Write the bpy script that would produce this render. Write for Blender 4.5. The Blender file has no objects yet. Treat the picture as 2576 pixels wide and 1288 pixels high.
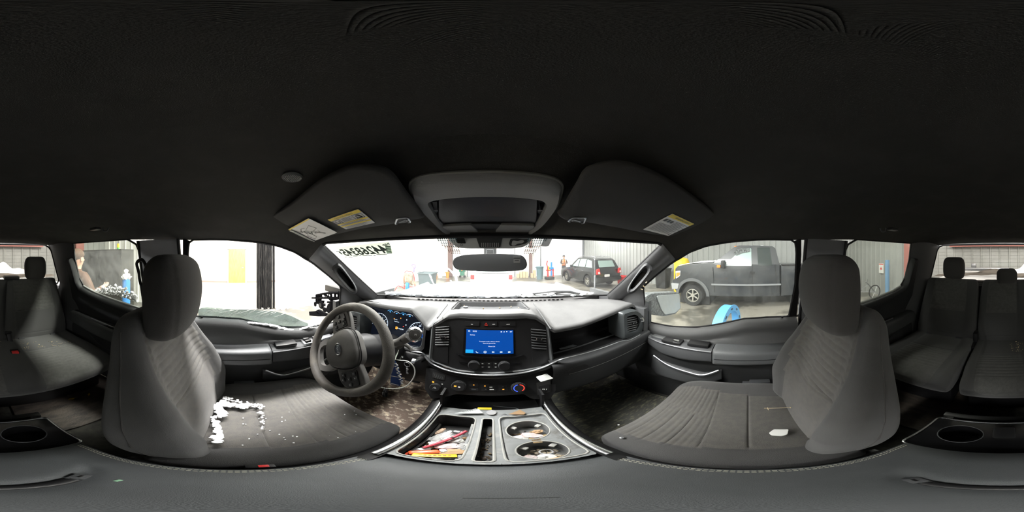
import bpy, bmesh, math, random
from math import sin, cos, tan, radians, pi, sqrt, atan2
from mathutils import Vector, Matrix, noise
random.seed(7)
scene = bpy.context.scene
C = scene.collection
V = Vector
U0 = 1238.0
K = radians(360 / 2576)
# ---------------- camera: a 360 camera held between the front seats ----------------
cd = bpy.data.cameras.new('camera'); cam = bpy.data.objects.new('camera', cd); C.objects.link(cam)
cd.type = 'PANO'
cd.panorama_type = 'EQUIRECTANGULAR'
try:
    cd.cycles.panorama_type = 'EQUIRECTANGULAR'
except Exception:
    pass
cd.clip_start = 0.005; cd.clip_end = 200
cam.location = (0, 0, 0); cam.rotation_euler = (pi / 2, 0, -(1288 - U0) * K)
scene.camera = cam
# ---------------- light ----------------
vs = scene.view_settings
vs.view_transform = 'Standard'; vs.look = 'None'; vs.exposure = 0.0; vs.gamma = 1.0; vs.use_curve_mapping = False
scene.cycles.max_bounces = 8; scene.cycles.transparent_max_bounces = 16
scene.cycles.diffuse_bounces = 5; scene.cycles.glossy_bounces = 3; scene.cycles.sample_clamp_indirect = 6
scene.cycles.use_denoising = True
w = bpy.data.worlds.new('world'); scene.world = w; w.use_nodes = True
w.node_tree.nodes['Background'].inputs[0].default_value = (.9, .95, 1, 1)
w.node_tree.nodes['Background'].inputs[1].default_value = 0.3
GZ = -1.75          # garage floor below the lens
LAMPS = []
def area(loc, size, sizey, power, col=(1, .98, .95), rot=(0, 0, 0)):
    l = bpy.data.lights.new('unseen_area_light', 'AREA'); l.shape = 'RECTANGLE'; l.size = size; l.size_y = sizey; l.energy = power; l.color = col
    o = bpy.data.objects.new('unseen_area_light', l); C.objects.link(o); o.location = loc; o.rotation_euler = rot
    LAMPS.append(o)
    return o
LX = [(-2.5, .5, 980), (-.9, 2.3, 580), (-2.6, 4.8, 500), (-2.6, 8.8, 360), (1.6, 5.8, 300), (1.6, 9.8, 400), (3.2, -3.0, 310), (6.8, 3.0, 28), (6.8, 9.3, 470), (6.8, -2.6, 90)]  # unseen lamps; the one over the hood is added to brighten the driver cushion
for x, y, p in LX:
    area((x, y, 3.1), .5, 3.2, p)
area((-8.2, 1.2, 2.9), 2.5, 4, 520)  # unseen area light added to wash the office out white

# ---------------- helpers ----------------
WM = {}
def D(u, v):
    a = (u - U0) * K; l = (644 - v) * K
    return V((sin(a) * cos(l), cos(a) * cos(l), sin(l)))
def RX(u, v, x): d = D(u, v); return d * (x / d.x)
def RY(u, v, y): d = D(u, v); return d * (y / d.y)
def RZ(u, v, z): d = D(u, v); return d * (z / d.z)
def RP(u, v, p, n):
    d = D(u, v); return d * (V(p).dot(V(n)) / d.dot(V(n)))
def RR(u, v, r):
    a = (u - U0) * K; l = (644 - v) * K
    return V((sin(a) * r, cos(a) * r, tan(l) * r))
GA, GB = .238, .7167
def GP(u, v, s=1, off=0):      # door glass plane (leans inwards towards the roof)
    return RP(u, v, (s * (GB + off), 0, 0), (s, 0, GA))

def link(o, parent=None):
    C.objects.link(o)
    if parent is not None: o.parent = parent
    return o
def props(o, label=None, cat=None, group=None, kind=None):
    for k, val in (('label', label), ('category', cat), ('group', group), ('kind', kind)):
        if val: o[k] = val
    return o
def thing(name, label, cat, loc=(0, 0, 0), rot=None, group=None, kind=None):
    o = bpy.data.objects.new(name, None); C.objects.link(o)
    M = Matrix.Translation(V(loc))
    if rot is not None: M = M @ rot.to_4x4()
    o.matrix_world = M; o.empty_display_size = .05
    WM[o.name] = M
    return props(o, label, cat, group, kind)
def clampdepth(parent):
    d = 0; p = parent
    while p is not None and p.parent is not None: d += 1; p = p.parent
    while d >= 2: parent = parent.parent; d -= 1
    return parent
SPLITN = {'piping', 'white_print', 'pictogram', 'wheel_well', 'door_handle', 'castor', 'hanger_rod', 'post', 'front_fender', 'plate_post', 'outer_panel', 'spout'}
def obj(name, bm, mat, parent=None, label=None, cat=None, group=None, kind=None, local=False, ang=35, flat=False):
    """bm in world coordinates unless local: then in the parent's coordinates"""
    parent = clampdepth(parent)
    if name in SPLITN:
        bm.verts.ensure_lookup_table(); seen = {}; isl = []
        for v in bm.verts:
            if v in seen: continue
            st = [v]; seen[v] = len(isl); grp = []
            while st:
                q = st.pop(); grp.append(q)
                for e_ in q.link_edges:
                    o2 = e_.other_vert(q)
                    if o2 not in seen: seen[o2] = len(isl); st.append(o2)
            isl.append(grp)
        if 1 < len(isl) < 12:
            outs = []
            for gi in range(len(isl)):
                b2 = bm.copy(); b2.verts.ensure_lookup_table(); keep = set(v.index for v in isl[gi])
                bm.verts.index_update(); keep = set(v.index for v in isl[gi]); b2.verts.index_update()
                bmesh.ops.delete(b2, geom=[v for v in b2.verts if v.index not in keep], context='VERTS')
                SPLITN.discard(name); outs.append(obj(name, b2, mat, parent, label, cat, group, kind, local, ang, flat)); SPLITN.add(name)
            bm.free(); return outs[0]
    me = bpy.data.meshes.new(name)
    M = WM.get(parent.name) if parent is not None else None
    if M is not None and not local: bm.transform(M.inverted())
    bmesh.ops.recalc_face_normals(bm, faces=bm.faces[:]) if len(bm.faces) < 60000 else None
    bm.to_mesh(me); bm.free()
    for m in (mat if isinstance(mat, (list, tuple)) else [mat]): me.materials.append(m)
    if not flat:
        me.shade_smooth()
        me.set_sharp_from_angle(angle=radians(ang))
    o = bpy.data.objects.new(name, me); link(o, parent)
    WM[o.name] = M if M is not None else Matrix.Identity(4)
    return props(o, label, cat, group, kind)
def copy_tree(o, parent=None):
    c = o.copy(); C.objects.link(c)
    if parent is not None: c.parent = parent
    WM[c.name] = WM[o.name].copy()
    for ch in [x for x in bpy.data.objects if x.parent == o]:
        copy_tree(ch, c)
    return c
def NB(): return bmesh.new()
def merge(bm, t, M=None):
    if M is not None: t.transform(M)
    me = bpy.data.meshes.new('t'); t.to_mesh(me); t.free(); bm.from_mesh(me); bpy.data.meshes.remove(me)
    return bm
def T(x, y, z): return Matrix.Translation((x, y, z))
def RO(a, ax): return Matrix.Rotation(a, 4, ax)
def frame(o, xd, zd):
    """matrix with local x ~ xd, local z = zd at o"""
    z = V(zd).normalized(); x = V(xd) - z * V(xd).dot(z); x.normalize(); y = z.cross(x)
    M = Matrix((x, y, z)).transposed().to_4x4(); M.translation = V(o); return M
def bx(bm, c, s, r=0, seg=2, M=None):
    t = bmesh.new(); bmesh.ops.create_cube(t, size=1)
    for v in t.verts: v.co = V((v.co.x * s[0], v.co.y * s[1], v.co.z * s[2]))
    if r > 0: bmesh.ops.bevel(t, geom=t.edges[:] , offset=min(r, min(s) * .49), segments=seg, profile=.6, affect='EDGES')
    MM = T(*c)
    if M is not None: MM = M @ MM
    return merge(bm, t, MM)
def cyl(bm, a, b, r0, r1=None, n=20, caps=True):
    a, b = V(a), V(b); r1 = r0 if r1 is None else r1
    t = bmesh.new(); L = (b - a).length
    bmesh.ops.create_cone(t, cap_ends=caps, segments=n, radius1=r0, radius2=r1, depth=L)
    q = V((0, 0, 1)).rotation_difference((b - a).normalized()).to_matrix().to_4x4()
    return merge(bm, t, T(*((a + b) / 2)) @ q)
def cat(pts, n=8, closed=False):
    P = [V(p) for p in pts]; out = []; N = len(P)
    for i in range(N if closed else N - 1):
        if closed: p0, p1, p2, p3 = P[(i - 1) % N], P[i], P[(i + 1) % N], P[(i + 2) % N]
        else: p0, p1, p2, p3 = P[max(i - 1, 0)], P[i], P[i + 1], P[min(i + 2, N - 1)]
        for k in range(n):
            t = k / n
            out.append(.5 * ((2 * p1) + (-p0 + p2) * t + (2 * p0 - 5 * p1 + 4 * p2 - p3) * t * t + (-p0 + 3 * p1 - 3 * p2 + p3) * t ** 3))
    if not closed: out.append(P[-1])
    return out
def resample(pts, n, closed=False):
    P = [V(p) for p in pts]
    if closed: P = P + [P[0]]
    L = [0]
    for a, b in zip(P, P[1:]): L.append(L[-1] + (b - a).length)
    out = []; m = n if closed else n - 1; j = 0
    for i in range(n):
        d = L[-1] * i / m
        while j < len(L) - 2 and L[j + 1] < d: j += 1
        s = L[j + 1] - L[j]; out.append(P[j].lerp(P[j + 1], (d - L[j]) / s if s > 1e-9 else 0))
    return out
def rounded(poly, r, n=5):
    """round the corners of a closed 3-D polygon"""
    P = [V(p) for p in poly]; out = []
    for i in range(len(P)):
        a, b, c = P[i - 1], P[i], P[(i + 1) % len(P)]
        rr = r[i] if isinstance(r, (list, tuple)) else r
        d1 = (a - b); d2 = (c - b); k = min(rr, d1.length * .48, d2.length * .48)
        if k < 1e-5: out.append(b); continue
        s = b + d1.normalized() * k; e = b + d2.normalized() * k
        for j in range(n + 1):
            t = j / n; out.append(s * (1 - t) ** 2 + b * 2 * t * (1 - t) + e * t * t)
    return out
def loft(bm, rings, closed=True, cap=True, closev=False):
    vs_ = [[bm.verts.new(p) for p in r] for r in rings]
    n = len(vs_[0]); m = len(vs_)
    for i in range(m if closev else m - 1):
        A, B = vs_[i], vs_[(i + 1) % m]
        for j in range(n if closed else n - 1):
            try: bm.faces.new((A[j], A[(j + 1) % n], B[(j + 1) % n], B[j]))
            except ValueError: pass
    if cap and closed and not closev:
        for r in (vs_[0], vs_[-1]):
            try: bm.faces.new(r)
            except ValueError: pass
    return vs_
def tube(bm, pts, r, n=10, closed=False, flat=1.0, up=None):
    P = [V(p) for p in pts]; N = len(P); rings = []
    prev = None
    for i in range(N):
        if closed: t = (P[(i + 1) % N] - P[i - 1])
        else: t = P[min(i + 1, N - 1)] - P[max(i - 1, 0)]
        t.normalize()
        if prev is None:
            u = V(up) if up is not None else (V((0, 0, 1)) if abs(t.z) < .9 else V((1, 0, 0)))
        else: u = prev
        if up is not None: u = V(up)
        u = (u - t * u.dot(t)).normalized(); prev = u; w_ = t.cross(u)
        rr = r(i / (N - 1)) if callable(r) else r
        rings.append([P[i] + (u * cos(a) * rr * flat + w_ * sin(a) * rr) for a in (2 * pi * k / n for k in range(n))])
    loft(bm, rings, closev=closed)
    return bm
def prism(bm, poly, vec, bev=0, seg=2, mi=None):
    t = bmesh.new(); vs_ = [t.verts.new(p) for p in poly]; f = t.faces.new(vs_)
    top = f
    g = bmesh.ops.extrude_face_region(t, geom=[f]); nv = [x for x in g['geom'] if isinstance(x, bmesh.types.BMVert)]
    for x in nv: x.co += V(vec)
    if bev > 0:
        bmesh.ops.recalc_face_normals(t, faces=t.faces[:])
        es = [e for e in t.edges if len(e.link_faces) == 2 and any(len(q.verts) > 4 or len(poly) == 4 for q in e.link_faces)]
        bmesh.ops.bevel(t, geom=es, offset=bev, segments=seg, profile=.6, affect='EDGES', clamp_overlap=True)
    return merge(bm, t)
def band(bm, A, B, closed=True):
    a = [bm.verts.new(p) for p in A]; b = [bm.verts.new(p) for p in B]; n = len(a)
    for i in range(n if closed else n - 1):
        bm.faces.new((a[i], a[(i + 1) % n], b[(i + 1) % n], b[i]))
def lathe(bm, prof, M=None, n=28, cap=True):
    rings = [[V((r * cos(2 * pi * k / n), r * sin(2 * pi * k / n), z)) for k in range(n)] for r, z in prof]
    t = bmesh.new(); loft(t, rings, cap=cap); bmesh.ops.remove_doubles(t, verts=t.verts[:], dist=1e-6)
    return merge(bm, t, M)
def ringplate(bm, outer, inner, vec):
    """frame between two loops, with thickness vec"""
    v_ = V(vec); n = len(outer)
    L = [outer, [p + v_ for p in outer], [p + v_ for p in inner], inner]
    loft(bm, L, closed=True, cap=False, closev=True)
def lerp(a, b, t): return a + (b - a) * t
def sst(a, b, x):
    t = max(0, min(1, (x - a) / (b - a))); return t * t * (3 - 2 * t)
def interp(tab, x):
    if x <= tab[0][0]: return tab[0][1]
    for (a, fa), (b, fb) in zip(tab, tab[1:]):
        if x <= b: return fa + (fb - fa) * (x - a) / (b - a)
    return tab[-1][1]
def text(name, s, size, M, mat, parent=None, ext=.0002, align='CENTER', bold=0):
    parent = clampdepth(parent)
    c = bpy.data.curves.new(name, 'FONT'); c.body = s; c.size = size; c.extrude = ext; c.align_x = align; c.align_y = 'CENTER'; c.resolution_u = 3; c.offset = bold
    c.materials.append(mat)
    tmp = bpy.data.objects.new('t', c)
    me = bpy.data.meshes.new_from_object(tmp); bpy.data.objects.remove(tmp)
    if not me.materials: me.materials.append(mat)
    o = bpy.data.objects.new(name, me); C.objects.link(o)
    if parent is not None:
        o.parent = parent; M = WM[parent.name].inverted() @ M
    o.matrix_local = M
    return o
# ---------------- materials ----------------
MT = {}
def mat(name, col, rough=.5, metal=0, bump=0, bs=200, col2=None, cs=20, thr=(.4, .6), emit=None, es=1, spec=.5, alpha=None, sheen=0, coat=0, detail=4, stretch=None, wave=None):
    m = bpy.data.materials.new(name); m.use_nodes = True; nt = m.node_tree; N = nt.nodes; L = nt.links
    b = N['Principled BSDF']
    b.inputs['Base Color'].default_value = (*col, 1); b.inputs['Roughness'].default_value = rough; b.inputs['Metallic'].default_value = metal
    b.inputs['Specular IOR Level'].default_value = spec
    if coat: b.inputs['Coat Weight'].default_value = coat
    if sheen: b.inputs['Sheen Weight'].default_value = sheen; b.inputs['Sheen Roughness'].default_value = .5
    tc = N.new('ShaderNodeTexCoord'); src = tc.outputs['Object']
    if stretch:
        mp = N.new('ShaderNodeMapping'); mp.inputs['Scale'].default_value = stretch; L.new(src, mp.inputs[0]); src = mp.outputs[0]
    if col2:
        n = N.new('ShaderNodeTexNoise'); n.inputs['Scale'].default_value = cs; n.inputs['Detail'].default_value = detail; n.inputs['Roughness'].default_value = .65; L.new(src, n.inputs[0])
        mr = N.new('ShaderNodeMapRange'); mr.inputs[1].default_value = thr[0]; mr.inputs[2].default_value = thr[1]; L.new(n.outputs[0], mr.inputs[0])
        mx = N.new('ShaderNodeMix'); mx.data_type = 'RGBA'; mx.inputs[6].default_value = (*col, 1); mx.inputs[7].default_value = (*col2, 1)
        L.new(mr.outputs[0], mx.inputs[0]); L.new(mx.outputs[2], b.inputs['Base Color'])
    if bump:
        if wave:
            n = N.new('ShaderNodeTexWave'); n.inputs['Scale'].default_value = bs; n.bands_direction = wave; n.inputs['Distortion'].default_value = .0
        else:
            n = N.new('ShaderNodeTexNoise'); n.inputs['Scale'].default_value = bs; n.inputs['Detail'].default_value = 3
        L.new(src, n.inputs[0])
        bp = N.new('ShaderNodeBump'); bp.inputs['Strength'].default_value = bump; bp.inputs['Distance'].default_value = .002
        L.new(n.outputs[0], bp.inputs['Height']); L.new(bp.outputs[0], b.inputs['Normal'])
    if emit: b.inputs['Emission Color'].default_value = (*emit, 1); b.inputs['Emission Strength'].default_value = es
    MT[name] = m
    return m
def glass(name, tint=(.95, .98, .97), haze=.05, hazecol=(.9, .92, .92), dirt=0, ds=6, refl=.08, thr=(.45, .62), stretch=None):
    """clear sheet: transparent + mirror reflection + a film of dirt that scatters light"""
    m = bpy.data.materials.new(name); m.use_nodes = True; nt = m.node_tree; N = nt.nodes; L = nt.links
    N.remove(N['Principled BSDF']); out = N['Material Output']
    tr = N.new('ShaderNodeBsdfTransparent'); tr.inputs[0].default_value = (*tint, 1)
    gl = N.new('ShaderNodeBsdfGlossy'); gl.inputs['Roughness'].default_value = .02
    lw = N.new('ShaderNodeLayerWeight'); lw.inputs[0].default_value = .5
    pw = N.new('ShaderNodeMath'); pw.operation = 'POWER'; pw.inputs[1].default_value = 4.5; L.new(lw.outputs['Facing'], pw.inputs[0])
    fr = N.new('ShaderNodeMath'); fr.operation = 'MULTIPLY_ADD'; fr.inputs[1].default_value = .30; fr.inputs[2].default_value = .03; L.new(pw.outputs[0], fr.inputs[0])
    ms = N.new('ShaderNodeMixShader'); L.new(fr.outputs[0], ms.inputs[0]); L.new(tr.outputs[0], ms.inputs[1]); L.new(gl.outputs[0], ms.inputs[2])
    df = N.new('ShaderNodeBsdfDiffuse'); df.inputs[0].default_value = (*hazecol, 1)
    tl = N.new('ShaderNodeBsdfTranslucent'); tl.inputs[0].default_value = (*hazecol, 1)
    m2 = N.new('ShaderNodeMixShader'); m2.inputs[0].default_value = .55; L.new(df.outputs[0], m2.inputs[1]); L.new(tl.outputs[0], m2.inputs[2])
    m3 = N.new('ShaderNodeMixShader'); L.new(ms.outputs[0], m3.inputs[1]); L.new(m2.outputs[0], m3.inputs[2])
    if dirt:
        tc = N.new('ShaderNodeTexCoord'); src = tc.outputs['Object']
        if stretch:
            mp = N.new('ShaderNodeMapping'); mp.inputs['Scale'].default_value = stretch; L.new(src, mp.inputs[0]); src = mp.outputs[0]
        n = N.new('ShaderNodeTexNoise'); n.inputs['Scale'].default_value = ds; n.inputs['Detail'].default_value = 8; n.inputs['Roughness'].default_value = .75; L.new(src, n.inputs[0])
        mr = N.new('ShaderNodeMapRange'); mr.inputs[1].default_value = thr[0]; mr.inputs[2].default_value = thr[1]; mr.inputs[3].default_value = haze; mr.inputs[4].default_value = haze + dirt
        L.new(n.outputs[0], mr.inputs[0]); L.new(mr.outputs[0], m3.inputs[0])
    else: m3.inputs[0].default_value = haze
    L.new(m3.outputs[0], out.inputs[0])
    MT[name] = m
    return m
HEAD = mat('headliner_fabric', (.080, .078, .073), .95, bump=.5, bs=900, spec=.15, col2=(.102, .098, .092), cs=9, thr=(.45, .8))
PLAS = mat('dark_plastic', (.030, .031, .033), .55, bump=.25, bs=700, spec=.35)
PLG = mat('grey_plastic', (.062, .064, .068), .6, bump=.2, bs=700, spec=.4)
DASHM = mat('dash_top_vinyl', (.108, .108, .110), .62, bump=.4, bs=650, spec=.4, col2=(.096, .096, .098), cs=14)
DKPL = mat('black_plastic', (.012, .012, .013), .45, bump=.1, bs=500, spec=.4)
PIANO = mat('piano_black', (.008, .008, .009), .12, spec=.6)
CHR = mat('satin_chrome', (.75, .76, .78), .22, 1)
CHD = mat('dull_silver', (.35, .36, .38), .35, .9)
LEAT = mat('lid_vinyl', (.066, .071, .075), .48, bump=.25, bs=1300, spec=.45, col2=(.078, .083, .088), cs=11, thr=(.4, .75))
BRONZE = mat('seat_insert_cloth', (.100, .096, .092), .95, bump=.9, bs=800, spec=.15, col2=(.118, .112, .103), cs=60, sheen=.2)
CLOTH = mat('seat_side_cloth', (.080, .079, .079), .95, bump=.7, bs=900, spec=.15, col2=(.075, .074, .074), cs=12, sheen=.2)
HRC = mat('headrest_cloth', (.066, .063, .061), .95, bump=.8, bs=900, spec=.15, sheen=.15)
RCLO = mat('rear_insert_cloth', (.098, .098, .094), .95, bump=.9, bs=700, spec=.15, col2=(.08, .08, .077), cs=50, sheen=.2)
RCL2 = mat('rear_side_cloth', (.068, .068, .068), .95, bump=.7, bs=800, spec=.15, sheen=.2)
CARP = mat('carpet', (.05, .05, .047), 1, bump=1, bs=260, spec=.05, col2=(.09, .088, .075), cs=16, thr=(.4, .7))
RUB = mat('black_rubber', (.012, .012, .012), .7, spec=.3)
WHITEP = mat('white_paint', (.8, .8, .8), .3, coat=.5)
WHITE = mat('white_plastic', (.75, .75, .73), .5)
SNOW = mat('snow', (.9, .91, .93), .8, bump=.6, bs=60)
SNOWT = mat('thin_snow', (.92, .93, .95), .8, bump=.4, bs=60)
def add_translucent(m, col, f):
    nt = m.node_tree; tb = nt.nodes.new('ShaderNodeBsdfTranslucent'); tb.inputs[0].default_value = (*col, 1); ms = nt.nodes.new('ShaderNodeMixShader'); ms.inputs[0].default_value = f
    nt.links.new(nt.nodes['Principled BSDF'].outputs[0], ms.inputs[1]); nt.links.new(tb.outputs[0], ms.inputs[2]); nt.links.new(ms.outputs[0], nt.nodes['Material Output'].inputs[0])
add_translucent(SNOWT, (.95, .96, .98), .6)
THREAD = mat('cream_thread', (.62, .6, .48), .8)
LBL = mat('label_paper', (.72, .71, .70), .5)
YEL = mat('label_yellow', (.82, .62, .04), .5)
INK = mat('ink', (.05, .05, .05), .6)
SCRN = mat('screen_blue', (.0, .01, .05), .2, emit=(.004, .085, .46), es=.8)
SCRD = mat('screen_dark', (.004, .005, .008), .15, emit=(.004, .006, .012), es=1)
GLOW = mat('screen_white', (.6, .7, .8), .4, emit=(.75, .85, 1), es=.9)
GLOC = mat('screen_cyan', (.1, .3, .5), .4, emit=(.1, .5, 1), es=.9)
GLOO = mat('lit_orange', (.8, .3, .02), .4, emit=(1, .4, .05), es=1.1)
GLOR = mat('lit_red', (.7, .05, .03), .4, emit=(.8, .05, .03), es=.9)
GLOB = mat('lit_blue', (.05, .1, .7), .4, emit=(.05, .12, .9), es=.9)
ORNG = mat('orange_cloth', (.9, .25, .03), .7)
RED = mat('red_plastic', (.75, .04, .04), .4)
YELP = mat('yellow_plastic', (.85, .6, .02), .4)
BLUE = mat('blue_paint', (.03, .22, .62), .5)
TAN = mat('tan_cardboard', (.5, .4, .25), .8)
# ---------------- garage ----------------
CONC = mat('wet_concrete', (.24, .225, .19), .35, col2=(.09, .085, .07), cs=.55, thr=(.48, .56), bump=.15, bs=30, spec=.5)
WALLM = mat('white_wall_sheet', (.80, .80, .77), .6)
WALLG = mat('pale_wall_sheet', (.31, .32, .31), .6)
BEAM = mat('red_oxide_steel', (.36, .14, .12), .6)
BRN = mat('brown_steel', (.16, .10, .09), .6)
ROOMF = mat('beige_floor', (.75, .70, .60), .6)
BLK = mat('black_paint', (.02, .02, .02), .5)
def quad(bm, a, b, c, d):
    bm.faces.new([bm.verts.new(p) for p in (a, b, c, d)])
def ribbed(bm, p0, p1, z0, z1, nrm, pitch=.3, dep=.035, w_=.07):
    p0, p1, nrm = V(p0), V(p1), V(nrm); L = (p1 - p0).length; d = (p1 - p0) / L; pts = []; s = 0
    while s < L:
        for a, h in ((0, 0), (pitch - w_, 0), (pitch - w_ * .75, dep), (pitch - w_ * .25, dep)):
            if s + a < L: pts.append((s + a, h))
        s += pitch
    pts.append((L, 0))
    A = [p0 + d * a + nrm * h + V((0, 0, z0)) for a, h in pts]; B = [p0 + d * a + nrm * h + V((0, 0, z1)) for a, h in pts]
    band(bm, A, B, False)
XL, XR, YF, YB, ZC = -5.0, 8.5, 13.5, -5.2, 3.6
bm = NB(); quad(bm, (-11, YB, GZ), (XR, YB, GZ), (XR, YF, GZ), (-11, YF, GZ)); obj('floor', bm, CONC, kind='structure', flat=True)
bm = NB(); bx(bm, ((-11 + XR) / 2, (YF + YB) / 2, ZC + .05), (XR + 11, YF - YB, .1)); obj('ceiling', bm, WALLM, kind='structure', flat=True)
bm = NB(); ribbed(bm, (-2, YF, 0), (-4.6, YF, 0), GZ, ZC, (0, -1, 0)); ribbed(bm, (4.1, YF, 0), (1.9, YF, 0), GZ, ZC, (0, -1, 0))
bx(bm, ((XL + XR) / 2 - .05, YF + .1, (GZ + ZC) / 2), (XR - XL, .1, ZC - GZ)); obj('wall_front', bm, WALLM, kind='structure', ang=10)
bm = NB(); bx(bm, (XL - .06, (1.25 + YF) / 2, (GZ + ZC) / 2), (.12, YF - 1.25, ZC - GZ)); ribbed(bm, (XL, YB, 0), (XL, -2.7, 0), GZ, ZC, (1, 0, 0)); bx(bm, (XL - .07, (YB - 2.7) / 2, (GZ + ZC) / 2), (.1, -2.7 - YB, ZC - GZ))
bx(bm, (XL - .06, -.7, 2.4), (.12, 3.95, 2.4)); obj('wall_left', bm, WALLM, kind='structure', ang=10)
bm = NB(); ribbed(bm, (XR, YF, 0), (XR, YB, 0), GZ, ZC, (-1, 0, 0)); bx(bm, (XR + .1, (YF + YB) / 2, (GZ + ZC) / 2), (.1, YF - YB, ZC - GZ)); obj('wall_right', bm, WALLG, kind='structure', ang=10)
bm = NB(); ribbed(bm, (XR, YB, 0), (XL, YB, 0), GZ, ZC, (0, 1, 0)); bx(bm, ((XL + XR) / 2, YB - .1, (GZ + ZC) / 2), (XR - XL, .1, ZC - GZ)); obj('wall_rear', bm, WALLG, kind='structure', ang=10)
# office beyond the strip curtain
bm = NB(); bx(bm, (-10.6, .5, 1), (.1, 8, 5.5)); bx(bm, (-7.9, 4.4, 1), (5.4, .1, 5.5)); bx(bm, (-7.9, -3.2, 1), (5.4, .1, 5.5)); obj('wall_office', bm, WALLM, kind='structure', flat=True)
bm = NB(); quad(bm, (-10.6, -3.2, GZ + .01), (XL - .1, -3.2, GZ + .01), (XL - .1, 4.4, GZ + .01), (-10.6, 4.4, GZ + .01)); obj('floor_office', bm, ROOMF, kind='structure', flat=True)
# girt, red lintel, columns
bm = NB(); bx(bm, (-.15, YB + .12, .45), (3.8, .12, .3)); bx(bm, (-.15, YB + .05, .45), (3.8, .06, .22)); obj('trim_1', bm, BEAM, kind='structure', flat=True)
def ibeam(bm, x, y, w_, z0=GZ, z1=ZC, dx=0, dp=.25):
    bx(bm, (x, y, (z0 + z1) / 2), (w_, .025, z1 - z0)); bx(bm, (x, y + dp * (1 if y < 0 else -1), (z0 + z1) / 2), (w_, .025, z1 - z0)); bx(bm, (x, y + dp / 2 * (1 if y < 0 else -1), (z0 + z1) / 2), (.025, dp, z1 - z0))
for k, (x, y, w_, m_) in enumerate([(-3.5, YF - .05, .36, BRN), (3.2, YF - .05, .22, BRN), (3.3, YB + .05, .3, BEAM), (-3.45, YB + .05, .35, BEAM)]):
    bm = NB(); ibeam(bm, x, y, w_); obj('trim_%d' % (k + 2), bm, m_, kind='structure', flat=True)
def sect_door(name, x0, x1, y, z1, n):
    d = thing(name, None, None, (x0, y, GZ), kind='structure'); h = (z1 - GZ) / n
    for i in range(n):
        b_ = NB(); bx(b_, ((x0 + x1) / 2, y, GZ + h * (i + .5)), (x1 - x0, .05, h - .012), r=.008, seg=1); obj('door_panel', b_, WHITEP, d)
    for x in (x0 - .04, x1 + .04):
        b_ = NB(); bx(b_, (x, y - .03, (GZ + z1) / 2), (.06, .1, z1 - GZ)); obj('door_track', b_, MT['dull_silver'], d, flat=True)
sect_door('door_5', -2.0, 1.85, YF - .05, 2.6, 7)
sect_door('door_6', 4.15, 8.3, YF - .05, 2.6, 7)
# wooden door in the office
d = thing('door_7', None, None, (-10.5, 0, GZ), kind='structure')
bm = NB(); bx(bm, (-10.5, .05, GZ + 1.08), (.06, 1.05, 2.16), r=.01); obj('door_leaf', bm, mat('pale_wood', (.85, .62, .22), .5, col2=(.75, .5, .15), cs=4, stretch=(1, 6, .6)), d)
bm = NB(); cyl(bm, (-10.44, .47, GZ + 1), (-10.38, .47, GZ + 1), .03); cyl(bm, (-10.38, .47, GZ + 1), (-10.38, .36, GZ + 1), .012); obj('handle', bm, CHR, d)
bm = NB(); [bx(bm, (-10.5, y, GZ + 1.1), (.1, .07, 2.25)) for y in (-.52, .62)]; bx(bm, (-10.5, .05, GZ + 2.22), (.1, 1.2, .08)); obj('door_frame', bm, WHITEP, d)
bm = NB(); bx(bm, (-10.52, -1.7, GZ + .06), (.04, 2.3, .12)); bx(bm, (-10.52, 2.2, GZ + .06), (.04, 3, .12)); obj('baseboard_office', bm, mat('mauve_vinyl', (.5, .35, .33), .6), kind='structure')
# black strip curtain
cu = thing('strip_curtain', 'black folded strip curtain hanging beside the doorway', 'curtain', (XL + .1, .9, GZ + .05))
STR = mat('black_vinyl_strip', (.02, .02, .022), .45, col2=(.10, .095, .09), cs=7, stretch=(8, 8, .4), thr=(.5, .6))
for i in range(8):
    y = .65 + i * .068; bm = NB()
    A = [V((XL + .12 + .03 * sin(k * 1.1 + i) + (i % 2) * .025, y + .075 * (k / 6 - .5), 0)) for k in range(7)]
    tp = [p + V((0, 0, 1.4)) for p in A]; bt = [p + V((.02 * sin(i * 2.), .012 * sin(i * 3.1), GZ + .06 + .03 * (i % 3))) for p in A]
    band(bm, tp, bt, False); bmesh.ops.solidify(bm, geom=bm.faces[:], thickness=.006); obj('strip', bm, STR, cu)
bm = NB(); bx(bm, (XL + .1, .9, 1.42), (.06, .75, .05)); obj('curtain_rail', bm, CHD, cu)
# white pilaster right of the curtain
bm = NB(); bx(bm, (XL + .06, 1.45, (GZ + ZC) / 2), (.1, .12, ZC - GZ)); bx(bm, (XL + .03, 1.62, (GZ + ZC) / 2), (.05, .04, ZC - GZ)); obj('trim_6', bm, mat('lilac_white', (.72, .70, .74), .5), kind='structure', flat=True)

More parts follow.
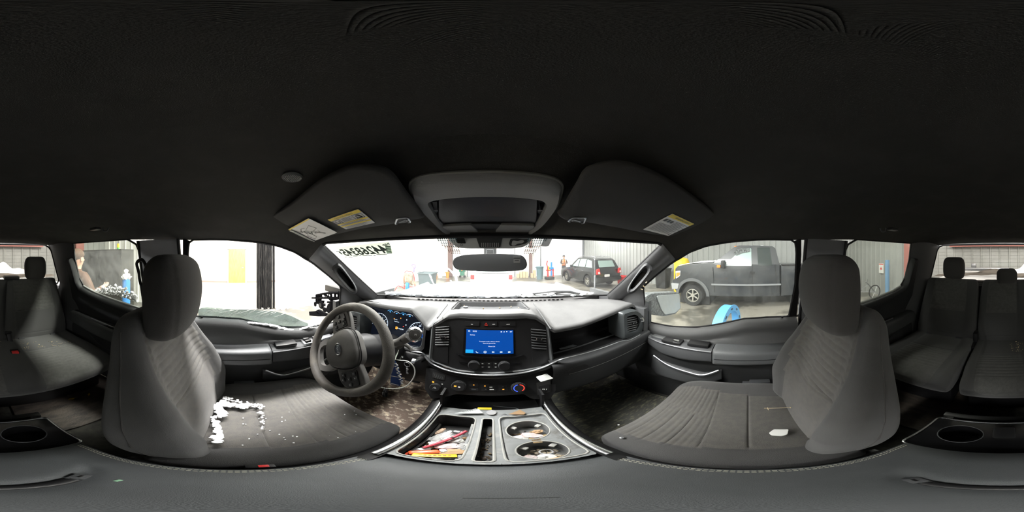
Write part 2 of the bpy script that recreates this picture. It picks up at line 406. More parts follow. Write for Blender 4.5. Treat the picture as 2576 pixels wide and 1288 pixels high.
# ---------------- wheels and cars ----------------
TIRE = mat('tyre_rubber', (.018, .018, .018), .85, bump=.6, bs=60)
ALLOY = mat('alloy', (.36, .35, .31), .4, .5)
CARG = mat('grey_car_paint', (.022, .026, .031), .3, coat=.3, col2=(.035, .038, .041), cs=3)
CARB = mat('black_car_paint', (.012, .015, .016), .25, coat=.5)
CGL = mat('dark_car_glass', (.02, .03, .03), .08, spec=.8)
LGL = mat('pale_car_glass', (.30, .40, .38), .15, spec=.6)
def wheel(parent, c, r, w_, sx, spokes=6):
    """sx: +1 outer face towards +x"""
    M = T(*c) @ RO(pi / 2 * sx, 'Y')
    bm = NB(); lathe(bm, [(r * .62, -w_ / 2), (r * .9, -w_ / 2), (r, -w_ * .35), (r, w_ * .35), (r * .93, w_ / 2), (r * .66, w_ / 2), (r * .62, w_ * .4), (r * .62, -w_ / 2)], M, 36)
    t = obj('wheel', bm, TIRE, parent)
    bm = NB(); lathe(bm, [(r * .63, w_ * .42), (r * .57, w_ * .44), (r * .54, w_ * .2), (r * .54, -w_ * .2), (r * .3, -w_ * .25)], M, 36, cap=False)
    lathe(bm, [(.0001, w_ * .38), (r * .17, w_ * .38), (r * .2, w_ * .3), (r * .2, 0)], M, 20)
    for k in range(spokes):
        a = 2 * pi * k / spokes; bx(bm, (r * .36, 0, w_ * .26), (r * .4, r * .13, w_ * .12), r=.01, M=M @ RO(a, 'Z'))
    obj('rim', bm, ALLOY, t)
    bm = NB(); lathe(bm, [(.0001, -w_ * .05), (r * .54, -w_ * .05)], M, 24); obj('brake_disc', bm, BLK, t)
    return t
def arc(cy, cz, r, a0, a1, n=12): return [(cy + r * cos(a0 + (a1 - a0) * k / n), cz + r * sin(a0 + (a1 - a0) * k / n)) for k in range(n + 1)]
def slab(bm, prof, x0, x1, bev=.03):
    prism(bm, [V((x0, y, z)) for y, z in prof], (x1 - x0, 0, 0), bev, 2)
# grey pickup beyond the passenger window: its side stands in the plane x = 5.2
PX = 5.2
def FP(u, v): p = RX(u, v, PX); return (p.y, p.z)
g = thing('grey_pickup', 'dark grey pickup truck dusted with snow parked beyond the passenger window', 'truck', (PX + .95, 0, GZ))
wy, wz, wr = 1.86, GZ + .375, .375
ry = -1.95
body = [FP(1693, 722), FP(1691, 706), FP(1697, 700), FP(1698, 676), FP(1704, 669), FP(1740, 664), FP(1792, 660), FP(1800, 664), FP(1962, 666), FP(1964, 735)]
yb, zb = FP(1964, 741); zlow = -1.33
body = body[:-1] + [(body[-2][0], zlow)] + [(wy - .56, zlow)] + arc(wy, wz + .02, .52, pi, 0, 14)[0:] + [(wy + .6, zlow + .05)]
bm = NB(); slab(bm, body, PX + .02, PX + 1.95, .04); cb = obj('cab_body', bm, CARG, g)
bedt = FP(1966, 668)[1]
bm = NB(); y0 = body[8][0] - .05
slab(bm, [(y0, bedt), (y0, zlow), (ry + .5, zlow)] + arc(ry, wz, .48, 0, pi, 12) + [(-3.15, zlow + .05), (-3.15, bedt)], PX + .03, PX + 1.95, .03); obj('cargo_bed', bm, CARG, g)
bm = NB(); slab(bm, [(y0 - .02, bedt + .05), (y0 - .02, bedt - .01), (-3.17, bedt - .01), (-3.17, bedt + .05)], PX + .0, PX + .12, .015); obj('bed_rail', bm, DKPL, g)
# greenhouse: tapered loft
gh = [FP(1790, 664), FP(1812, 648), FP(1846, 621), FP(1858, 617), FP(1900, 617), FP(1946, 619), FP(1953, 624), FP(1962, 666)]
bm = NB(); A = [V((PX + .04, y, z)) for y, z in gh]; zt = gh[3][1]; zb0 = gh[0][1]
def inset(p, k=0): t = (p[1] - zb0) / (zt - zb0); return V((PX + .04 + .16 * t, p[0], p[1]))
def inset2(p): t = (p[1] - zb0) / (zt - zb0); return V((PX + 1.93 - .16 * t, p[0], p[1]))
loft(bm, [[inset(p) for p in gh], [inset(p) + V((.06, 0, .012)) for p in gh], [inset2(p) - V((.06, 0, -.012)) for p in gh], [inset2(p) for p in gh]]); obj('cab_roof', bm, CARG, g, ang=50)
def side_plate(name, pix, m_, parent, off=-.012, th=.02, rr=.03, fn=None, **k):
    P = [inset(FP(u, v)) + V((off, 0, 0)) if fn is None else fn(u, v) for u, v in pix]
    bm_ = NB(); prism(bm_, rounded(P, rr), (th, 0, 0)); return obj(name, bm_, m_, parent, **k)
side_plate('window', [(1822, 668), (1846, 645), (1858, 625), (1890, 624), (1890.5, 669)], LGL, g)
side_plate('window', [(1905, 622), (1938, 622), (1943, 668), (1907, 668)], CGL, g, label='snow flecked dark rear side window')
side_plate('window_snow', [(1846, 632), (1856, 625), (1888, 624.5), (1888, 633), (1868, 636), (1852, 643), (1846, 640)], mat('window_frost', (.18, .2, .2), .8, col2=(.03, .03, .03), cs=30), g, off=-.03)
def flat(u, v): return V((PX - .015, *FP(u, v)))
for pl in ([(1893, 662), (1893.8, 662), (1893.8, 735), (1893, 735)], [(1950, 664), (1951, 664), (1955, 735), (1954, 735)], [(1792.5, 672), (1793.6, 672), (1797, 735), (1796, 735)]):
    side_plate('door_seam', pl, BLK, g, fn=flat, rr=0)
side_plate('side_moulding', [(1790, 713.5), (1964, 713.5), (1964, 717), (1790, 717)], mat('grey_moulding', (.22, .23, .24), .3), g, fn=lambda u, v: flat(u, v) + V((-.02, 0, 0)), th=.05, rr=0)
side_plate('door_handle', [(1887, 683), (1899, 683), (1899, 689), (1887, 689)], DKPL, g, fn=lambda u, v: flat(u, v) + V((-.02, 0, 0)), th=.05, rr=.02)
side_plate('headlight', [(1700, 682), (1712, 681), (1711, 694), (1701, 701)], LBL, g, fn=flat, rr=.02)
side_plate('indicator', [(1702, 686), (1711, 685), (1710, 692), (1702, 697)], ORNG, g, fn=lambda u, v: flat(u, v) + V((-.02, 0, 0)), rr=.02)
side_plate('bumper', [(1690, 711), (1709, 713), (1706, 726), (1692, 727)], mat('chrome_bumper', (.5, .52, .55), .3, .8), g, fn=lambda u, v: flat(u, v) + V((-.03, 0, 0)), th=1.9)
bm = NB(); P = [V((PX - .02, a, b)) for a, b in arc(wy, wz + .02, .60, pi * 1.0, 0, 20)]; Q = [V((PX - .02, a, b)) for a, b in arc(wy, wz + .02, .50, pi * 1.0, 0, 20)]
loft(bm, [P, [p + V((.06, 0, 0)) for p in P], [p + V((.06, 0, 0)) for p in Q], Q], closed=False, cap=False, closev=True); obj('wheel_arch_trim', bm, mat('arch_trim', (.10, .105, .11), .4), g)
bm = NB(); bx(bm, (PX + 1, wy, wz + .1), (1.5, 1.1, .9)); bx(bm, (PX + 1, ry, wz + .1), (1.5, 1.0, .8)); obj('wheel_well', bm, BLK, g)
for y in (wy, ry):
    wheel(g, (PX + .14, y, wz), wr, .26, -1); wheel(g, (PX + 1.8, y, wz), wr, .26, 1)
m_ = obj('wing_mirror', bx(NB(), (PX - .14, *FP(1821, 664)), (.26, .12, .24), r=.03), DKPL, g)
obj('indicator', bx(NB(), (PX - .2, FP(1811, 668)[0], FP(1811, 669)[1]), (.1, .12, .08), r=.02), ORNG, m_)
obj('roof_lamp', bx(NB(), (PX + .45, *FP(1849, 618.5)), (.12, .1, .04), r=.01), ORNG, g)
# snow lying on bonnet and roof
bm = NB(); hs = [FP(1704, 668), FP(1740, 662), FP(1796, 658)]
def snowsheet(bm, x0, x1, pts, th=.03, seed=3):
    n = 30; rows = []
    for j in range(9):
        x = lerp(x0, x1, j / 8)
        row = []
        for i in range(n + 1):
            t = i / n * (len(pts) - 1); k = min(int(t), len(pts) - 2); f = t - k
            y = lerp(pts[k][0], pts[k + 1][0], f); z = lerp(pts[k][1], pts[k + 1][1], f)
            row.append(V((x, y, z + th * (.2 + abs(noise.noise(V((x * 5, y * 5, seed)))) * 1.6) * (1 if 0 < j < 8 and 0 < i < n else -.3))))
        rows.append(row)
    loft(bm, rows, closed=False, cap=False)
snowsheet(bm, PX + .1, PX + 1.85, hs, .04); obj('snow', bm, SNOW, g, kind='stuff')
bm = NB(); snowsheet(bm, PX + .25, PX + 1.7, [FP(1860, 617), FP(1925, 617)], .03); obj('snow', bm, SNOW, g, kind='stuff')

# black SUV ahead on the right, seen from behind
def suv():
    g = thing('black_suv', 'black SUV with silver wheels on wet floor seen through the windshield', 'car', (5.9, 8.9, GZ))
    x0, x1 = 5.0, 6.75; yr, yf = 6.75, 11.15; Z = lambda h: GZ + h
    wyr, wyf, r = 7.62, 10.25, .33
    low = [(yr, Z(.42)), (yr - .02, Z(.75)), (yr + .05, Z(1.0)), (yr + .1, Z(1.08)), (9.6, Z(1.04)), (10.2, Z(.98)), (11.0, Z(.86)), (yf, Z(.7)), (yf, Z(.35)), (wyf + .42, Z(.25))] + arc(wyf, Z(r), .40, 0, pi, 12) + [(wyr + .42, Z(.25))] + arc(wyr, Z(r), .40, 0, pi, 12) + [(yr + .1, Z(.3))]
    bm = NB(); slab(bm, low, x0, x1, .06); obj('body_shell', bm, CARB, g)
    gh = [(yr + .1, Z(1.05)), (yr + .32, Z(1.5)), (yr + .5, Z(1.62)), (8.3, Z(1.68)), (8.9, Z(1.64)), (9.7, Z(1.06))]
    f = lambda p: .02 + .2 * (p[1] - Z(1.05)) / .62
    bm = NB(); loft(bm, [[V((x0 + f(p), *p)) for p in gh], [V((x0 + f(p) + .06, p[0], p[1] + .01)) for p in gh], [V((x1 - f(p) - .06, p[0], p[1] + .01)) for p in gh], [V((x1 - f(p), *p)) for p in gh]]); obj('roof', bm, CARB, g, ang=50)
    def pl(P, vec, m_, nm, rr=.03, **k):
        b_ = NB(); prism(b_, rounded(P, rr), vec); return obj(nm, b_, m_, g, **k)
    for q in ([(7.15, 1.12), (7.35, 1.48), (7.8, 1.56), (7.8, 1.12)], [(7.88, 1.12), (7.88, 1.57), (8.55, 1.57), (8.6, 1.12)], [(8.68, 1.12), (8.64, 1.56), (8.85, 1.54), (9.35, 1.12)]):
        pl([V((x0 + f((y, Z(h))) - .012, y, Z(h))) for y, h in q], (.02, 0, 0), LGL, 'window')
    # rear window, lamps and plate sit on the sloping tailgate
    def rp(x, h, o=0): y = yr + .1 + .22 * max(0, (h - 1.05) / .45) - (.02 + o) if h > 1.05 else yr + .0 - o - .02; return V((x, y, Z(h)))
    pl([rp(x0 + .3, 1.14), rp(x0 + .36, 1.5), rp(x1 - .36, 1.5), rp(x1 - .3, 1.14)], (0, .03, 0), LGL, 'rear_window')
    for s, xx in ((1, x0 + .1), (-1, x1 - .1)):
        t = pl([rp(xx - .12, .78, .04), rp(xx - .12, 1.05, .06), rp(xx + .16, 1.08, .06), rp(xx + .16, .78, .04)], (0, .05, 0), GLOR if 0 else RED, 'tail_lamp')
        b_ = NB(); cyl(b_, rp(xx + .04, .86, .05), rp(xx + .04, .86, .07), .06); obj('lens', b_, LBL, t)
    pl([rp(x0 + .55, .62, .03), rp(x0 + .55, .75, .03), rp(x0 + .9, .75, .03), rp(x0 + .9, .62, .03)], (0, .03, 0), LBL, 'number_plate')
    pl([rp(x0, .38, .05), rp(x0, .6, .07), rp(x1, .6, .07), rp(x1, .38, .05)], (0, .2, 0), CARB, 'bumper')
    for x in (x0 + .3, x1 - .3):
        b_ = NB(); tube(b_, [V((x, 7.2, Z(1.66))), V((x, 7.5, Z(1.73))), V((x, 8.5, Z(1.75))), V((x, 8.9, Z(1.68)))], .016); obj('roof_rail', b_, CHD, g)
    bm = NB(); bx(bm, (x0 - .1, 9.25, Z(1.12)), (.2, .12, .15), r=.04); obj('wing_mirror', bm, CARB, g)
    bm = NB(); [bx(bm, (x0 - .012, y, Z(.9)), (.03, .16, .03), r=.008) for y in (8.05, 8.9)]; obj('door_handle', bm, CHD, g)
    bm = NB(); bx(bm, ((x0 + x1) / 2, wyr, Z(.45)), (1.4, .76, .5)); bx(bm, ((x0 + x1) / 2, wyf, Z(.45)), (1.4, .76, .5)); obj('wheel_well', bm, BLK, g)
    for y in (wyr, wyf):
        wheel(g, (x0 + .12, y, Z(r)), r, .22, -1, 5); wheel(g, (x1 - .12, y, Z(r)), r, .22, 1, 5)
suv()

# ---------------- people ----------------
def person(name, label, loc, rotz, pose, vest=True, hair=(.06, .05, .04), jacket=(.06, .06, .06), trous=(.03, .03, .035), sc=1.0, hatm=None):
    M = T(*loc) @ RO(rotz, 'Z') @ Matrix.Scale(sc, 4)
    t = thing(name, label, 'person', loc, (RO(rotz, 'Z')).to_3x3())
    SK = mat('skin', (.55, .33, .24), .6); JK = mat('jacket', jacket, .8); TR = mat('trousers', trous, .85); SH = BLK
    # joints: name, co, radius
    J = {'pel': ((0, 0, .95), .145), 'wai': ((0, .0, 1.10), .135), 'che': ((0, .0, 1.32), .165), 'nk0': ((0, .01, 1.49), .075), 'nk1': ((0, .02, 1.56), .058), 'hd0': ((0, .035, 1.62), .085), 'hd1': ((0, .03, 1.70), .095), 'hd2': ((0, .02, 1.76), .07),
         'ch': ((0, .1, 1.585), .035)}
    E = [('pel', 'wai'), ('wai', 'che'), ('che', 'nk0'), ('nk0', 'nk1'), ('nk1', 'hd0'), ('hd0', 'hd1'), ('hd1', 'hd2')]
    for s, n_ in ((-1, 'l'), (1, 'r')):
        p = pose[n_]
        for q, (co, r) in {'hip': ((s * .10, 0, .88), .105), 'kne': ((s * .11, .02, .50), .068), 'ank': ((s * .12, -.03, .10), .048), 'toe': ((s * .13, .13, .045), .042), 'sho': ((s * .185, 0, 1.43), .075), 'elb': (p[0], .05), 'wri': (p[1], .034)}.items():
            J[q + n_] = (co, r)
        E += [('pel', 'hip' + n_), ('hip' + n_, 'kne' + n_), ('kne' + n_, 'ank' + n_), ('ank' + n_, 'toe' + n_), ('che', 'sho' + n_), ('sho' + n_, 'elb' + n_), ('elb' + n_, 'wri' + n_)]
        # hand: palm and five separate fingers
        w0 = V(p[1]); d = (w0 - V(p[0])).normalized(); side = V((0, 0, 1)).cross(d); side = side.normalized() if side.length > .1 else V((1, 0, 0)); up = d.cross(side)
        J['pal' + n_] = (w0 + d * .06, .03); E.append(('wri' + n_, 'pal' + n_))
        for k in range(4):
            a = w0 + d * .10 + side * (k - 1.5) * .022; L = (.07, .08, .076, .06)[k]
            J['f%d%s' % (k, n_)] = (a, .010); J['g%d%s' % (k, n_)] = (a + d * L * .5 + up * .012, .009); J['h%d%s' % (k, n_)] = (a + d * L * .8 + up * .038, .008)
            E += [('pal' + n_, 'f%d%s' % (k, n_)), ('f%d%s' % (k, n_), 'g%d%s' % (k, n_)), ('g%d%s' % (k, n_), 'h%d%s' % (k, n_))]
        a = w0 + d * .05 - side * s * .04; J['t' + n_] = (a + up * .01, .012); J['u' + n_] = (a + d * .045 + up * .02, .010); E += [('pal' + n_, 't' + n_), ('t' + n_, 'u' + n_)]
    names = list(J); me = bpy.data.meshes.new('body')
    me.from_pydata([J[q][0] for q in names], [(names.index(a), names.index(b)) for a, b in E if a in names and b in names], [])
    o = bpy.data.objects.new('tmp', me); C.objects.link(o)
    sm = o.modifiers.new('s', 'SKIN'); 
    if not me.skin_vertices: me.attributes
    bm_ = bmesh.new(); bm_.from_mesh(me); lay = bm_.verts.layers.skin.verify()
    for i, v in enumerate(bm_.verts):
        r = J[names[i]][1]; v[lay].radius = (r, r); v[lay].use_root = names[i] == 'pel'
        if names[i] in ('pel', 'wai', 'che'): v[lay].radius = (r * 1.05, r * .72)
    for v in [v for v in bm_.verts if not v.link_edges]: bm_.verts.remove(v)
    bm_.to_mesh(me); bm_.free()
    o.modifiers.new('u', 'SUBSURF').levels = 2
    dg = bpy.context.evaluated_depsgraph_get(); ev = o.evaluated_get(dg); m2 = bpy.data.meshes.new_from_object(ev)
    bpy.data.objects.remove(o)
    for m_ in (JK, TR, SK, SH): m2.materials.append(m_)
    for p in m2.polygons:
        c = p.center
        wr = min((c - V(pose[n_][1])).length for n_ in 'lr')
        el = min((c - V(pose[n_][0])).length for n_ in 'lr')
        p.material_index = 2 if c.z > 1.53 or (wr < .16 and el > .2 and abs(c.x) + abs(c.y) > .12 and c.z > .7 and wr < el * .62) else (3 if c.z < .1 else (1 if c.z < .97 and abs(c.x) < .22 else 0))
    b_ = bmesh.new(); b_.from_mesh(m2); b_.transform(M)
    body = obj('body', b_, [JK, TR, SK, SH], t, ang=80)
    # face
    b_ = NB(); tube(b_, [(0, .125, 1.69), (0, .145, 1.655), (0, .13, 1.645)], lambda k: .008 + .008 * k, 8)
    for s in (-1, 1): b3 = NB(); bx(b3, (s * .092, .02, 1.665), (.02, .035, .06), r=.008); b3.transform(M); obj('ear', b3, SK, body, ang=80)
    for b4, n4 in ((b_, 'nose'),): b4.transform(M); obj(n4, b4, SK, body, ang=80)
    b_ = NB()
    for s in (-1, 1): b3 = NB(); bx(b3, (s * .033, .122, 1.69), (.024, .01, .01), r=.004); b3.transform(M); obj('eye', b3, BLK, body)
    bx(b_, (0, .122, 1.615), (.045, .01, .007), r=.003); b_.transform(M); obj('mouth', b_, BLK, body)
    b_ = NB(); bmesh.ops.create_uvsphere(b_, u_segments=20, v_segments=12, radius=1)
    for v in b_.verts: v.co = V((v.co.x * .106, v.co.y * .112 - .0, v.co.z * .095)) + V((0, .012, 1.735))
    for v in b_.verts:
        if v.co.z < 1.71 and v.co.y > .03: v.co.z = 1.712
    b_.transform(M); obj('hair', b_, mat('hair', hair, .9), t, ang=80)
    if vest:
        rings = []
        for z, rx, ry in ((1.0, .185, .135), (1.1, .178, .13), (1.22, .19, .135), (1.35, .20, .14), (1.44, .17, .12), (1.485, .11, .09)):
            rings.append([V((rx * cos(a), .005 + ry * sin(a), z)) for a in (2 * pi * k / 28 for k in range(28))])
        b_ = NB(); loft(b_, rings, cap=False); bmesh.ops.solidify(b_, geom=b_.faces[:], thickness=-.008); b_.transform(M); ve = obj('safety_vest', b_, ORNG, t, ang=80)
        b_ = NB()
        for z, rx, ry in ((1.08, .183, .135),):
            A = [V((rx * 1.02 * cos(a), .005 + ry * 1.03 * sin(a), z)) for a in (2 * pi * k / 28 for k in range(28))]
            band(b_, A, [p + V((0, 0, .05)) for p in A])
        for s in (-1, 1):
            for yy in (-1, 1):
                tube(b_, [V((s * .10, yy * .128, 1.12)), V((s * .105, yy * .143, 1.3)), V((s * .10, yy * .128, 1.42)), V((s * .085, yy * .07, 1.485))], .022, 6, flat=.15, up=(0, 1, 0))
        b_.transform(M); obj('reflective_band', b_, mat('reflective_silver', (.5, .5, .44), .4), ve, ang=80)
    return t
pc = RR(1418.5, 697, 13.3)
t = person('person', 'person in orange vest standing by the far wall reading a phone', (5.6, 11.9, GZ), pi * .93, {'l': ((-.27, .04, 1.16), (-.08, .28, 1.2)), 'r': ((.27, .04, 1.16), (.08, .28, 1.22))}, hair=(.03, .03, .03))
# person right outside the rear left window
person('person', 'person in orange vest standing close outside the window behind the driver', (-1.37, -2.04, GZ - .0), radians(95), {'l': ((-.30, .02, 1.18), (-.22, .27, 1.22)), 'r': ((.30, .05, 1.20), (.24, .30, 1.24))}, hair=(.10, .06, .04), jacket=(.10, .05, .03), sc=1.02)

# ---------------- loose things in the garage ----------------
def bin_(name, label, cat_, c, r, h, m_, lid=True, square=False, group=None):
    t = thing(name, label, cat_, (c[0], c[1], GZ), group=group); n = 4 if square else 28
    M = T(c[0], c[1], GZ) @ RO(pi / 4 if square else 0, 'Z')
    k = 1.41 if square else 1
    bm = NB(); lathe(bm, [(r * .8 * k, 0), (r * k, h), (r * 1.06 * k, h), (r * 1.06 * k, h - .05), (r * .97 * k, h - .05)], M, n); obj('tub', bm, m_, t)
    if lid:
        bm = NB(); lathe(bm, [(r * 1.1 * k, h), (r * 1.1 * k, h + .03), (r * .6 * k, h + .06), (.001, h + .07)], M, n); obj('lid', bm, m_, t)
    bm = NB(); tube(bm, [V((c[0] - r * 1.05, c[1] - .1, GZ + h - .04)), V((c[0] - r * 1.3, c[1] - .1, GZ + h)), V((c[0] - r * 1.3, c[1] + .1, GZ + h)), V((c[0] - r * 1.05, c[1] + .1, GZ + h - .04))], .018, 6); obj('handle', bm, m_, t)
    return t
GBIN = mat('grey_bin_plastic', (.10, .13, .14), .6); TEAL = mat('blue_grey_bin', (.10, .17, .19), .6)
bin_('wheeled_bin', 'dark grey wheeled bin standing next to the red hose cart', 'bin', RR(1076, 720, 7.9)[:2], .36, .95, GBIN, lid=False, square=True)
bin_('trash_can', 'blue grey round trash can beside the red jack', 'trash can', RR(1358, 698, 12.2)[:2], .27, .92, TEAL)
bin_('bucket', 'white bucket standing by the brown column', 'bucket', RR(1107, 696, 13.0)[:2], .2, .42, WHITE)
bin_('fuel_can', 'small orange container against the far wall', 'can', RR(1126, 696, 13.0)[:2], .14, .42, ORNG)
bin_('orange_cone_bin', 'narrow orange canister at the corner of the white wall', 'canister', RR(1097, 699, 12.4)[:2], .1, .38, ORNG, lid=False)
bin_('black_bin', 'black bin beyond the nose of the grey pickup', 'bin', RR(1668, 714, 8.9)[:2], .33, 1.05, BLK, square=True)
bin_('red_crate', 'red crate on the floor past the black SUV', 'crate', RR(1566, 700, 10.2)[:2], .26, .5, RED, lid=False, square=True)
c = RR(1163, 698, 13.1)
t = thing('floor_polisher', 'green cart with orange knob in front of the ribbed wall', 'cart', (c.x, c.y, GZ))
bm = NB(); bx(bm, (c.x, c.y, GZ + .32), (.34, .3, .3), r=.05); bx(bm, (c.x, c.y, GZ + .6), (.52, .3, .26), r=.05); obj('body', bm, mat('green_plastic', (.03, .16, .10), .5), t)
bm = NB(); [cyl(bm, (c.x + s * .18, c.y - .1, GZ + .09), (c.x + s * .18, c.y + .1, GZ + .09), .09) for s in (-1, 1)]; obj('castor', bm, TIRE, t)
bm = NB(); bmesh.ops.create_uvsphere(bm, u_segments=12, v_segments=8, radius=.05, matrix=T(c.x, c.y - .17, GZ + .6)); obj('knob', bm, ORNG, t)
# hose cart
c = RR(1028, 730, 8.0); hx, hy = c.x, c.y
t = thing('hose_cart', 'red tube hose cart with coiled tan hose by the driver side wall', 'cart', (hx, hy, GZ))
bm = NB()
for s in (-.3, .3):
    tube(bm, cat([(hx + s, hy + .1, GZ + .05), (hx + s * .95, hy + .05, GZ + .7), (hx + s * .6, hy, GZ + .98), (hx, hy, GZ + 1.0)], 6), .018, 8)
    tube(bm, cat([(hx + s, hy + .1, GZ + .08), (hx + s * 1.3, hy - .35, GZ + .28), (hx + s * 1.6, hy - .5, GZ + .06)], 6), .018, 8)
tube(bm, [(hx - .3, hy + .05, GZ + .22), (hx + .3, hy + .05, GZ + .22)], .018, 8); obj('tube_frame', bm, RED, t)
HOS = mat('tan_hose', (.30, .24, .15), .7)
for k in range(7):
    bm = NB(); R_ = .27 - .012 * (k % 3); tube(bm, [V((hx - .21 + .07 * k + .012 * cos(a), hy + R_ * sin(a) * .5, GZ + .62 + R_ * cos(a))) for a in (2 * pi * j / 24 for j in range(24))], .024, 7, closed=True); obj('hose_coil', bm, HOS, t)
bm = NB(); tube(bm, cat([(hx + .28, hy, GZ + .95), (hx + .3, hy, GZ + 1.15), (hx + .18, hy, GZ + 1.3), (hx + .35, hy, GZ + 1.32), (hx + .36, hy, GZ + 1.2), (hx + .3, hy, GZ + 1.15)], 5), .02, 8); obj('grip', bm, mat('violet_plastic', (.15, .08, .3), .5), t)
bm = NB(); tube(bm, cat([(hx + .3, hy, GZ + .5), (hx + .45, hy - .05, GZ + .3), (hx + .6, hy - .1, GZ + .03)], 6), .02, 8); obj('hose_end', bm, mat('lime_hose', (.35, .5, .15), .6), t)
bm = NB(); bx(bm, (hx, hy - .12, GZ + .24), (.16, .12, .42), r=.03); obj('canister', bm, BLUE, t)
# red floor jack with blue cylinder
c = RR(1382, 702, 12.0)
t = thing('shop_crane', 'red and blue shop crane standing between the trash can and the person', 'crane', (c.x, c.y, GZ))
bm = NB(); bx(bm, (c.x, c.y, GZ + .12), (.62, .5, .2), r=.03); obj('base', bm, BLK, t)
bm = NB(); bx(bm, (c.x - .12, c.y, GZ + .55), (.1, .1, .8), r=.01); bx(bm, (c.x + .3, c.y, GZ + .45), (.06, .1, .85), r=.01); bx(bm, (c.x + .05, c.y, GZ + .7), (.6, .1, .1), r=.01); tube(bm, [(c.x - .12, c.y, GZ + .9), (c.x - .22, c.y, GZ + 1.15), (c.x - .15, c.y, GZ + 1.4)], .04); obj('mast', bm, RED, t)
bm = NB(); cyl(bm, (c.x + .16, c.y, GZ + .3), (c.x + .16, c.y, GZ + 1.3), .06); bx(bm, (c.x + .16, c.y, GZ + .85), (.3, .18, .14), r=.02); obj('cylinder', bm, BLUE, t)
bm = NB(); bx(bm, (c.x - .08, c.y - .07, GZ + .85), (.07, .05, .3), r=.01); obj('lever', bm, YELP, t)
# boxes
k = 0
def box(u, w_, d_, h_, z, lab):
    p = RR(u, 698, 13.05); bm = NB(); bx(bm, (p.x, p.y, GZ + z + h_ / 2), (w_, d_, h_), r=.01, seg=1)
    bx(bm, (p.x, p.y - d_ / 2, GZ + z + h_ / 2), (.06, .006, h_ * .98))
    obj('cardboard_box', bm, TAN, None, lab, 'box', 'tan boxes along the far wall')
box(1303, .20, .4, .34, 0, 'small tan box at the near end of the box row'); box(1310.5, .21, .4, .5, 0, 'tan box second in the row by the far wall'); box(1317.8, .20, .4, .52, 0, 'tan box third in the row by the far wall'); box(1324.8, .19, .4, .5, 0, 'tan box next to the brown column')
box(1338, .17, .3, .36, 0, 'lower tan box between brown column and trash can'); box(1344.5, .17, .3, .62, 0, 'taller tan box touching the trash can')
# yellow tank
c = RR(1717, 670, 8.0)
bm = NB(); lathe(bm, [(.001, 0), (.36, 0), (.38, .05), (.38, 1.45), (.3, 1.62), (.1, 1.68), (.001, 1.68)], T(c.x - .1, c.y, GZ)); obj('yellow_tank', bm, YELP, None, 'yellow tank standing behind the nose of the grey pickup', 'tank')
# blue steel hoop
cb_ = RR(1829, 800, 2.72); cx_, cy_ = cb_.x, cb_.y
t = thing('wheel_hoop', 'light blue steel wheel hoop standing on the floor outside the passenger window', 'hoop', (cx_, cy_, GZ))
LBLU = mat('light_blue_paint', (.07, .30, .58), .5)
bm = NB(); R_ = .445; n = 40
HR_ = RO(radians(74), 'Z').to_3x3()
def hp(a, x, r): return V((cx_, cy_, GZ + R_)) + HR_ @ V((x, r * cos(a), r * sin(a)))
A = [hp(2 * pi * i / n, -.08, R_) for i in range(n)]; B = [hp(2 * pi * i / n, .08, R_) for i in range(n)]; A2 = [hp(2 * pi * i / n, -.08, R_ - .02) for i in range(n)]; B2 = [hp(2 * pi * i / n, .08, R_ - .02) for i in range(n)]
loft(bm, [A, B, B2, A2], closev=True, cap=False); h_ = obj('rim_band', bm, LBLU, t)
bm = NB(); ringplate(bm, [hp(2 * pi * i / n, -.085, R_ + .015) for i in range(n)], [hp(2 * pi * i / n, -.085, R_ - .10) for i in range(n)], HR_ @ V((.012, 0, 0))); obj('side_flange', bm, LBLU, t)
for i in range(n // 4):
    a = 2 * pi * (i + .5) / (n // 4); bm = NB(); P = [hp(a + da, -.092, R_ - .045 + dr) for da, dr in ((-.08, -.014), (.08, -.014), (.08, .014), (-.08, .014))]; prism(bm, rounded(P, .012), HR_ @ V((.004, 0, 0))); obj('slot', bm, DKPL, t)
# dark cabinet in the garage corner behind the driver
t = thing('dark_cabinet', 'tall black panel sided cabinet in the garage corner behind the driver', 'cabinet', (-3.6, -3.8, GZ))
CABM = mat('cabinet_black', (.014, .015, .014), .5, col2=(.025, .025, .022), cs=5)
bm = NB(); bx(bm, (-3.58, -3.85, GZ + .97), (.56, 2.1, 1.94), r=.01); obj('carcass', bm, CABM, t)
bm = NB(); bx(bm, (-3.295, -3.2, GZ + .97), (.02, .75, 1.86), r=.004); obj('door', bm, CABM, t)
bm = NB(); bx(bm, (-3.295, -4.3, GZ + .97), (.02, 1.1, 1.86), r=.004); obj('door', bm, CABM, t)
bm = NB(); lathe(bm, [(.001, 0), (.035, 0), (.035, .14), (.03, .16), (.001, .165)], T(-3.45, -3.05, GZ + 1.94)); a_ = obj('spray_can', bm, YELP, None, 'small yellow green can on top of the black cabinet', 'can')
bm = NB(); lathe(bm, [(.0365, .005), (.0365, .05)], T(-3.45, -3.05, GZ + 1.94)); obj('can_band', bm, mat('green_print', (.1, .45, .12), .5), a_)
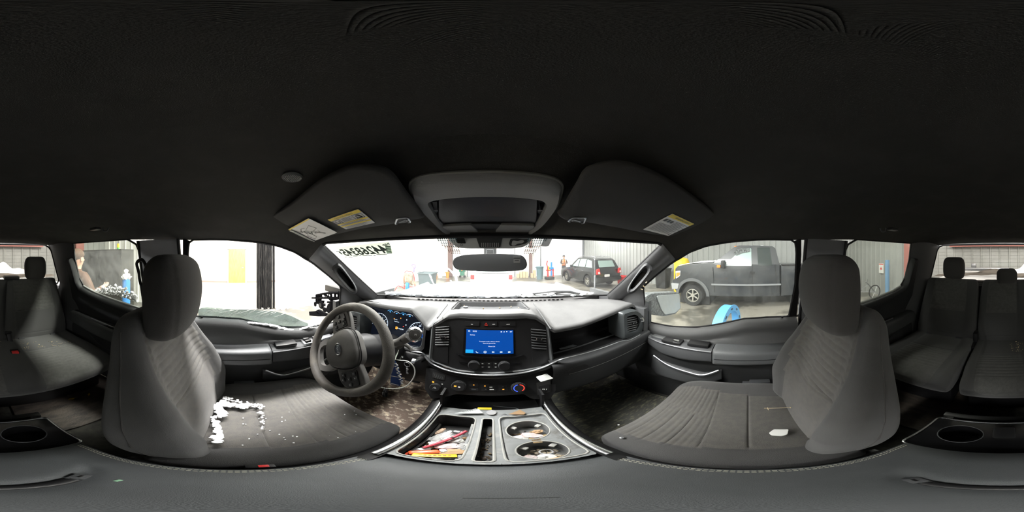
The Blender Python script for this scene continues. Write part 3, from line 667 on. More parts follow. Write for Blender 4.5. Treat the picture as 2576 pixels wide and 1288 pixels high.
# blue gas cylinder with a snow cap
c = RR(317.5, 700, 3.9)
t = thing('gas_cylinder', 'blue gas cylinder capped with snow in front of the black cabinet', 'cylinder', (c.x, c.y, GZ))
bm = NB(); lathe(bm, [(.001, 0), (.09, 0), (.095, .03), (.095, 1.15), (.07, 1.22), (.001, 1.23)], T(c.x, c.y, GZ)); obj('bottle', bm, BLUE, t)
def clump(bm, c, s, seed=0, sub=3):
    t_ = bmesh.new(); bmesh.ops.create_icosphere(t_, subdivisions=sub, radius=1)
    for v in t_.verts:
        k_ = 1 + .55 * noise.noise(v.co * 1.7 + V((seed, 3, 1))) + .2 * noise.noise(v.co * 5 + V((seed, 0, 0)))
        v.co = V((v.co.x * s[0] * k_, v.co.y * s[1] * k_, v.co.z * s[2] * k_))
    merge(bm, t_, T(*c))
bm = NB(); clump(bm, (c.x, c.y, GZ + 1.25), (.11, .11, .08), 4); clump(bm, (c.x - .02, c.y - .02, GZ + 1.38), (.05, .05, .05), 9); obj('snow_cap', bm, SNOW, t)
# scrap and blue post by the rear wall
c = RR(2232, 720, 6.2)
bm = NB(); bx(bm, (c.x, c.y, GZ + .8), (.12, .12, 1.6), r=.01); bx(bm, (c.x, c.y, GZ + .01), (.3, .3, .02)); obj('blue_post', bm, mat('faded_blue', (.16, .30, .48), .7), None, 'blue square post standing before the rear wall', 'post')
c = RR(2196, 745, 6.6)
t = thing('scrap_bicycle', 'wrecked grey bicycle lying against the rear wall', 'bicycle', (c.x, c.y, GZ))
bm = NB(); tube(bm, [V((c.x - .1 + .02 * cos(a), c.y + .28 * cos(a), GZ + .29 + .27 * sin(a))) for a in (2 * pi * j / 30 for j in range(30))], .022, 7, closed=True); w1 = obj('wheel', bm, RUB, t)
bm = NB(); [tube(bm, [V((c.x - .1, c.y, GZ + .29)), V((c.x - .1, c.y + .26 * cos(a), GZ + .29 + .26 * sin(a)))], .003, 4) for a in (2 * pi * j / 12 for j in range(12))]; obj('spokes', bm, CHD, w1)
bm = NB(); tube(bm, [(c.x - .1, c.y, GZ + .29), (c.x, c.y + .25, GZ + .62), (c.x - .1, c.y + .5, GZ + .75)], .02); tube(bm, [(c.x - .1, c.y, GZ + .29), (c.x + .35, c.y + .55, GZ + .3), (c.x, c.y + .25, GZ + .62)], .018); tube(bm, [(c.x - .3, c.y + .6, GZ + .72), (c.x + .1, c.y + .2, GZ + .8)], .015); obj('frame', bm, CHD, t)
bm = NB(); bx(bm, (c.x + .5, c.y + .55, GZ + .25), (.4, .3, .3), r=.05); obj('engine_block', bm, CHD, t)
# signs
SIGN = thing('fire_sign', 'white notice with red flame print on the rear wall beside the blue post', 'sign', (0, 0, 0))
c = RY(2217, 675, YB + .045)
bm = NB(); bx(bm, (c.x, YB + .045, c.z), (.28, .01, .42)); obj('plate', bm, WHITE, SIGN)
bm = NB(); bx(bm, (c.x, YB + .053, c.z + .18), (.26, .004, .035)); prism(bm, [V((c.x + a, YB + .052, c.z + b)) for a, b in ((-.06, -.05), (-.03, .02), (-.01, -.01), (0, .09), (.03, .0), (.05, .03), (.06, -.05))], (0, .004, 0)); obj('print', bm, RED, SIGN)
bm = NB(); bx(bm, (3.2, YF - .34, .42), (.34, .01, .42)); s_ = obj('extinguisher_sign', bm, WHITE, None, 'square white notice with a grey ring on the brown column', 'sign')
bm = NB(); tube(bm, [V((3.2 + .08 * cos(a), YF - .348, .42 + .08 * sin(a))) for a in (2 * pi * j / 20 for j in range(20))], .012, 6, closed=True); obj('ring_print', bm, CHD, s_)
# white car, washed out in the glare straight ahead
g = thing('white_car', 'white car with red tail lamps facing away straight ahead', 'car', (0, 8, GZ))
Zc = lambda h: GZ + h
bm = NB(); prf = [(6.9, Zc(.35)), (6.88, Zc(.75)), (6.95, Zc(.98)), (7.6, Zc(1.02)), (10.3, Zc(.95)), (10.9, Zc(.75)), (10.9, Zc(.3)), (10.5, Zc(.25))] + arc(10.0, Zc(.3), .37, 0, pi, 10) + [(8.2, Zc(.22))] + arc(7.7, Zc(.3), .37, 0, pi, 10) + [(7.2, Zc(.28))]
slab(bm, prf, -.93, .87, .07); obj('body_shell', bm, WHITEP, g)
gh = [(7.05, Zc(1.0)), (7.55, Zc(1.38)), (8.7, Zc(1.42)), (9.6, Zc(.98))]; f = lambda p: .06 + .2 * (p[1] - Zc(1.)) / .42
bm = NB(); loft(bm, [[V((-.93 + f(p), *p)) for p in gh], [V((-.87 + f(p), p[0], p[1] + .012)) for p in gh], [V((.81 - f(p), p[0], p[1] + .012)) for p in gh], [V((.87 - f(p), *p)) for p in gh]]); obj('roof', bm, WHITEP, g, ang=50)
bm = NB(); prism(bm, rounded([V((-.7, 7.08, Zc(1.03))), V((-.58, 7.5, Zc(1.35))), V((.52, 7.5, Zc(1.35))), V((.64, 7.08, Zc(1.03)))], .04), (0, -.02, .015)); obj('rear_window', bm, LGL, g)
for x in (-.84, .78):
    bm = NB(); bx(bm, (x, 6.9, Zc(.85)), (.16, .08, .2), r=.03); obj('tail_lamp', bm, RED, g)
bm = NB(); bx(bm, (-.03, 6.87, Zc(.6)), (.32, .03, .15)); obj('number_plate', bm, LBL, g)
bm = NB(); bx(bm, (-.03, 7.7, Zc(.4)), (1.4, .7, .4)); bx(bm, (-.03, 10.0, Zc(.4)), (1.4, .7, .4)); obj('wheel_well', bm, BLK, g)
for y in (7.7, 10.0):
    wheel(g, (-.82, y, Zc(.31)), .31, .2, -1, 5); wheel(g, (.76, y, Zc(.31)), .31, .2, 1, 5)
# housings for the unseen lamps under the ceiling, the added one included
for x, y, p in LX:
    t = thing('unseen_tube_lamp', 'unseen long white tube lamp hanging from the garage ceiling', 'lamp', (x, y, 3.2), group='unseen tube lamps under the garage ceiling')
    bm = NB(); bx(bm, (x, y, 3.2), (.55, 3.3, .08), r=.02); obj('housing', bm, WHITEP, t)
    bm = NB(); [cyl(bm, (x, y + s, 3.24), (x, y + s, ZC), .01) for s in (-.8, .8)]; obj('hanger_rod', bm, CHD, t)
# ---------------- cabin shell of the truck ----------------
DOORM = mat('door_trim', (.060, .062, .065), .55, bump=.3, bs=600, spec=.4)
DOORG = mat('door_upper_trim', (.18, .182, .185), .6, bump=.3, bs=600, spec=.4)
PILM = mat('pillar_trim', (.17, .172, .178), .6, bump=.2, bs=700, spec=.35)
FW = [(2001, 715), (2004, 640), (2002, 612), (1992, 603), (1940, 602), (1901, 602.7), (1832, 608.5), (1777, 618), (1735, 634), (1688, 663), (1649, 694), (1618, 722), (1622, 765), (1630, 810), (1690, 822), (1754, 824), (1800, 818), (1870, 803), (1930, 799), (1984, 797)]
RW = [(2118, 652), (2133, 615), (2155, 602), (2225, 607), (2292, 612), (2288, 650), (2277, 698), (2266, 719), (2242, 733), (2200, 750), (2165, 762), (2114, 778)]
def G2(uv, s, off=0): u, v = uv; return GP(u if s > 0 else 2 * U0 - u, v, s, off)
def mir(p, s): return V((p[0] * s, p[1], p[2]))
def Wd(s, t, lift=0):
    hw = lerp(.612, .70, t); return V((hw * s, lerp(.445, .95, t) - lerp(.09, .13, t) * s * s + lift * .5, lerp(.055, -.25, t) - .012 * s * s * t + lift * .8))
# headliner
def yedge(y): return y
edge = [Wd(1, 0) + V((.0, .0, .003)), G2((1700, 655), 1), G2((1735, 635), 1), G2((1777, 619), 1), G2((1832, 609.5), 1), G2((1901, 604), 1), G2((1998, 603.5), 1), G2((2080, 603), 1), G2((2155, 603), 1), G2((2225, 608), 1), G2((2292, 613), 1), V((.60, -1.45, .105)), ]
E = resample(cat(edge, 8), 90)
cen = resample(cat([(0, .45, .058), (0, .41, .092), (0, .30, .150), (0, .12, .168), (0, -.2, .178), (0, -.7, .178), (0, -1.1, .17), (0, -1.35, .145), (0, -1.45, .118)], 8), 90)
# centre height as a function of y
ctab = sorted([(p.y, p.z) for p in cen])
def head_z(x, y):
    zc = interp(ctab, y); es = sorted([(p.y, p.x, p.z) for p in E]); ex = interp([(a, b) for a, b, c_ in es], y); ez = interp([(a, c_) for a, b, c_ in es], y)
    f = min(1, abs(x) / max(ex, .01)); return ez + (zc - ez) * (1 - f ** 4.2)
bm = NB(); rows = []
for i in range(90):
    e = E[i]; c_ = cen[i]; row = []
    for j in range(65):
        s = -1 + j / 32; f = abs(s); s2 = math.copysign(1 - (1 - f) ** 1.35, s)
        f = abs(s2); row.append(V((e.x * s2, lerp(c_.y, e.y, f ** 2.2), e.z + (c_.z - e.z) * (1 - f ** 4.2))))
    rows.append(row)
loft(bm, rows, closed=False, cap=False)
dn = bmesh.ops.solidify(bm, geom=bm.faces[:], thickness=-.006)
obj('ceiling_headliner', bm, HEAD, kind='structure', ang=60)
# roof skin above it
bm = NB(); rows = []
for i in range(0, 90, 6):
    e = E[i]; c_ = cen[i]; rows.append([V((e.x * 1.08 * s, lerp(c_.y, e.y, s * s) + (.01 if i == 0 else 0), e.z + .02 + (max(c_.z, e.z) - e.z + .05) * (1 - s ** 4))) for s in [k / 8 for k in range(-8, 9)]])
loft(bm, rows, closed=False, cap=False)
bx(bm, (0, -1.55, .15), (1.35, .16, .06), r=.02)
pb = thing('white_pickup_body', 'white snow covered pickup body around the cabin with hood and cargo bed', 'truck', (0, 0, GZ))
obj('roof_panel', bm, WHITEP, pb, ang=60)
SEAL = mat('window_seal', (.012, .012, .013), .6, spec=.3)
GFRONT = glass('windshield_glass', (.97, .99, .98), haze=.014, hazecol=(.9, .93, .93), dirt=.045, ds=2.2)
GDUST = glass('dusty_glass', (.93, .97, .95), haze=.05, hazecol=(.62, .66, .64), dirt=.16, ds=9, thr=(.42, .72), stretch=(1, 2.2, .7))
GREAR = glass('rear_door_glass', (.55, .575, .52), haze=.06, hazecol=(.6, .62, .58), dirt=.1, ds=4)
GBACK = glass('back_glass', (.64, .62, .58), haze=.05, hazecol=(.6, .6, .56), dirt=.06, ds=5)
GBRK = glass('broken_glass', (.15, .19, .18), haze=.16, hazecol=(.30, .36, .35), dirt=.12, ds=5)
# windshield
bm = NB(); loft(bm, [[Wd(s / 12, t / 12) for s in range(-12, 13)] for t in range(13)], closed=False, cap=False)
w1 = obj('window_1', bm, GFRONT, kind='structure', label=None)
loop = [Wd(s / 12, 0) for s in range(-12, 13)] + [Wd(1, t / 12) for t in range(1, 12)] + [Wd(-s / 12, 1) for s in range(-12, 13)] + [Wd(-1, 1 - t / 12) for t in range(1, 12)]
bm = NB(); tube(bm, loop, .006, 6, closed=True); obj('seal', bm, SEAL, w1)
# dotted ceramic print either side of the mirror housing
DOTB = mat('ceramic_dots', (.05, .12, .14), .4); DOTO = mat('ceramic_dots_orange', (.35, .17, .08), .4)
for s in (-1, 1):
    n_ = 0; bm1, bm2 = NB(), NB()
    for i in range(9):
        for j in range(11):
            ss = (.165 + .0105 * i) * s; tt = .01 + .013 * j
            if ss * s > .26 - tt * .32: continue
            p = Wd(ss, tt, -.004) ; b_ = bm1 if j < 6 - i * .3 else bm2
            M = frame(p, (1, 0, 0), (0, -.52, -.85)); tt_ = bmesh.new(); bmesh.ops.create_circle(tt_, cap_ends=True, segments=6, radius=.0026); merge(b_, tt_, M)
    obj('ceramic_print', bm1, DOTB, w1, kind='stuff', flat=True); obj('ceramic_print', bm2, DOTO, w1, kind='stuff', flat=True, label='orange reflecting dots')
# snow smears on the windshield and along its foot
def wd_pix(u, v, lift=-.004):
    d = D(u, v); lo, hi = -1.0, 1.0; best = None
    for k in range(60):
        t = k / 59; hw = lerp(.612, .70, t); 
        z = lerp(.055, -.25, t); 
        # solve for s on this row: direction matches azimuth
        for it in range(1):
            s = 0
            for q in range(8):
                y = lerp(.445, .95, t) - lerp(.09, .13, t) * s * s; s = d.x / d.y * y / hw
        p = Wd(s, t); e = abs(p.z - d.z / d.y * p.y)
        if best is None or e < best[0]: best = (e, s, t)
    return Wd(best[1], best[2], lift)
for pts, r_ in (([(1118, 675), (1130, 681), (1138, 689), (1146, 700), (1150, 712), (1160, 722)], .009), ([(1080, 693), (1084, 703), (1088, 712), (1092, 718)], .007), ([(1133, 708), (1140, 716), (1150, 721)], .005), ([(1113, 688), (1119, 694)], .006)):
    bm = NB(); P = resample(cat([wd_pix(u, v, .006) for u, v in pts], 4), 26); tube(bm, P, lambda k: r_ * (.5 + .8 * abs(noise.noise(V((k * 9, r_ * 300, 0))))), 6, flat=.3, up=(0, -.5, -.85)); obj('snow_smear', bm, SNOWT, w1)
bm = NB(); random.seed(3)
for k in range(170):
    s = random.uniform(-.9, .25 if k % 4 else .9); p = Wd(s, random.uniform(.93, 1.0), .008); clump(bm, p, [random.uniform(.006, .02) * q for q in (1.6, 1, .6)], k, 1)
obj('snow_on_windshield_foot', bm, SNOWT, w1, kind='stuff')
# inspection sticker on the glass, reading from outside (so mirrored from here)
ST = [wd_pix(843, 620), wd_pix(979, 604), wd_pix(991, 636), wd_pix(866, 645)]
stk = thing('inspection_sticker', 'pale green paper sticker reading 44268345 F mirrored on the windshield corner', 'sticker', (ST[0] + ST[2]) / 2)
bm = NB(); A = [ST[0].lerp(ST[1], k / 10) for k in range(11)]; B = [ST[3].lerp(ST[2], k / 10) for k in range(11)]; band(bm, A, B, False)
PGRN = mat('sticker_paper', (.62, .68, .55), .6); INKG = mat('sticker_ink', (.06, .09, .07), .6)
nt = PGRN.node_tree; tb = nt.nodes.new('ShaderNodeBsdfTranslucent'); tb.inputs[0].default_value = (.62, .68, .55, 1); ms = nt.nodes.new('ShaderNodeMixShader'); ms.inputs[0].default_value = .17
nt.links.new(nt.nodes['Principled BSDF'].outputs[0], ms.inputs[1]); nt.links.new(tb.outputs[0], ms.inputs[2]); nt.links.new(ms.outputs[0], nt.nodes['Material Output'].inputs[0])
obj('paper', bm, PGRN, stk)
def sticker_text(s, pix0, pix1, h, name='lettering', fit=True):
    a, b = wd_pix(*pix0, -.012), wd_pix(*pix1, -.012); x = (a - b).normalized(); L = (a - b).length
    n_ = V((0, .52, .85)); n_ = (n_ - x * n_.dot(x)).normalized(); y = n_.cross(x)
    M = Matrix((x, y, n_)).transposed().to_4x4(); M.translation = (a + b) / 2
    o = text(name, s, 1, Matrix.Identity(4), INKG, None, ext=.0004, bold=.022)
    me = o.data; xs = [v.co.x for v in me.vertices]; ys = [v.co.y for v in me.vertices]; w_, hh = max(xs) - min(xs), max(ys) - min(ys); cx0, cy0 = (max(xs) + min(xs)) / 2, (max(ys) + min(ys)) / 2
    for v in me.vertices: v.co.x = (v.co.x - cx0) * L / w_; v.co.y = (v.co.y - cy0) * h / hh; v.co.z *= 1
    me.transform(M); o.parent = stk; o.matrix_local = WM[stk.name].inverted()
    return o
# inside viewer reads it mirrored: the first digit sits at the right
sticker_text('44268345', (864, 631), (975, 619), .052)
sticker_text('F', (851, 631), (861, 631), .022)
sticker_text('INSP', (966, 609), (982, 607), .010)
for k in range(5):
    pr = wd_pix(978 - k * .6 + k * 1.4, 614 + k * 4, -.009); bm = NB(); bx(bm, pr, (.022, .002, .005), M=None); obj('small_print', bm, mat('green_ink', (.3, .42, .33), .6) if k == 0 else MT['green_ink'], stk)
for k in range(9):
    pr = wd_pix(872 + k * 12, 643 - k * .9, -.009); bm = NB(); bx(bm, pr, (.028 if k % 3 else .012, .001, .0025)); obj('small_print', bm, INKG, stk)
# ---- doors ----
def sill_tab(lst, s):
    P = sorted([(p.y, p.z) for p in (G2(q, s) for q in lst)]); return P
SF = sill_tab(FW[13:], 1); SR = sill_tab(RW[5:], 1)
def door(name, s, y0, y1, tab, rear=False):
    d = thing(name, None, None, (s * .8, (y0 + y1) / 2, -.6), kind='structure')
    bm = NB(); rows = []; n = 44
    for i in range(n + 1):
        y = lerp(y0, y1, i / n); zs = interp(tab, y); xg = GB - GA * zs
        f = sst(.1, .5, y) if not rear else 0
        am = -.455 - .03 * f
        pr = [(xg - .004, zs - .03), (xg - .004, zs - .001), (xg - .02, zs + .002), (xg - .040, zs - .006), (xg - .05, zs - .03), (xg - .038, zs - .07), (.752, am + .015), (.745, am - .02), (.74, am - .08), (.742, -.58), (.735, -.64), (.745, -.75), (.76, -.9), (.765, -1.0)]
        row = [V((s * a, y, b)) for a, b in pr]; rows.append(cat(row, 4))
    loft(bm, rows, closed=False, cap=False); bmesh.ops.solidify(bm, geom=bm.faces[:], thickness=.004)
    for f_ in bm.faces:
        if f_.calc_center_median().z < -.50: f_.material_index = 1
    obj('door_card', bm, [DOORG, DOORM] if not rear else [DOORM, DOORM], d, ang=50)
    # outer skin
    bm = NB(); ii = [lerp(y0 - .02, y1 + .02, i / 16) for i in range(17)]
    tz = lambda y: min(interp(tab, y), -.235)
    loft(bm, [[V((s * (GB - GA * tz(y) + .012), y, tz(y) - .012)), V((s * .88, y, tz(y) - .05)), V((s * .93, y, -.6)), V((s * .90, y, -1.05))] for y in ii], closed=False, cap=False); obj('outer_skin', bm, WHITEP, d, ang=60)
    bm = NB(); tube(bm, [V((s * (GB - GA * interp(tab, y) - .002), y, interp(tab, y) + .003)) for y in ii], .006, 6); obj('belt_seal', bm, SEAL, d)
    return d
def pad(bm, s, st, n=12):
    """st: list of (y, x_in, x_out, z_top, z_bot) -> rounded bar"""
    rings = []
    for y, xi, xo, zt, zb in st:
        c_ = V((s * (xi + xo) / 2, y, (zt + zb) / 2)); hx, hz = abs(xo - xi) / 2, (zt - zb) / 2
        rings.append([c_ + V((hx * math.copysign(abs(cos(a)) ** .45, cos(a)), 0, hz * math.copysign(abs(sin(a)) ** .45, sin(a)))) for a in (2 * pi * k / 24 for k in range(24))])
    loft(bm, rings)
for s, nm in ((-1, 'door_1'), (1, 'door_2')):
    d = door(nm, s, -.235, .60, SF)
    bm = NB(); pad(bm, s, [(-.233, .69, .76, -.452, -.53), (-.225, .664, .76, -.445, -.535), (.0, .66, .76, -.447, -.535), (.135, .66, .76, -.45, -.54), (.148, .665, .76, -.452, -.54), (.152, .68, .75, -.46, -.53)]); ar = obj('armrest', bm, mat('armrest_vinyl', (.11, .115, .12), .5, bump=.3, bs=500), d, ang=60)
    bm = NB(); tube(bm, [V((s * .6605, -.22, -.492)), V((s * .6585, .14, -.494))], .0015, 5); obj('armrest_seam', bm, DKPL, ar)
    # switch bezel ahead of the armrest
    bm = NB(); pad(bm, s, [(.155, .675, .76, -.458, -.535), (.30, .685, .76, -.466, -.56), (.42, .70, .76, -.474, -.56), (.50, .715, .765, -.472, -.53), (.56, .735, .775, -.455, -.50)]); sb = obj('switch_panel', bm, PLG, d, ang=60)
    bm = NB(); tube(bm, [V((s * .674, .155, -.464)), V((s * .684, .30, -.472)), V((s * .699, .42, -.48)), V((s * .713, .50, -.476))], .0035, 6); obj('bright_edge', bm, CHD, sb)
    bm = NB(); bx(bm, (s * .722, .225, -.452), (.05, .10, .018), r=.006); pk = obj('pull_pocket', bm, DKPL, sb)
    bm = NB(); bx(bm, (s * .722, .36, -.468 + .006), (.055, .10, .014), r=.004); bz = obj('switch_bezel', bm, MT['satin_chrome'] if s < 0 else DKPL, sb)
    for k in range(4 if s < 0 else 1):
        bm = NB(); bx(bm, (s * (.71 + .025 * (k % 2)), .335 + .05 * (k // 2), -.452), (.016, .03, .016), r=.004, M=None); obj('window_switch', bm, DKPL if s < 0 else MT['satin_chrome'], sb)
    bm = NB(); bx(bm, (s * .735, .45, -.468), (.035, .07, .012), r=.004); obj('latch_handle', bm, CHD, sb)
    # lower pocket with bright lip
    bm = NB(); tube(bm, cat([V((s * .715, .47, -.60)), V((s * .705, .38, -.635)), V((s * .70, .27, -.652)), V((s * .70, .20, -.655)), V((s * .72, .13, -.62))], 6), .0045, 8, flat=1.6); obj('pocket_lip', bm, CHD, d)
    bm = NB(); pad(bm, s, [(.12, .725, .76, -.62, -.70), (.2, .705, .76, -.66, -.76), (.45, .715, .76, -.63, -.76), (.5, .74, .77, -.6, -.74)]); obj('map_pocket', bm, DOORM, d, ang=60)
    # lock pull
    bm = NB(); cyl(bm, (s * (GB + GA * .34 - .022), -.165, -.335), (s * (GB + GA * .34 - .022), -.165, -.310), .004, n=10); cyl(bm, (s * (GB + GA * .34 - .022), -.165, -.315), (s * (GB + GA * .34 - .022), -.165, -.306), .006, n=10); obj('lock_pin', bm, DKPL, d)
    # speaker cover low and forward
    bm = NB(); P = [V((s * .765, y, z)) for y, z in ((.50, -.56), (.62, -.50), (.66, -.62), (.60, -.80), (.46, -.80), (.42, -.70))]; prism(bm, rounded(P, .03), (-s * .022, 0, 0), .004); obj('speaker_cover', bm, DOORM, d)
    # sail panel in front of the window, and bright edge of the door
    bm = NB(); A = [G2((1618, 722), s, -.004), G2((1622, 765), s, -.004), G2((1630, 812), s, -.004), G2((1640, 822), s, -.004)]; B = [G2((1560, 735), s, -.02), G2((1555, 775), s, -.025), G2((1560, 822), s, -.03), G2((1570, 840), s, -.03)]
    rows = [[a.lerp(b, k / 6) + V((-s * .02 * sin(pi * k / 6), 0, 0)) for a, b in zip(A, B)] for k in range(7)]; loft(bm, rows, closed=False, cap=False); bmesh.ops.solidify(bm, geom=bm.faces[:], thickness=.003); obj('sail_panel', bm, PILM, d, ang=60)
    bm = NB(); tube(bm, [G2(q, s, -.008) for q in ((2009, 790), (2016, 720), (2019, 660))], .0035, 6); obj('painted_edge', bm, WHITEP, d)
    bm = NB(); A = [G2(q, s, -.003) for q in ((1982, 800), (1998, 715), (2001, 640), (1999, 606))]; B = [G2(q, s, -.006) for q in ((2003, 803), (2012, 715), (2016, 640), (2016, 598))]; band(bm, A, B, False); bmesh.ops.solidify(bm, geom=bm.faces[:], thickness=-.01); obj('window_frame', bm, SEAL, d)
GSILL = mat('grey_sill', (.33, .34, .33), .6)
for s, nm in ((-1, 'door_3'), (1, 'door_4')):
    d = door(nm, s, -1.16, -.475, SR, True)
    bm = NB(); pad(bm, s, [(-1.12, .70, .76, -.47, -.53), (-1.10, .67, .76, -.452, -.545), (-.85, .665, .76, -.455, -.55), (-.62, .672, .76, -.462, -.56), (-.55, .70, .76, -.475, -.55)]); ar = obj('armrest', bm, DOORM, d, ang=60)
    bm = NB(); bx(bm, (s * .715, -.66, -.452), (.04, .11, .012), r=.004); obj('window_switch', bm, DKPL, ar)
    bm = NB(); tube(bm, [V((s * .70, -.6, -.452)), V((s * .70, -.72, -.446)), V((s * .70, -.86, -.445))], .004, 6); obj('bright_edge', bm, CHD, ar)
    bm = NB(); tube(bm, cat([V((s * .72, -.9, -.6)), V((s * .70, -.75, -.64)), V((s * .70, -.6, -.63)), V((s * .715, -.5, -.57))], 6), .004, 6); obj('pocket_lip', bm, DOORM, d)
    bm = NB(); tube(bm, [G2(q, s, -.012) + V((0, 0, -.006)) for q in RW[7:]], .014, 8, flat=.6, up=(1, 0, 0)); obj('sill_cap', bm, GSILL, d)
# ---- side glass with seals ----
def densify(uv, s, off=0): return resample([G2(q, s, off) for q in uv], 90, True)
for idx, (s, uv, m_) in enumerate(((1, FW, GDUST), (-1, RW, GREAR), (1, RW, GREAR))):
    P = densify(uv, s); bm = NB(); bm.faces.new([bm.verts.new(p) for p in P]); o = obj('window_%d' % (idx + 3), bm, m_, kind='structure', flat=True)
    bm = NB(); tube(bm, P, .0055, 6, closed=True); obj('seal', bm, SEAL, o)
bm = NB(); tube(bm, densify(FW, -1), .0055, 6, closed=True); o = obj('window_2', bm, SEAL, kind='structure')
# what is left of the driver's glass: lowered, cracked
top = [(497, 780), (508, 774), (520, 772.5), (560, 775.5), (600, 778), (650, 780.5), (690, 783), (715, 789), (735, 796), (755, 806), (775, 814)]
bot = [(501, 796), (510, 797), (530, 798), (560, 802), (600, 806), (650, 809), (690, 817), (715, 822), (735, 824), (755, 823), (775, 819)]
bm = NB(); band(bm, [GP(u, v, -1, .004) for u, v in top], [GP(u, v + 4, -1, .004) for u, v in bot], False); gb = obj('glass_remnant', bm, GBRK, o, flat=True, label='dark cracked pane remnant standing in the door')
top2 = [(500, 767), (560, 770), (620, 774), (680, 778), (710, 783), (735, 790), (760, 803), (800, 815)]
bm = NB(); band(bm, [GP(u, v, -1, .008) for u, v in top2], [GP(u, v + 18 if u < 740 else v + 6, -1, .008) for u, v in top2], False); obj('glass_remnant', bm, glass('thin_glass', (.95, .97, .97), haze=.08), o, flat=True)
random.seed(5); bm = NB()
for k in range(26):
    u = random.uniform(510, 700); v = 775 + (u - 510) * .03 + random.uniform(2, 16); L = random.uniform(20, 60)
    tube(bm, [GP(u, v + 6, -1, -.002), GP(u + L * .5, v - 1 + random.uniform(-2, 2), -1, -.002), GP(min(u + L, 760), max(v - 8, 776 + max(0, u + L - 690) * .25), -1, -.002)], .0007, 4)
obj('crack', bm, WHITE, gb, kind='stuff')
# snow lying in the window channel of the driver's door
bm = NB(); random.seed(8)
for k in range(130):
    u = random.uniform(625, 790); a = random.random(); yv = interp([(625, 811), (680, 818), (720, 829), (745, 832), (790, 818)], u)
    p = GP(u, yv, -1, -.018 - .012 * a); clump(bm, p, (.008, .012 + .01 * random.random(), .005), k, 1)
obj('snow_on_sill', bm, SNOW, o, kind='stuff')
for s, w_, n_ in ((-1, 'window_6', 0),):
    pass
# back glass with heater lines
BK = [(2368, 617), (2359, 624), (2344, 687), (2338, 712)]
BR = [RY(u, v, -1.47) for u, v in BK]; BL = [RY(u, v, -1.47) for u, v in [(116, 616), (128, 627), (144, 690), (150, 712)]]
P = rounded(BR[1:] + BL[::-1][:-1], .03) ; P = [BR[0], BR[1], BR[2], BR[3], BL[3], BL[2], BL[1], BL[0]]
bm = NB(); bm.faces.new([bm.verts.new(p) for p in P]); o = obj('window_6', bm, GBACK, kind='structure', flat=True)
bm = NB(); tube(bm, resample(rounded(P, .03), 80, True), .008, 6, closed=True); obj('seal', bm, SEAL, o)
HEATL = mat('heater_line', (.10, .09, .085), .6)
for k in range(11):
    z = lerp(P[1].z - .008, P[3].z + .02, k / 10); t = (P[1].z - z) / (P[1].z - P[3].z); xr, xl = lerp(P[1].x, P[3].x, t) - .02, lerp(P[6].x, P[4].x, t) + .02
    bm = NB(); tube(bm, [(xr, -1.466, z), (xl, -1.466, z)], .0007, 4); obj('heater_line', bm, HEATL, o)
# ---- A pillars ----
for s in (-1, 1):
    nm = 'trim_%d' % (7 if s < 0 else 8)
    we = resample(cat([mir(Wd(1, t / 6), s) + V((-s * .004, 0, 0)) for t in range(7)], 3), 40)
    de = resample([G2(q, s, -.003) for q in ((1700, 653), (1688, 662), (1649, 693), (1618, 721), (1600, 735), (1560, 765), (1545, 790))], 40)
    bm = NB(); rows = []
    for k in range(13):
        t = k / 12; b = sin(pi * t) ** .7
        rows.append([a.lerp(c_, t) - (a.lerp(c_, t)).normalized() * .035 * b for a, c_ in zip(we, de)])
    loft(bm, rows, closed=False, cap=False); bmesh.ops.solidify(bm, geom=bm.faces[:], thickness=.003)
    ap = obj(nm, bm, PILM, kind='structure', ang=60)
    # painted metal behind the trim so that no light leaks
    bm = NB(); loft(bm, [[p + p.normalized() * .03 for p in we], [a.lerp(c_, .5) + a.normalized() * .06 for a, c_ in zip(we, de)], [p + p.normalized() * .03 for p in de]], closed=False, cap=False); obj('outer_pillar_panel', bm, WHITEP, pb, ang=60)
    bm = NB(); tube(bm, de, .006, 6); obj('seal', bm, SEAL, ap)
    # grab handle
    f = lambda u, v, r: RR(u if s > 0 else 2 * U0 - u, v, r)
    gh_ = thing('grab_handle', ('grey' if s < 0 else 'scuffed grey') + ' grab handle on the %s pillar' % ('driver side windshield' if s < 0 else 'passenger side windshield'), 'handle', f(1605, 705, .8), group='grab handles on the windshield pillars')
    outer = [f(1622, 664, .79), f(1640, 674, .795), (f(1634, 692, .79)), f(1600, 732, .80), f(1583, 738, .81), f(1578, 728, .81), f(1590, 705, .81)]
    inner = [f(1621, 676, .79), f(1628, 680, .80), (f(1623, 692, .79)), f(1597, 722, .80), f(1588, 727, .81), f(1586, 722, .81), f(1597, 703, .81)]
    n_ = 60; A = resample(cat(outer, 6, True), n_, True); B = resample(cat(inner, 6, True), n_, True)
    bm = NB(); dd = f(1605, 705, 1).normalized() * .025
    rings = [A, [p - dd * .6 for p in A], [a.lerp(b, .5) - dd * .9 for a, b in zip(A, B)], [p - dd * .6 for p in B], B]; loft(bm, [[p + dd * 1.2 for p in A]] + rings + [[p + dd * 1.2 for p in B]], cap=False); obj('grip', bm, PLG, gh_, ang=60)
    bm = NB(); bm.faces.new([bm.verts.new(p + dd * .9) for p in B]); obj('recess', bm, DKPL, gh_)
    if s > 0:
        for (u, v, du, dv) in ((1618, 719, 4, 4), (1624, 712, 4, -3), (1612, 727, 5, 2)):
            bm = NB(); tube(bm, [f(u, v, .765), f(u + du, v + dv, .765)], .0022, 5); obj('scratch', bm, TAN, gh_)
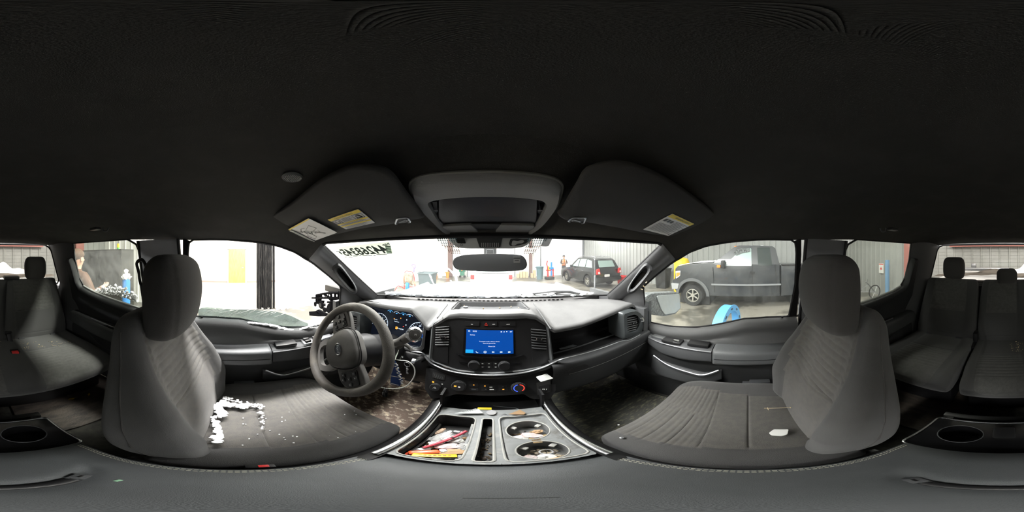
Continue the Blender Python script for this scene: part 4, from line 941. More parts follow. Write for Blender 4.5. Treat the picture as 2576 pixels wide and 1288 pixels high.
# ---- B pillars, C pillars ----
for s in (-1, 1):
    bp_ = lambda y, z: V((s * (GB - GA * max(z, -.33) - .002), y, z))
    zz = [.078, .0, -.1, -.2, -.3, -.4, -.6, -.95]
    bm = NB(); rows = []
    for k in range(11):
        t = k / 10; y = lerp(-.252, -.478, t); b = sin(pi * t) ** .6 * .03
        rows.append([bp_(y, z) - V((s * b * (1 if z < .05 else .5), 0, 0)) for z in zz])
    loft(bm, rows, closed=False, cap=False); bmesh.ops.solidify(bm, geom=bm.faces[:], thickness=.004); bp = obj('trim_%d' % (9 if s < 0 else 10), bm, PILM, kind='structure', ang=60)
    bm = NB(); bx(bm, (s * .80, -.375, -.56), (.04, .18, 1.1)); obj('outer_pillar_panel', bm, WHITEP, pb)
    for yy in (-.256, -.475):
        bm = NB(); tube(bm, [bp_(yy, z) + V((-s * .006, 0, 0)) for z in zz], .008, 6); obj('seal', bm, SEAL, bp)
    # C pillar
    bm = NB(); A = [G2(q, s, -.002) for q in ((2292, 609), (2288, 650), (2277, 698), (2266, 719))]; A = A + [V((s * .76, A[-1].y - .01, -.4)), V((s * .77, A[-1].y - .02, -.95))]
    Bk = BR if s > 0 else BL; B = [Bk[0] + V((0, .002, .02)), Bk[1], Bk[2], Bk[3]]; B = [V((p.x, p.y + .004, p.z)) for p in B] + [V((s * .74, -1.47, -.4)), V((s * .77, -1.47, -.95))]
    A = resample(A, 24); B = resample(B, 24)
    rows = [[a.lerp(b, k / 10) - V((s * .03 * sin(pi * k / 10), -.01 * sin(pi * k / 10), 0)) for a, b in zip(A, B)] for k in range(11)]
    loft(bm, rows, closed=False, cap=False); bmesh.ops.solidify(bm, geom=bm.faces[:], thickness=.004); obj('trim_%d' % (11 if s < 0 else 12), bm, PILM, kind='structure', ang=60)
    bm = NB(); loft(bm, [[p + V((s * .010, 0, .03 if i == 0 else 0)) for i, p in enumerate(A)], [p + V((s * .012, -.01, .03 if i == 0 else 0)) for i, p in enumerate(B)]], closed=False, cap=False); obj('outer_pillar_panel', bm, WHITEP, pb)
# ---- floor, firewall, back wall ----
MATF = mat('muddy_carpet', (.26, .20, .165), .95, bump=1, bs=120, col2=(.88, .78, .62), cs=26, thr=(.50, .60), spec=.2, stretch=(1, 1.8, 1), detail=12)
MATP = mat('grimy_mat', (.20, .20, .185), .85, bump=1, bs=150, col2=(.62, .60, .40), cs=24, thr=(.50, .70), spec=.3, stretch=(1, 3.2, 1), detail=8)
bm = NB(); bx(bm, (0, -.25, -1.02), (1.6, 2.6, .03)); obj('floor_cabin', bm, CARP, kind='structure')
for s, m_, lab in ((-1, MATF, 'driver floor mat littered with brown debris and snow'), (1, MATP, 'black passenger floor mat stained with green grey mud')):
    bm = NB(); rows = []
    for i in range(13):
        y = lerp(.25, .98, i / 12); rows.append([V((s * lerp(.14, .74, j / 10), y, -.992 + .36 * sst(.70, 1.05, y) + .01 * noise.noise(V((j * .7, i * .7, s))))) for j in range(11)])
    loft(bm, rows, closed=False, cap=False); bmesh.ops.solidify(bm, geom=bm.faces[:], thickness=.008); obj('floor_mat', bm, m_, None, lab, 'floor mat', ang=60)
REAM = mat('rear_floor_mat', (.035, .028, .025), .6, bump=.8, bs=90, col2=(.09, .075, .06), cs=8, stretch=(1, 3, 1))
bm = NB(); bx(bm, (-.44, -.78, -.995), (.60, .62, .015), r=.006); obj('foot_mat', bm, REAM, None, 'brown black rear floor mat with fallen yellow leaves behind driver', 'floor mat')
bm = NB(); bx(bm, (.44, -.78, -.995), (.60, .62, .015), r=.006); obj('foot_mat', bm, REAM, None, 'plain dark rear floor mat behind the front passenger seat', 'floor mat')
bm = NB(); bx(bm, (0, 1.04, -.68), (1.6, .04, .74)); bx(bm, (0, -1.53, -.65), (1.5, .04, .83)); obj('wall_cabin', bm, DKPL, kind='structure')
for s in (-1, 1):
    bm = NB(); bx(bm, (s * .80, .85, -.65), (.03, .60, .75)); obj('wall_kick_panel', bm, DOORM, kind='structure')
    bm = NB(); bx(bm, (s * .80, -1.35, -.7), (.03, .4, .7)); obj('wall_quarter_panel', bm, DOORM, kind='structure')
# leaves and litter on the rear floor
LEAF = mat('yellow_leaf', (.75, .48, .04), .7, col2=(.5, .3, .03), cs=30)
def leaf(bm, c, sz, a, ti=.3):
    P = [V((x * sz, y * sz, .12 * sz * sin(x * 3) + ti * y * sz)) for x, y in ((-1, 0), (-.5, .38), (0, .5), (.4, .3), (1, 0), (.4, -.35), (0, -.45), (-.5, -.35))]
    M = T(*c) @ RO(a, 'Z'); bm.faces.new([bm.verts.new(M @ p) for p in P]); tube(bm, [M @ V((-1 * sz, 0, 0)), M @ V((-1.8 * sz, .2 * sz, .1 * sz))], .0008, 4)
for k, (u, v, sz) in enumerate(((180, 1003, .021), (156, 989, .012), (165, 986, .010), (224, 992, .014), (146, 998, .007), (30, 1006, .009))):
    bm = NB(); p = RZ(u, v, -.98); leaf(bm, p, sz, k * 1.3); obj('fallen_leaf', bm, LEAF, None, ['largest yellow leaf on the rear floor mat', 'yellow leaf beside its dry twig on the mat', 'small yellow leaf next to the twig', 'yellow leaf lying near the driver seat base', 'tiny leaf beside the biggest yellow leaf', 'small leaf under the rear seat edge'][k], 'leaf', 'fallen leaves on the rear mat')
bm = NB(); tube(bm, [RZ(150, 992, -.982), RZ(165, 987, -.975), RZ(178, 984, -.97)], .002, 5); tube(bm, [RZ(165, 987, -.975), RZ(172, 996, -.982)], .0013, 4); obj('twig', bm, TAN, None, 'dry tan twig among leaves on the rear mat', 'twig')
# ---- outside of this truck ----
PNT = mat('snowy_paint', (.86, .87, .88), .5, col2=(.7, .72, .73), cs=5, bump=.3, bs=30)
bm = NB(); rows = []
for i in range(19):
    y = lerp(1.02, 2.25, i / 18); z = lerp(-.315, -.335, i / 14) - .12 * sst(2.0, 2.3, y)
    rows.append([V((x, y + .0, z - .05 * (abs(x) / .9) ** 3 + .018 * (1 if .25 < abs(x) < .55 else 0) + (.012 * noise.noise(V((x * 6, y * 6, 2)))))) for x in [k / 12 * .92 for k in range(-12, 13)]])
loft(bm, rows, closed=False, cap=False); bmesh.ops.solidify(bm, geom=bm.faces[:], thickness=.02); obj('hood', bm, PNT, pb, ang=60)
bm = NB(); bx(bm, (0, 2.24, -.75), (1.8, .1, .6), r=.04); [bx(bm, (s * .93, 1.6, -.7), (.06, 1.3, .62), r=.03) for s in (-1, 1)]; obj('front_fender', bm, WHITEP, pb)
bm = NB(); bx(bm, (0, .99, -.30), (1.4, .12, .03), r=.01); obj('cowl', bm, DKPL, pb)
# cargo bed behind
for s in (-1, 1):
    bm = NB(); bx(bm, (s * .92, -2.55, -.60), (.10, 1.75, .55), r=.03); obj('bed_side', bm, WHITEP, pb)
bm = NB(); bx(bm, (0, -3.42, -.60), (1.85, .08, .55), r=.03); obj('tailgate', bm, WHITEP, pb)
bm = NB(); bx(bm, (0, -2.5, -.88), (1.85, 1.8, .04)); bx(bm, (0, -1.64, -.62), (1.8, .05, .56), r=.02); obj('bed_floor', bm, DKPL, pb)
# tarp, boards and snow riding in the bed
TARP = mat('mud_grey_tarp', (.24, .21, .18), .8, col2=(.05, .045, .04), cs=7, thr=(.5, .65), bump=.8, bs=40, detail=8)
bm = NB(); rows = []
for i in range(12):
    y = -1.72 - i * .06; rows.append([V((x, y, -.235 - .03 * (i / 11) + .03 * noise.noise(V((x * 4, y * 4, 1))) + .07 * math.exp(-((x - .15) / .22) ** 2) * (1 if i > 3 else .5))) for x in [k / 14 * .85 for k in range(-14, 15)]])
loft(bm, rows, closed=False, cap=False); bmesh.ops.solidify(bm, geom=bm.faces[:], thickness=.015); obj('tarp', bm, TARP, None, 'muddy grey tarp heaped in the cargo bed behind the rear glass', 'tarp', ang=60)
bm = NB(); bx(bm, (.45, -3.2, -.26), (1.1, .1, .06), r=.015); bx(bm, (.6, -3.2, -.20), (.09, .09, .10), r=.01); obj('timber', bm, CHD, None, 'grey beam lying across the far end of the cargo bed', 'beam')
bm = NB(); rows = []
for i in range(10):
    y = -2.5 - i * .05; rows.append([V((x, y, -.24 + .05 * noise.noise(V((x * 7, y * 5, 7))) + .15 * math.exp(-((x + .40) / .1) ** 2 - ((i - 5) / 4) ** 2) - (.1 if i in (0, 9) else 0))) for x in [lerp(-.85, .1, k / 30) for k in range(31)]])
loft(bm, rows, closed=False, cap=False); obj('snow_pile', bm, SNOW, None, 'white snow heap in the cargo bed beyond the rear headrest', 'snow', kind='stuff', ang=60)
bm = NB(); rows = []; 
random.seed(2)
for k in range(230):
    u = random.uniform(240, 345); v = interp([(240, 733), (300, 742), (345, 758)], u) - random.random() ** 2 * interp([(240, 6), (290, 25), (330, 22), (345, 12)], u); p = GP(u, v, -1, .02); clump(bm, p, [random.uniform(.004, .011) for q in range(3)], k, 1)
obj('snow_on_ledge', bm, SNOW, None, 'snow crusted outside along the foot of the window behind the driver', 'snow', kind='stuff')
# wiper, aerial, outside mirrors
t = thing('wiper', 'black wiper blade resting at the foot of the windshield', 'wiper', (.3, .95, -.26))
bm = NB(); tube(bm, [wd_pix(1380, 744, .012), wd_pix(1425, 740, .014), wd_pix(1470, 744, .012)], .006, 6); tube(bm, [wd_pix(1305, 746, .010), wd_pix(1390, 745, .010), wd_pix(1445, 746, .010)], .004, 6); obj('blade', bm, DKPL, t)
bm = NB(); tube(bm, [wd_pix(1340, 744, .012), wd_pix(1395, 740, .018), wd_pix(1435, 739.5, .018), wd_pix(1458, 744, .014)], .005, 6); obj('arm', bm, PLG, t)
c = RR(1496.5, 738, 1.42)
t = thing('aerial', 'thin grey aerial standing on the hood in front of the black SUV', 'aerial', c); bm = NB(); cyl(bm, c - V((0, 0, .02)), c + V((0, 0, .16)), .008, n=10); cyl(bm, c + V((0, 0, .16)), c + V((0, 0, .62)), .002, n=8); obj('rod', bm, CHD, t)
def omir(s):
    f = lambda u, v, x: RX(u if s > 0 else 2 * U0 - u, v, s * x)
    return f
f = omir(1); t = thing('wing_mirror', 'grey speckled outside mirror beyond the dusty passenger window', 'mirror', (1.1, .62, -.35))
MHS = mat('mirror_housing', (.06, .065, .068), .5, col2=(.16, .17, .17), cs=60)
bm = NB(); P = [RY(u, v, .70) for u, v in ((1700, 734), (1711, 738), (1713, 775), (1700, 790), (1672, 796), (1640, 792), (1632, 782), (1625, 745), (1640, 738))]; prism(bm, rounded(P, .02), (0, .09, 0), .015); obj('housing', bm, MHS, t)
bm = NB(); P = [RY(u, v, .695) for u, v in ((1651, 744), (1708, 739), (1710, 775), (1698, 786), (1672, 791), (1664, 780))]; prism(bm, rounded(P, .02), (0, -.006, 0)); obj('mirror_glass', bm, mat('mirror_glass', (.42, .45, .45), .3, .15), t)
bm = NB(); bx(bm, (.86, .74, -.36), (.22, .06, .05), r=.01); obj('arm', bm, DKPL, t)
t = thing('broken_mirror', 'broken outside mirror frame without glass beside the driver window', 'mirror', (-1.0, .68, -.3))
Fm = lambda u, v: RY(u, v, .62)
MBK = mat('bare_black', (.006, .006, .007), .95, spec=.05)
def mbar(bm, pts, r_=.008): tube(bm, [Fm(u, v) for u, v in pts], r_, 6)
bm = NB()
for seg in ([(796, 742), (825, 737), (852, 736)], [(796, 742), (796, 757), (798, 764)], [(785, 749.5), (852, 749)], [(833, 738), (834, 762), (830, 780)], [(802, 741), (801, 757)], [(818, 740), (842, 765), (850, 762)], [(852, 736), (851, 766)], [(824, 760), (852, 760)], [(843, 738), (843, 758)]): mbar(bm, seg)
obj('lattice', bm, MBK, t)
for c_, r_, ri in (((813, 744.5), (.030, .013), .004), ((808, 767), (.024, .024), .009), ((802, 788), (.028, .011), .007), ((829, 743), (.013, .011), .004), ((793, 765), (.012, .016), .006), ((817, 779), (.018, .012), .008)):
    bm = NB(); o_ = Fm(*c_); tube(bm, [o_ + V((r_[0] * cos(a), 0, r_[1] * sin(a))) for a in (2 * pi * j / 20 for j in range(20))], ri, 6, closed=True); obj('ring', bm, MBK, t)
bm = NB(); 
for P in ([(777, 784), (792, 783), (800, 779), (812, 786), (822, 790), (822, 796), (800, 796), (778, 794)], [(824, 765), (838, 758), (850, 768), (846, 785), (828, 790), (818, 782)], [(797, 742), (806, 741), (804, 758), (797, 758)], [(834, 750), (851, 750), (851, 759), (834, 759)], [(797, 756), (812, 757), (808, 768), (796, 764)]):
    prism(bm, [Fm(*q) for q in P], (0, .02, 0), .002, 1)
obj('bracket', bm, MBK, t)
bm = NB(); o_ = Fm(808, 767); cyl(bm, o_ + V((0, -.01, 0)), o_ + V((0, .03, 0)), .017, n=16); obj('motor', bm, DKPL, t)
bm = NB(); bx(bm, (-.92, .66, -.24), (.25, .06, .05), r=.01); obj('arm', bm, DKPL, t)
# ---------------- seats ----------------
def spad(bm, tab, nst, disp, ins, n=112, e=.42, ends=(.03, .03)):
    """tab: rows (t, centre, normal, halfwidth, thickness); returns the pad; ins(s, t) -> True for the insert cloth"""
    ts = [r[0] for r in tab]
    def samp(t):
        k = 0
        while k < len(tab) - 2 and tab[k + 1][0] < t: k += 1
        a, b = tab[k], tab[k + 1]; p0 = tab[max(k - 1, 0)]; p3 = tab[min(k + 2, len(tab) - 1)]
        f = (t - a[0]) / (b[0] - a[0])
        def cr(i):
            q = [V(x[i]) if isinstance(x[i], (tuple, list)) else V((x[i], 0, 0)) for x in (p0, a, b, p3)]
            return .5 * ((2 * q[1]) + (-q[0] + q[2]) * f + (2 * q[0] - 5 * q[1] + 4 * q[2] - q[3]) * f * f + (-q[0] + 3 * q[1] - 3 * q[2] + q[3]) * f ** 3)
        return cr(1), cr(2).normalized(), cr(3).x, cr(4).x
    rings = []; info = []
    W0 = sum(r[3] for r in tab) / len(tab); H0 = sum(r[4] for r in tab) / len(tab) / 2
    den = [(math.copysign(abs(cos(a)) ** e, cos(a)), math.copysign(abs(sin(a)) ** e, sin(a))) for a in (2 * pi * (k + .5) / 2400 for k in range(2400))]
    ev = resample([V((x * W0, y * H0, 0)) for x, y in den], n, True); ring0 = [(p.x / W0, p.y / H0) for p in ev]
    st = [0, .12, .3, .6] ; T_ = []
    for k in range(nst + 1): T_.append(k / nst)
    tot = sum((samp(a)[0] - samp(b)[0]).length for a, b in zip(T_, T_[1:]))
    for t in T_:
        c, nn, w_, th = samp(t); d0, d1 = t * tot, (1 - t) * tot
        q = 1
        if d0 < ends[0]: q = min(q, sqrt(max(0, 1 - (1 - d0 / ends[0]) ** 2)))
        if d1 < ends[1]: q = min(q, sqrt(max(0, 1 - (1 - d1 / ends[1]) ** 2)))
        q = max(q, .02); w2 = w_ - min(ends) * (1 - q) * .9; th2 = th * (.25 + .75 * q) if q < 1 else th
        if q <= .021: w2 *= .93; th2 *= .3
        ring = []
        for k in range(n):
            x, sa = ring0[k]; h2 = sa * th2 / 2; fr = sst(.1, .8, sa)
            off = disp(x, t) * fr * q if sa > 0 else 0
            ring.append(c + V((1, 0, 0)) * x * w2 + nn * (h2 + off))
            info.append((x, t, sa))
        rings.append(ring)
    t_ = bmesh.new(); vs_ = loft(t_, rings); t_.verts.ensure_lookup_table()
    for f in t_.faces:
        if len(f.verts) != 4: continue
        idx = [v.index for v in f.verts]
    t_.verts.index_update()
    for f in t_.faces:
        if len(f.verts) == 4:
            q = [info[v.index] for v in f.verts]; sa = min(x[2] for x in q)
            s = sum(x[0] for x in q) / 4; t = sum(x[1] for x in q) / 4
            if sa > 0 and sa > .5 and ins(s, t): f.material_index = 1
    merge(bm, t_)
def groove(x, w_): 
    x = abs(x); return 1 - (x / w_) ** 2 if x < w_ else 0
def quilt(t, s, N, jog, amp=.0045):
    f = (t * N + (.5 if s > jog(t) else 0)) % 1.0
    return amp * (abs(sin(pi * f)) ** .35 - 1)
def front_seat(sd, name, dy, cl, lab):
    X = .445 * sd
    t = thing('seat', lab, 'seat', (X, -.1 + dy, -1.0))
    # backrest
    P = lambda y, z: (X, y + dy, z)
    nrm = lambda a: (0, cos(a), sin(a))
    bt = []
    for tt, yf_, yb_, z, w_ in ((0, -.115, -.24, -.735, .215), (.14, -.125, -.262, -.665, .238), (.30, -.135, -.292, -.575, .252), (.48, -.165, -.308, -.47, .244), (.66, -.205, -.322, -.36, .216), (.80, -.235, -.332, -.27, .188), (.92, -.262, -.338, -.195, .168), (1, -.275, -.34, -.15, .15)):
        bt.append((tt, P((yf_ + yb_) / 2, z), nrm(.32), w_, (yf_ - yb_)))
    edge_ = lambda tt: interp([(0, .60), (.2, .60), (.45, .66), (.7, .76), (1, .80)], tt)
    def disp(s, tt):
        a = abs(s); d = interp([(0, .03), (.3, .052), (.55, .045), (.8, .02), (1, .008)], tt) * sst(.52, .86, a)
        e_ = edge_(tt); d -= .006 * groove(a - e_, .028) + .004 * groove(a - .985, .02)
        if .47 < tt < .93 and a < e_ - .01: d += quilt(tt, s * sd, 26, lambda q: .1 + .55 * ((q * 22) % 2 - 1) * .0 + (q - .7) * .6, .0055)
        if a < e_: d -= .004 * groove(tt - .46 - .10 * (a ** 1.5), .006)
        return d
    bm = NB(); spad(bm, bt, 190, disp, lambda s, q: abs(s) < edge_(q), ends=(.04, .055))
    b = obj('backrest', bm, [CLOTH, BRONZE], t, ang=70)
    bm = NB()
    for ss in (-1, 1):
        pts = []
        for q in [k / 30 for k in range(2, 29)]:
            k = 0
            while k < len(bt) - 2 and bt[k + 1][0] < q: k += 1
            A_, B_ = bt[k], bt[k + 1]; f = (q - A_[0]) / (B_[0] - A_[0]); c = V(A_[1]).lerp(V(B_[1]), f); w_ = lerp(A_[3], B_[3], f); th = lerp(A_[4], B_[4], f)
            pts.append(c + V((ss * (w_ + .0008), 0, 0)) + V(nrm(.32)) * th * .10)
        tube(bm, cat(pts, 3), .0022, 6)
    obj('piping', bm, HRC, b)
    bm = NB(); tube(bm, [V((X + sd * -.06, P(-.275, 0)[1], -.16)), V((X + sd * -.06, P(-.265, 0)[1], -.19))], .006, 8); 
    for ss in (-1, 1): cyl(bm, P(-.28, -.21)[0:1] and (X + ss * .06, P(-.30, 0)[1], -.20), (X + ss * .06, P(-.255, 0)[1], -.08), .006, n=10)
    # cushion
    y0, y1 = -.20 + dy, .295 + dy + cl
    ct = []
    for q, z, w_, th, a in ((0, -.775, .235, .10, 1.42), (.2, -.755, .242, .11, 1.52), (.5, -.748, .246, .115, 1.55), (.75, -.742, .245, .115, 1.55), (.90, -.748, .236, .11, 1.50), (1, -.765, .225, .10, 1.40)):
        ct.append((q, (X, lerp(y0, y1, q), z), (0, cos(a), sin(a)), w_, th))
    ed2 = lambda q: interp([(0, .64), (.45, .66), (.7, .72), (1, .80)], q)
    def disp2(s, q):
        a = abs(s); o_ = s * sd > 0
        d = (.042 if o_ else .012) * sst(.62, .88, a) * interp([(0, .8), (.3, 1), (.8, .6), (1, .2)], q)
        e_ = ed2(q); d -= .005 * groove(a - e_, .024)
        if a < e_ and .60 < q < .95: d += quilt(q, s * sd, 30, lambda p: .05 + (p - .75) * .8, .0045)
        if a < e_: d -= .006 * groove(q - .40, .007) + .004 * groove(q - .595 - .03 * s * sd, .006)
        return d
    bm = NB(); spad(bm, ct, 170, disp2, lambda s, q: abs(s) < ed2(q), ends=(.03, .06))
    cu_ = obj('cushion', bm, [CLOTH, BRONZE], t, ang=70)
    # headrest
    hc = V((X - sd * .015, -.222 + dy, -.108))
    ht = []
    for q, z, w_, th, yy in ((0, -.116, .095, .075, -.012), (.2, -.085, .118, .098, -.004), (.5, -.0, .128, .112, .0), (.8, .075, .122, .102, -.004), (1, .112, .098, .075, -.012)):
        ht.append((q, tuple(hc + V((0, yy, z))), nrm(.10), w_, th))
    def disp3(s, q): return .012 * (1 - s * s) * sin(pi * q) - .003 * groove(abs(s) - .86, .03)
    bm = NB(); spad(bm, ht, 70, disp3, lambda s, q: False, n=96, e=.62, ends=(.045, .05)); hr = obj('headrest', bm, [HRC, HRC], t, ang=70)
    bm = NB(); [cyl(bm, (X + ss * .055, hc.y - .02, -.215), (X + ss * .055, hc.y - .035, -.155), .006, n=10) for ss in (-1, 1)]; obj('post', bm, CHR, hr)
    # base, side cover
    bm = NB(); bx(bm, (X, (y0 + y1) / 2 - .02, -.865), (.40, y1 - y0 - .10, .12), r=.02); bx(bm, (X, (y0 + y1) / 2, -.95), (.36, .42, .07), r=.01); obj('base', bm, DKPL, t)
    bm = NB(); bx(bm, (X - sd * .235, y0 + .12, -.80), (.03, .28, .09), r=.014); obj('side_cover', bm, DKPL, t)
    for k in range(2 if sd > 0 else 1):
        bm = NB(); bx(bm, (X + sd * .262, -.02 + dy + .0 - k * .03, -.70 + .012 * k), (.03, .09, .012), r=.004); obj('belt_anchor', bm, CHD if k == 0 else MT['dull_silver'], t)
    return t
front_seat(1, 'front_seat', 0.0, 0.0, 'passenger front seat in dark grey cloth with quilted bands and white chip')
front_seat(-1, 'front_seat', .055, .015, 'driver seat in grey cloth with snow on it behind the steering wheel')
# snow on the driver seat
snow_p = []
random.seed(11); bm = NB()
def onseat(u, v, z): p = RZ(u, v, z); return p
for (u0_, v0_, u1_, v1_, n_, sz) in ((560, 1012, 575, 1022, 26, .013), (545, 1020, 560, 1045, 40, .014), (536, 1045, 556, 1105, 46, .009), (566, 1017, 625, 1022, 44, .009), (536, 1098, 552, 1112, 14, .010), (625, 1017, 660, 1022, 22, .006), (650, 1024, 658, 1044, 9, .006), (655, 1044, 664, 1080, 13, .004), (560, 1000, 625, 1014, 24, .006)):
    for k in range(n_):
        a = random.random(); u = lerp(u0_, u1_, a) + random.uniform(-5, 5); v = lerp(v0_, v1_, a) + random.uniform(-4, 4)
        clump(bm, RZ(u, v, -.675), (sz * random.uniform(.5, 1.1), sz * random.uniform(.5, 1.1), sz * .45), k, 1)
for k in range(30):
    clump(bm, RZ(random.uniform(600, 900), random.uniform(1030, 1120), -.689), (.0022, .0022, .0015), k, 1)
obj('snow', bm, SNOW, None, 'white snow scattered in the crease of the driver seat', 'snow', kind='stuff')
# chip, badge and straw on the passenger seat
bm = NB(); p0 = [RZ(u, v, -.681) for u, v in ((1934, 1090), (1946, 1081), (1984, 1081), (1981, 1094), (1966, 1098), (1940, 1096))]; prism(bm, rounded(p0, .004), (0, 0, .006), .002); obj('white_chip', bm, WHITE, None, 'small white plastic chip lying on the passenger seat', 'chip')
for k, (u, v, r_, lb) in enumerate(((1556, 1069, .0028, 'tiny round speck on the passenger seat quilting'), (1564, 1101, .005, 'small round button on the passenger seat corner'))):
    bm = NB(); lathe(bm, [(.0001, 0), (r_, 0), (r_, .0015), (r_ * .6, .0022), (.0001, .0022)], T(*RZ(u, v, -.682)), 16); obj('seat_button', bm, CHD if k else WHITE, None, lb, 'button')
bm = NB(); tube(bm, [RZ(1922, 1027, -.655), RZ(1985, 1025, -.655)], .0012, 5); clump(bm, RZ(1988, 1025, -.653), (.004, .003, .003), 2, 1); clump(bm, RZ(1932, 1028, -.655), (.010, .002, .002), 2, 1); obj('straw', bm, TAN, None, 'dry straw stem lying at the passenger seat crease', 'straw')
for s_, u_ in ((-1, 357),):
    c = RX(u_, 686, -.655); t = thing('belt_guide', 'black looped belt guide at the pillar beside the driver headrest', 'belt guide', c)
    bm = NB(); tube(bm, cat([c + V((0, y, z)) for y, z in ((-.030, .045), (.0, .062), (.022, .03), (.022, -.03), (.0, -.062), (-.012, -.04), (-.018, 0))], 6, True), .009, 8, closed=True, flat=.6, up=(1, 0, 0)); obj('loop', bm, DKPL, t, ang=70)
    bm = NB(); tube(bm, [c + V((-.01, .0, -.05)), c + V((-.03, .02, -.25)), c + V((-.04, .04, -.50))], .022, 8, flat=.08, up=(1, 0, 0)); obj('webbing', bm, mat('belt_front', (.04, .04, .041), .7), t)
# ---- rear seats ----
def rear_part(parent, x0, x1, inserts, piece):
    X = (x0 + x1) / 2; w = (x1 - x0) / 2
    ins_ = [((a - X) / w, (b - X) / w) for a, b in inserts]
    def near(s): return min((abs(s - a) for i in ins_ for a in i))
    def inn(s): return any(a < s < b for a, b in ins_)
    if piece == 'back':
        rows = []
        for q, yf_, yb_, z, ww in ((0, -1.15, -1.27, -.70, w * .97), (.2, -1.165, -1.30, -.61, w), (.5, -1.215, -1.36, -.47, w), (.8, -1.285, -1.42, -.31, w * .985), (1, -1.33, -1.43, -.205, w * .95)):
            rows.append((q, (X, (yf_ + yb_) / 2, z), (0, .93, .36), ww, yf_ - yb_))
        def disp(s, q):
            d = .022 * sst(.0, .25, 0 if inn(s) else near(s)) * (1 - q) - .004 * groove(near(s), .02)
            if inn(s):
                d -= .002
                if .52 < q < .95: d += quilt(q, s, 19, lambda p: (ins_[0][0] + ins_[0][1]) / 2 + .0 + (p - .7) * .5, .004)
                d -= .004 * groove(q - .51, .006) + .003 * groove(q - .14, .005)
            return d
        return rows, disp, lambda s, q: inn(s) and q > .50, (.03, .045)
    rows = []
    for q, y, z, th, a in ((0, -1.22, -.71, .09, 1.50), (.3, -1.05, -.705, .105, 1.57), (.7, -.82, -.695, .115, 1.58), (.9, -.70, -.70, .12, 1.52), (1, -.615, -.715, .11, 1.40)):
        rows.append((q, (X, y, z), (0, cos(a), sin(a)), w * (1 if q < .9 else .98), th))
    def disp(s, q):
        d = .016 * (0 if inn(s) else sst(0, .2, near(s))) - .004 * groove(near(s), .02)
        if inn(s):
            if .5 < q < .90: d += quilt(q, s, 21, lambda p: (ins_[0][0] + ins_[0][1]) / 2 + (p - .7) * .5, .0045)
            d -= .004 * groove(q - .495, .006)
        return d
    return rows, disp, lambda s, q: inn(s) and q > .49, (.03, .06)
def rear_headrest(parent, x, y, z, w_, h, th):
    ht = [(0, (x, y, z - h / 2), (0, 1, .05), w_ * .84, th * .7), (.25, (x, y, z - h * .25), (0, 1, .05), w_ * .98, th * .95), (.5, (x, y, z), (0, 1, .05), w_, th), (.75, (x, y, z + h * .25), (0, 1, .05), w_ * .97, th * .95), (1, (x, y, z + h / 2), (0, 1, .05), w_ * .80, th * .7)]
    bm = NB(); spad(bm, ht, 40, lambda s, q: 0, lambda s, q: False, n=64, e=.6, ends=(.03, .035)); hr = obj('headrest', bm, [HRC, HRC], parent, ang=70)
    return hr
def rear_seat(lab, x0, x1, inserts, rests):
    t = thing('seat', lab, 'seat', ((x0 + x1) / 2, -1.1, -1.0))
    for pc in ('back', 'cushion'):
        rows, dp, ins, en = rear_part(t, x0, x1, inserts, pc)
        bm = NB(); spad(bm, rows, 130, dp, ins, n=190 if x1 - x0 > .6 else 120, e=.30, ends=en); obj('backrest' if pc == 'back' else 'cushion', bm, [RCL2, RCLO], t, ang=70)
    for x, y, z, w_, h, th in rests:
        hr = rear_headrest(t, x, y, z, w_, h, th)
        for ss in (-1, 1):
            bm = NB(); cyl(bm, (x + ss * .045, y - .01, z - h / 2 - .035), (x + ss * .045, y - .01, z - h / 2 + .01), .006, n=10); bx(bm, (x + ss * .045, y - .005, z - h / 2 - .034), (.032, .03, .012), r=.004); obj('post', bm, CHR, hr)
    bm = NB(); bx(bm, ((x0 + x1) / 2, -.95, -.88), (x1 - x0 - .06, .45, .2), r=.02); obj('base', bm, DKPL, t)
    return t
pr = RY(2400, 670, -1.36); cr = RY(2533, 694, -1.33); dr_ = RY(88.5, 671, -1.36)
t1 = rear_seat('rear single seat in dark cloth on the passenger side', .212, .685, [(.30, .60)], [(pr.x, -1.36, -.105, .096, .19, .10)])
t2 = rear_seat('wide rear bench in dark cloth with a small middle headrest', -.685, .195, [(-.60, -.27), (-.10, .135)], [(dr_.x, -1.36, -.105, .096, .20, .10), (cr.x, -1.33, cr.z, .084, .125, .10)])
# hinge cover, child anchors
bm = NB(); bx(bm, (.203, -1.16, -.655), (.035, .07, .13), r=.012); bx(bm, (.203, -1.08, -.685), (.05, .09, .05), r=.012); obj('hinge_cover', bm, DKPL, t1)
for x in (.33, .57): bm = NB(); bx(bm, (x, -1.15, -.66), (.045, .02, .014), r=.004); obj('anchor_tab', bm, PLG, t1)
for x in (-.55, -.30): bm = NB(); bx(bm, (x, -1.15, -.66), (.045, .02, .014), r=.004); obj('anchor_tab', bm, PLG, t2)
